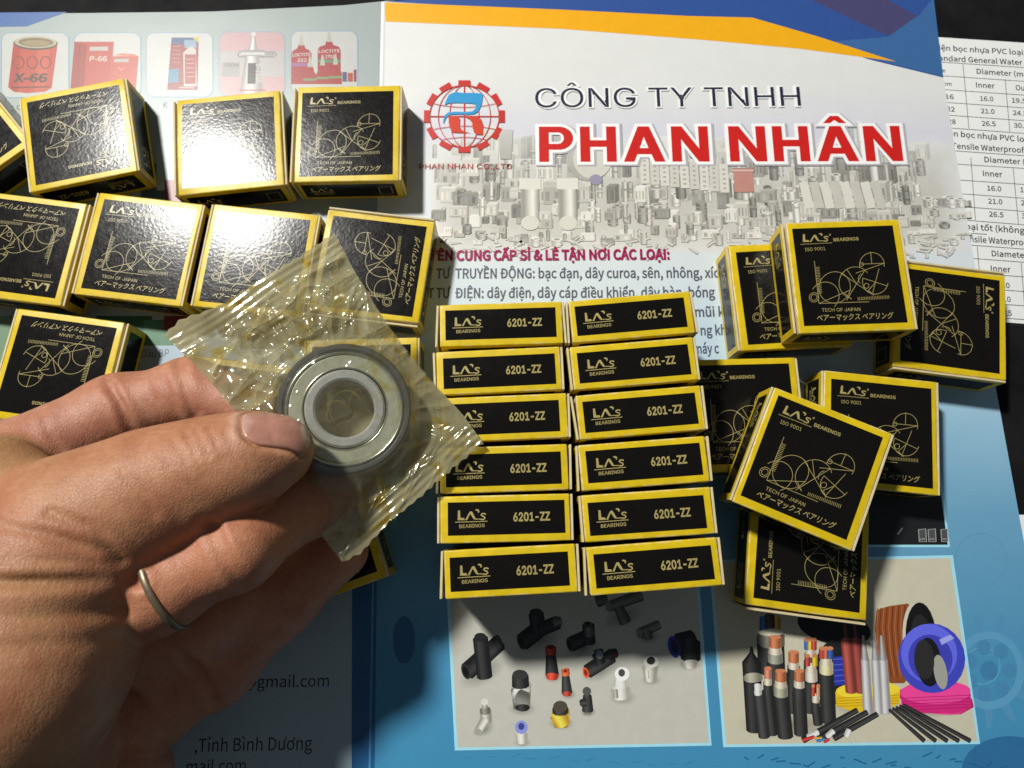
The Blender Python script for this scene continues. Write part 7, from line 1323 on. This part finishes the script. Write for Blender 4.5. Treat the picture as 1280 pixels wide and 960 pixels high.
def print_mesh(name, data, w, h, place):
    S = Sheet(step=0.0006, z0=0)
    for i, e in enumerate(data):
        if e[0] == 'P': S.poly(e[1], i, (1, 1, 1))
        elif e[0] == 'L': S.stroke(e[1], e[2], i, (1, 1, 1))
        elif e[0] == 'T': S.text(e[1], e[2], e[3], e[4], e[5], i, (1, 1, 1), *((0.18, 'n') if ord(e[1][0]) > 0x3000 else (0.0, 'i')))
    V = [place(x, y, 0.062 + q + bulge(x / w * .98, y / h * .98)) for x, y, q in S.v]
    return mesh(name, V, S.f, [M_GOLD])

top_at = lambda x, y, d: (x, y, TZ + d)
plus_y = lambda x, y, d: (x, HY + d, TZ / 2 - y)            # reads upright when the carton stands on its other edge
minus_y = lambda x, y, d: (x, -HY - d, TZ / 2 + y)
PW, SH = 14.75, 4.15
ME_FACE = panel('face_panel', PW, PW, top_at); ME_FACEP = print_mesh('gold_print', FACE_PRINT, PW, PW, top_at)
ME_SIZE = panel('size_panel', 14.9, SH, plus_y); ME_SIZEP = print_mesh('gold_print', SIZE_PRINT, 14.9, SH, plus_y)
ME_LOGO = panel('edge_panel', 14.9, SH, minus_y); ME_LOGOP = print_mesh('gold_print', LOGO_PRINT, 14.9, SH, minus_y)

def flap_mesh(side, ang, seed):
    """tuck flap closing an end: card plate with raw cream edges, yellow outside, black printed field"""
    r = random.Random(seed)
    bm = bevel_box(.31, HY - .15, .12, TZ - .1, .1, 1)
    bm.normal_update()
    V = []; hinge_top = r.random() < .5
    ca, sa = math.cos(math.radians(ang)), math.sin(math.radians(ang))
    def put(x, y, z):
        dz = (TZ - .1 - z) if hinge_top else (z - .12)
        return (side * (HX + .40 + x * ca + dz * sa), y, z if hinge_top else z)
    bm.verts.index_update()
    V = [put(side * v.co.x, v.co.y, v.co.z) for v in bm.verts]
    F = [tuple(v.index for v in f.verts) for f in bm.faces]
    M = [0 if f.normal.x * side > .9 else 1 for f in bm.faces]
    bm.free()
    return mesh('end_flap', V, F, [M_YELLOW, M_CREAM], M), put

def end_panel_mesh(side, put, name, data=None):
    pl = lambda x, y, d: put(.31 + d, x * side, TZ / 2 + y)
    if data is None:
        V, F = panel_grid(14.7, 4.0, 3, 3)
        return mesh(name, [pl(x, y, .03) for x, y in V], F, [M_BLACK])
    S = Sheet(step=0.0006, z0=0)
    for i, e in enumerate(data):
        if e[0] == 'P': S.poly(e[1], i, (1, 1, 1))
        elif e[0] == 'L': S.stroke(e[1], e[2], i, (1, 1, 1))
        elif e[0] == 'T': S.text(e[1], e[2], e[3], e[4], e[5], i, (1, 1, 1))
    return mesh(name, [pl(x, y, .055 + q) for x, y, q in S.v], S.f, [M_GOLD])

VAR = []
for k in range(6):
    r = random.Random(100 + k)
    sides = []
    for side in (-1, 1):
        fm, put = flap_mesh(side, (0.4, 1.4, 2.6, 0.8, 3.4, 1.8)[(k * 2 + (side > 0) * 3) % 6], 50 + k * 2 + (side > 0))
        # put() already mirrors; feed unmirrored x
        p2 = (lambda s, p: (lambda x, y, z: p(x, y, z)))(side, put)
        sides.append((fm, end_panel_mesh(side, p2, 'end_panel'), end_panel_mesh(side, p2, 'gold_print', [e for e in SIZE_PRINT if e[1] != '6201-ZZ'])))
    VAR.append((carton_mesh(k), sides))

for o in _ob.values(): bpy.data.objects.remove(o)

def box(label, x, y, z, rot, standing=False, tilt=(0, 0), group=None, k=0):
    root = link('bearing_box', None)
    car, sides = VAR[k % 6]
    link('carton', car, root)
    for pm, gm in ((ME_FACE, ME_FACEP), (ME_SIZE, ME_SIZEP), (ME_LOGO, ME_LOGOP)):
        p = link(pm.name.split('.')[0], pm, root); link('gold_print', gm, p)
        q = random.Random(label + pm.name)                # print never sits quite square on the card
        if pm is ME_FACE: p.location = (q.uniform(-.35, .35) * MM, q.uniform(-.3, .3) * MM, 0); p.rotation_euler.z = math.radians(q.uniform(-.7, .7))
        else: p.location = (q.uniform(-.4, .4) * MM, 0, q.uniform(-.3, .3) * MM)
    for fm, em, gm in sides:
        f = link('end_flap', fm, root); link('end_panel', em, f); link('gold_print', gm, f)
    if standing:
        R = Matrix.Rotation(math.radians(rot), 4, 'Z') @ Matrix.Rotation(math.radians(tilt[0]), 4, 'X') @ Matrix.Translation((0, TZ / 2 * MM, (HY) * MM)) @ Matrix.Rotation(math.radians(90), 4, 'X')
    else:
        R = Matrix.Rotation(math.radians(tilt[0]), 4, 'X') @ Matrix.Rotation(math.radians(tilt[1]), 4, 'Y') @ Matrix.Rotation(math.radians(rot), 4, 'Z')
    root.matrix_world = Matrix.Translation((x * MM, y * MM, z * MM)) @ R
    tag(root, label, 'box', group)
    return root

GL, GM, GR = 'bearing boxes laid flat on the left page', 'bearing boxes standing on edge in two columns', 'bearing boxes piled on the right page'
Z0 = 0.09
flat = [
    ('black and yellow box laid upside down under the red canister picture at top left', -138.65, 123.0, Z0, 193.2, (0.5, 0.9)),
    ('black and yellow box with strong lamp glare, between two others in the top left row', -90.2, 120.2, Z0, 6.5, (-.2, .2)),
    ('clearly readable upright box at the top left row end, beside the gear emblem', -52.6, 123.5, Z0, 1.2, (0, 0)),
    ('box cut off by the left edge, turned diagonally, only its corner showing', -177.0, 121.5, Z0, 41, (0, 0)),
    ('upside down box in the second row, cut by the left edge', -151.5, 84.5, Z0, 172.8, (.5, .2)),
    ('box with a round lamp glare in the second row, second from the left edge', -115.2, 84.2, Z0, -6.9, (0, .2)),
    ('box with lamp glare whose lower right corner is covered by the plastic pouch', -78.7, 80.5, Z0, -6.3, (0, .1)),
    ('box turned sideways with its lettering running upward, touching the top of the pouch', -42.8, 78.6, Z0, 82.9, (0, 0)),
    ('upside down box at the left edge just above the index finger', -135.6, 46.0, Z0, 172.3, (0, 0)),
    ('box mostly hidden behind the pouch, left of the two standing columns', -44.6, 38.6, Z0, 1.5, (0, 0)),
    ('box under the pouch and index finger, only a yellow corner showing', -83.0, 31.8, Z0, -7.0, (0, 0)),
    ('box corner peeking out beneath the pouch and fingers near the lower fold', -56.3, -3.4, Z0, 19.5, (0, 0)),
]
for i, (lb, x, y, z, rot, tl) in enumerate(flat):
    lift = 17 * (abs(math.sin(math.radians(tl[0]))) + abs(math.sin(math.radians(tl[1]))))
    box(lb, x, y, z + lift, rot, False, tl, GL, i)
right_pile = [
    ('lower box half covered at its right by the top box of the upper right pile', 84.3, 69.2, Z0, 2.85, (0, 0)),
    ('box turned sideways over the table sheet at the far right, lettering running down', 132.3, 61.1, Z0, -97.5, (0, 0)),
    ('upright box beside the standing columns, partly under the slanted box', 68.3, 32.4, Z0, 1.4, (0, 0)),
    ('upright box lying right of the slanted box, on the blue page edge', 107.6, 27.2, Z0, -6.2, (0, 0)),
    ('lowest box of the right pile, turned sideways above the cable picture', 83.7, -7.0, Z0, 82.6, (0, 0)),
    ('topmost upright box of the upper right pile, resting on two others', 97.2, 70.9, 12.25, 2.1, (0, 0)),
    ('slanted box lying across three others in the lower right pile', 81.3, 16.2, 14.3, -22.9, (2.6, -2.2)),
]
for i, (lb, x, y, z, rot, tl) in enumerate(right_pile): box(lb, x, y, z, rot, False, tl, GR, i + 3)
stand = [(-3.0, 53.5, 1.84), (-3.6, 40.6, 2.75), (-2.1, 28.0, 2.45), (-2.0, 14.7, 1.83), (-1.75, 2.1, 1.42), (-.4, -10.9, 3.0),
         (32.2, 55.5, 5.0), (32.3, 42.6, 4.85), (33.6, 29.4, 4.8), (34.1, 16.1, 4.3), (34.6, 3.1, 3.8), (35.6, -9.7, 4.4)]
ORD = ['farthest', 'second', 'third', 'fourth', 'fifth', 'nearest']
for i, (x, y, rot) in enumerate(stand):
    c = 'left' if i < 6 else 'right'
    box('%s standing box%s in the %s column, its size number facing up' % (ORD[i % 6], '' if i % 6 in (0, 5) else ' from the top', c), x, y, Z0, rot, True, (0, 0), GM, i * 5 + 1)

# ------------------------------------------------------------------ pouch frame (plane the bearing lies in)
T_, R_, B_, L_ = [np.array(p) for p in POINTS['pouch']]
BC = np.array(POINTS['bearing'][0])
ax_s = ((R_ + B_) - (T_ + L_)) / 2; LEN = np.linalg.norm(ax_s)
nrm = np.cross(R_ - L_, T_ - B_); nrm /= np.linalg.norm(nrm)
if nrm[2] < 0: nrm = -nrm
ex = ax_s / LEN; ex = ex - nrm * ex.dot(nrm); ex /= np.linalg.norm(ex); ey = np.cross(nrm, ex)

# ------------------------------------------------------------------ ball bearing
def lathe(name, prof, mats, n=96, fm=None):
    V = []; F = []; m = len(prof); M = []
    for i in range(n):
        a = 2 * math.pi * i / n
        for r, z in prof: V.append((r * math.cos(a), r * math.sin(a), z))
    for i in range(n):
        j = (i + 1) % n
        for k in range(m):
            l = (k + 1) % m
            F.append((i * m + k, j * m + k, j * m + l, i * m + l)); M.append(fm[k] if fm else 0)
    me = mesh(name, V, F, mats, M)
    return me
bearing = link('ball_bearing', None)
def ring_prof(r0, r1, h, c): return [(r1 - c, -h), (r1, -h + c), (r1, h - c), (r1 - c, h), (r0 + c, h), (r0, h - c), (r0, -h + c), (r0 + c, -h)]
link('outer_ring', lathe('outer_ring', ring_prof(14.15, 16.0, 5.0, .55), [M_DARKSTEEL]), bearing)
link('inner_ring', lathe('inner_ring', ring_prof(7.0, 9.55, 5.0, .5), [M_STEEL]), bearing)
for s in (1, -1):
    prof = [(9.95, s * 3.9), (9.95, s * 4.25), (10.15, s * 4.55), (12.9, s * 4.62), (13.35, s * 4.35), (13.75, s * 4.7), (14.1, s * 4.55), (14.1, s * 3.9)]
    if s < 0: prof = prof[::-1]
    link('shield', lathe('shield', prof[::-1] if s > 0 else prof[::-1], [M_SHIELD]), bearing)
for s in (1, -1):
    for R0, r0, zz in ((13.72, .36, 4.62), (10.05, .2, 4.5)):
        me = lathe('rolled_rim', [(R0 + r0 * math.cos(a), s * zz + r0 * math.sin(a)) for a in np.linspace(0, 2 * math.pi, 11)[:-1]], [M_GLINT])
        me.polygons.foreach_set('use_smooth', [True] * len(me.polygons)); link('rolled_rim', me, bearing)
# stamped marks on the shield
V = []; F = []
for k in range(9):
    a = math.radians(-112 + k * 7.0)
    if k == 4: continue
    for (dr, da) in ((-.45, -1.4), (-.45, 1.4), (-.25, 1.4), (-.25, -1.4), (.25, -1.4), (.25, 1.4), (.45, 1.4), (.45, -1.4)):
        rr = 11.3 + dr; aa = a + math.radians(da) * (.6 if dr > 0 and k % 2 else 1); V.append((rr * math.cos(aa), rr * math.sin(aa), 4.66))
    b = len(V) - 8; F += [(b, b + 1, b + 2, b + 3), (b + 4, b + 5, b + 6, b + 7)]
link('stamped_marks', mesh('stamped_marks', V, F, [M_STEEL]), bearing)
RM = Matrix(((ex[0], ey[0], nrm[0], BC[0] * MM), (ex[1], ey[1], nrm[1], BC[1] * MM), (ex[2], ey[2], nrm[2], BC[2] * MM), (0, 0, 0, 1)))
bearing.matrix_world = RM
tag(bearing, 'shielded steel ball bearing sealed inside the clear pouch, pinched by the thumb', 'bearing')

# ------------------------------------------------------------------ plastic pouch: front and back film with crimped ends
def vnoise(x, y, seed):
    r = np.random.RandomState(seed); g = r.rand(64, 64)
    xi = np.floor(x).astype(int); yi = np.floor(y).astype(int); fx = x - xi; fy = y - yi
    fx = fx * fx * (3 - 2 * fx); fy = fy * fy * (3 - 2 * fy); xi %= 64; yi %= 64; x2 = (xi + 1) % 64; y2 = (yi + 1) % 64
    return (g[xi, yi] * (1 - fx) + g[x2, yi] * fx) * (1 - fy) + (g[xi, y2] * (1 - fx) + g[x2, y2] * fx) * fy - .5
def ridge(n): return 1 - 2 * np.abs(n)

def sheet_grid(side, ns=230, nt=170):
    s = np.linspace(0, 1, ns)[:, None] * np.ones((1, nt)); t = np.ones((ns, 1)) * np.linspace(0, 1, nt)[None, :]
    W = np.linalg.norm(T_ - L_)
    tri = np.abs(((t * W / 3.1) % 1) - .5) * 2
    cut = (0.55 * tri * (1 + .8 * vnoise(t * 13, t * 0 + 6, 8)) + 1.3 * vnoise(t * 9, t * 0 + 3, 5) + np.where(s < .5, 3.6, 1.2) * vnoise(t * 3.3 + 1, t * 0 + 9, 6)) / LEN
    s2 = s.copy()
    s2 = cut + s * (1 - 2 * cut)                                    # serrated ends
    edge = (vnoise(s * 5, s * 0 + 1, 9) * 1.2 / W) * (1 - t) + 0
    t = 0.5 + (t - .5) * (1 - (.10 + .05 * vnoise(s * 7, s * 0 + 2, 19)) * np.sin(math.pi * np.clip(s * 1.15, 0, 1)) ** 1.0)
    P = (L_[None, None] * ((1 - s2) * (1 - t))[..., None] + T_[None, None] * ((1 - s2) * t)[..., None]
         + B_[None, None] * (s2 * (1 - t))[..., None] + R_[None, None] * (s2 * t)[..., None])
    d = P - BC
    u = d @ ex; v = d @ ey; base = d @ nrm
    rr = np.sqrt(u * u + v * v)
    b = np.minimum.reduce([s2 * LEN - 5.0, (1 - s2) * LEN - 5.0, t * W * 1.0, (1 - t) * W * 1.0])     # distance inside the border
    b = np.maximum(b, 0)
    out = np.clip(1 - (rr - 16.3) / (b + np.maximum(rr - 16.3, 0) + 1e-6), 0, 1)
    out = np.where(rr < 16.3, 1, out ** 1.25)
    h = 5.45 * out
    # creases: long pleats running out from the bearing plus crumple
    amp = np.clip((rr - 15.5) / 5, 0, 1) * np.clip(b / 3 + .1, 0, 1)
    ang = np.arctan2(v, u)
    sd = 0 if side > 0 else 40
    pleat = ridge(vnoise(ang * 5.5 + 20 + rr * .03, rr * .09 + 5, 11 + sd)) ** 3
    wu = u + 5 * vnoise(u * .09 + 3, v * .09 + 8, 61); wv = v + 5 * vnoise(u * .09 + 13, v * .09 + 18, 62)
    crum = 1.2 * ridge(vnoise(wu * .13 + 30, wv * .06 + 30, 21 + sd)) ** 7 + .8 * ridge(vnoise(wu * .07 + 40 + wv * .05, wv * .11 + 40, 31 + sd)) ** 9 + .35 * ridge(vnoise(wu * .30 + 30, wv * .16 + 30, 33 + sd)) ** 5
    quiet = 0.25 + 0.75 * np.clip(1 - (s2 - .35) * 4, 0, 1)          # the far end is crumpled, the near end taut
    disp = amp * quiet * (1.5 * (pleat - .45) + 2.3 * (crum - .4))
    inner = np.clip((16.3 - rr) / 3, 0, 1)
    disp += inner * .42 * ridge(vnoise(u * .18 + 9, v * .3 + 3, 77)) ** 6
    # crimp ribs across both ends
    e = np.minimum(s2, 1 - s2) * LEN
    crimp = np.clip(1 - (e - 6.5) / 1.2, 0, 1) * np.clip(e / 0.8, 0, 1)
    disp = disp + crimp * (.26 * np.sin(e * 2 * math.pi / 1.75 + 3 * vnoise(t * 6, s2 * 4, 44)) * (1 + 1.2 * vnoise(t * 8 + 2, s2 * 6, 45)) + np.where(s2 > .5, 1.3, .3) * (ridge(vnoise(t * 10 + s2 * 30, s2 * 24 + t * 5, 47)) ** 5 - .2) * np.clip(1.2 - t, 0, 1) + .35 * vnoise(t * 14 + s2 * 9, s2 * 20, 3))
    whole = 1.6 * vnoise(t * 3 + 7, s * 3 + 2, 15) * np.clip((rr - 17) / 8, 0, 1) + 1.0 * np.clip((rr - 17) / 8, 0, 1) * vnoise(t * 7 + 7, s * 4 + 2, 18)
    off = side * (h + .12) + disp * (1 if side > 0 else .8) * (0.45 + .55 * np.clip(h, 0, 1)) + whole
    # inside the bearing the film stays flat on the faces
    target = base * 0
    P = P - (base * np.clip(1 - (rr - 16.3) / 8, 0, 1))[..., None] * nrm + off[..., None] * nrm
    F = [(i * nt + j, (i + 1) * nt + j, (i + 1) * nt + j + 1, i * nt + j + 1) for i in range(ns - 1) for j in range(nt - 1)]
    if side < 0: F = [f[::-1] for f in F]
    wet = np.clip((17.2 - rr) / 1.5, 0, 1).reshape(-1)
    return mesh('film', P.reshape(-1, 3).tolist(), F, [M_FILM if side > 0 else M_FILM_BACK], smooth=True, colors=[(x, x, x) for x in (wet if side > 0 else wet * 0)])
pouch = link('plastic_pouch', None)
link('front_film', sheet_grid(1), pouch); link('back_film', sheet_grid(-1), pouch)
tag(pouch, 'crinkled oily clear plastic pouch with serrated ends held between thumb and index finger', 'pouch')

# ------------------------------------------------------------------ hand: smooth-blended tapered limbs turned into one surface
def seg_field(G, a, b):
    pa = [G[i] - a[i] for i in range(3)]; ba = [b[i] - a[i] for i in range(3)]
    L2 = sum(c * c for c in ba)
    h = np.clip(sum(p * c for p, c in zip(pa, ba)) / L2, 0, 1)
    d2 = sum((p - h * c) ** 2 for p, c in zip(pa, ba))
    return np.sqrt(d2) - (a[3] + (b[3] - a[3]) * h)
def smin(a, b, k):
    h = np.maximum(k - np.abs(a - b), 0) / k
    return np.minimum(a, b) - h * h * k * .25

def chain_into(f, X, nodes, k, h):
    for a, b in zip(nodes[:-1], nodes[1:]):
        lo = [min(a[i] - a[3], b[i] - b[3]) - 12 for i in range(3)]; hi = [max(a[i] + a[3], b[i] + b[3]) + 12 for i in range(3)]
        sl = tuple(slice(*np.clip(np.searchsorted(X[i], (lo[i], hi[i])), 0, len(X[i]))) for i in range(3))
        if any(s.stop - s.start < 2 for s in sl): continue
        G = np.meshgrid(*[X[i][sl[i]] for i in range(3)], indexing='ij', sparse=True)
        f[sl] = smin(f[sl], seg_field(G, a, b).astype(np.float32), k)

def surface_nets(f, X):
    s = f < 0
    nx, ny, nz = f.shape
    c = [(i, j, k) for i in (0, 1) for j in (0, 1) for k in (0, 1)]
    cnt = np.zeros((nx - 1, ny - 1, nz - 1), np.int8)
    for i, j, k in c: cnt += s[i:nx - 1 + i, j:ny - 1 + j, k:nz - 1 + k]
    act = (cnt > 0) & (cnt < 8)
    idx = np.argwhere(act)
    vid = -np.ones(act.shape, np.int64); vid[act] = np.arange(len(idx))
    acc = np.zeros((len(idx), 3)); num = np.zeros(len(idx))
    for p in range(8):
        for q in range(p + 1, 8):
            if sum(abs(x - y) for x, y in zip(c[p], c[q])) != 1: continue
            A = idx + c[p]; B = idx + c[q]
            fa = f[A[:, 0], A[:, 1], A[:, 2]]; fb = f[B[:, 0], B[:, 1], B[:, 2]]
            m = (fa < 0) != (fb < 0)
            t = np.where(m, fa / np.where(m, fa - fb, 1), 0)
            pos = A + (B - A) * t[:, None]
            acc += np.where(m[:, None], pos, 0); num += m
    V = acc / num[:, None]
    W = np.stack([X[i][0] + V[:, i] * (X[i][1] - X[i][0]) for i in range(3)], 1)
    F = []
    for ax in range(3):
        o = [a for a in range(3) if a != ax]
        sh = [slice(1, -1)] * 3; sh[ax] = slice(0, -1)
        s0 = s[tuple(sh)]; sh2 = list(sh); sh2[ax] = slice(1, None); s1 = s[tuple(sh2)]
        e = np.argwhere(s0 != s1); flip = s0[s0 != s1]
        base = e.copy(); base[:, o[0]] += 1; base[:, o[1]] += 1
        def cell(d0, d1):
            q = base.copy(); q[:, o[0]] -= d0; q[:, o[1]] -= d1
            return vid[q[:, 0], q[:, 1], q[:, 2]]
        quad = np.stack([cell(1, 1), cell(0, 1), cell(0, 0), cell(1, 0)], 1)
        fl = flip if ax != 1 else ~flip
        quad[~fl] = quad[~fl][:, ::-1]
        F.append(quad)
    return W, np.concatenate(F)

def hand_field(X, h):
    shape = tuple(len(x) for x in X)
    big = lambda: np.full(shape, 30, np.float32)
    body = big()
    for g, k in (('palm', 10), ('forearm', 12), ('thenar', 6), ('thenar_edge', 5), ('web', 9), ('thumb', 7)): chain_into(body, X, BONES[g], k, h)
    pk = big(); chain_into(pk, X, BONES['pinky'], 6, h)
    rg = big(); chain_into(rg, X, BONES['ring'], 5, h); chain_into(rg, X, BONES['pad'], 6, h)
    md = big(); chain_into(md, X, BONES['middle'], 5, h)
    ix = big(); chain_into(ix, X, BONES['index'], 5, h)
    f = smin(body, ix, 4); f = smin(f, md, 1.2); f = smin(f, rg, 0.9); f = smin(f, pk, 1.2)
    for pts, dep, wid in CREASES:
        P = np.array(pts)
        lo = P.min(0) - (5, 5, 12); hi = P.max(0) + (5, 5, 12)
        sl = tuple(slice(*np.clip(np.searchsorted(X[i], (lo[i], hi[i])), 0, len(X[i]))) for i in range(3))
        if any(s.stop - s.start < 2 for s in sl): continue
        G = np.meshgrid(*[X[i][sl[i]] for i in range(3)], indexing='ij', sparse=True)
        d = None
        for a, b in zip(P[:-1], P[1:]):
            pa = [G[i] - a[i] for i in range(3)]; ba = b - a; ba[2] *= .3
            sc = (1, 1, .3)
            t = np.clip(sum(p * w * c for p, w, c in zip(pa, sc, ba)) / ba.dot(ba), 0, 1)
            dd = sum((p * w - t * c) ** 2 for p, w, c in zip(pa, sc, ba))
            d = dd if d is None else np.minimum(d, dd)
        f[sl] += (dep * np.exp(-d / (wid * wid)) - .25 * dep * np.exp(-(np.sqrt(d) - 2.2 * wid) ** 2 / (wid * wid))).astype(np.float32)
    return f

NC = np.array(POINTS['nail'][0])
ta = np.array(BONES['thumb'][0][:3]) - np.array(BONES['thumb'][1][:3]); ta /= np.linalg.norm(ta)
nn_ = np.array((0.05, 0.66, 0.75)); nn_ -= ta * nn_.dot(ta); nn_ /= np.linalg.norm(nn_); nb = np.cross(nn_, ta)
TIP = np.array(BONES['thumb'][0][:3])
NAIL_O = TIP + ta * 0.6
def nail_mask(G):
    """signed distance of the nail outline (rounded rectangle in the nail plane)"""
    p = [G[i] - NAIL_O[i] for i in range(3)]
    u = sum(p[i] * ta[i] for i in range(3)); v = sum(p[i] * nb[i] for i in range(3)); w = sum(p[i] * nn_[i] for i in range(3))
    q1 = np.abs(u) - (5.9 - 3.4); q2 = np.abs(v) - (5.7 - 3.4)
    d = np.sqrt(np.maximum(q1, 0) ** 2 + np.maximum(q2, 0) ** 2) + np.minimum(np.maximum(q1, q2), 0) - 3.4
    return d, w
h = 0.54
X = [np.arange(-190, -22, h), np.arange(-92, 60, h), np.arange(8, 92, h)]
f = hand_field(X, h)
G = np.meshgrid(*X, indexing='ij', sparse=True)
sl = tuple(slice(*np.searchsorted(X[i], (TIP[i] - 16, TIP[i] + 16))) for i in range(3))
Gs = [X[0][sl[0]][:, None, None], X[1][sl[1]][None, :, None], X[2][sl[2]][None, None, :]]
nd, nw = nail_mask(Gs)
f[sl] += np.where(nw > 0, .55 * np.exp(-(nd / .55) ** 2) - .35 * np.exp(-((nd - 1.3) / .9) ** 2) * (nd > 0), 0).astype(np.float32)
HV, HF = surface_nets(f, X)
# skin tone by region: tanned thumb and back, pinker inner fingers
def near(name):
    d = np.full(len(HV), 99.)
    B = BONES[name]
    for a, b in zip(B[:-1], B[1:]): d = np.minimum(d, seg_field(HV.T, a, b))
    return d
wt = np.clip(1 - np.minimum.reduce([near('thumb'), near('thenar'), near('web'), near('thenar_edge')]) / 3.0, 0, 1)[:, None]
wi = np.clip(1 - near('index') / 3.0, 0, 1)[:, None]
tone = np.array((.50, .232, .132)) * (1 - wi) + np.array((.47, .235, .155)) * wi
tone = tone * (1 - wt) + np.array((.405, .243, .115)) * wt
dt = np.linalg.norm(HV - (TIP - ta * 3), axis=1)[:, None]
tone = tone * (1 - .3 * np.exp(-(dt / 9) ** 2)) + np.array((.60, .30, .22)) * .3 * np.exp(-(dt / 9) ** 2)
# pale dry skin round the cuticle
pv = HV - NAIL_O; cu_ = pv @ ta; cv_ = pv @ nb; cw_ = pv @ nn_
dry = (np.exp(-((cu_ + 7.0) / 1.6) ** 2) * np.exp(-(cv_ / 5.5) ** 4) * (cw_ > 1.5))[:, None] * .55
tone = tone * (1 - dry) + np.array((.66, .47, .36)) * dry
hand = link('hand', mesh('hand', HV.tolist(), HF.tolist(), [M_SKIN], smooth=True, colors=tone.tolist()))
tag(hand, 'left hand of a person pinching the pouched bearing between thumb and index finger', 'hand')
# thumbnail
hx = .3
Xn = [np.arange(TIP[i] - 13, TIP[i] + 13, hx) for i in range(3)]
fn = hand_field(Xn, hx)
Gn = [Xn[0][:, None, None], Xn[1][None, :, None], Xn[2][None, None, :]]
nd, nw = nail_mask(Gn)
fn = np.maximum(np.maximum(fn - .16, -(fn + .6)), np.maximum(nd + .1, -nw + 1.0)).astype(np.float32)
NV, NF = surface_nets(fn, Xn)
pn = NV - NAIL_O; un = pn @ ta; vn = pn @ nb
edge_ = np.clip((un - 4.7) / .5, 0, 1)[:, None]; lun = np.clip((-un - 3.2 - .12 * vn * vn) / 1.2, 0, 1)[:, None]
nc = np.array((.46, .225, .165)) * (1 - edge_) + np.array((.60, .46, .34)) * edge_
nc = nc * (1 - .6 * lun) + np.array((.60, .42, .34)) * .6 * lun
link('thumbnail', mesh('thumbnail', NV.tolist(), NF.tolist(), [M_NAIL], smooth=True, colors=nc.tolist()), hand)

# finger ring
RA, RB = [np.array(p) for p in POINTS['ring_axis']]
axr = RB - RA; axr /= np.linalg.norm(axr)
band = lathe('finger_ring', [(9.6, -.65), (10.05, -.75), (10.3, -.42), (10.36, 0), (10.3, .42), (10.05, .75), (9.6, .65)], [M_RING], 72)
band.polygons.foreach_set('use_smooth', [True] * len(band.polygons))
ro = link('finger_ring', band)
c = np.array(POINTS['ring_band'][0]); q = Vector(axr).to_track_quat('Z', 'Y')
ro.matrix_world = Matrix.Translation(Vector(c * MM)) @ q.to_matrix().to_4x4()
tag(ro, 'worn dull gold ring worn on a finger below the thumb', 'ring')
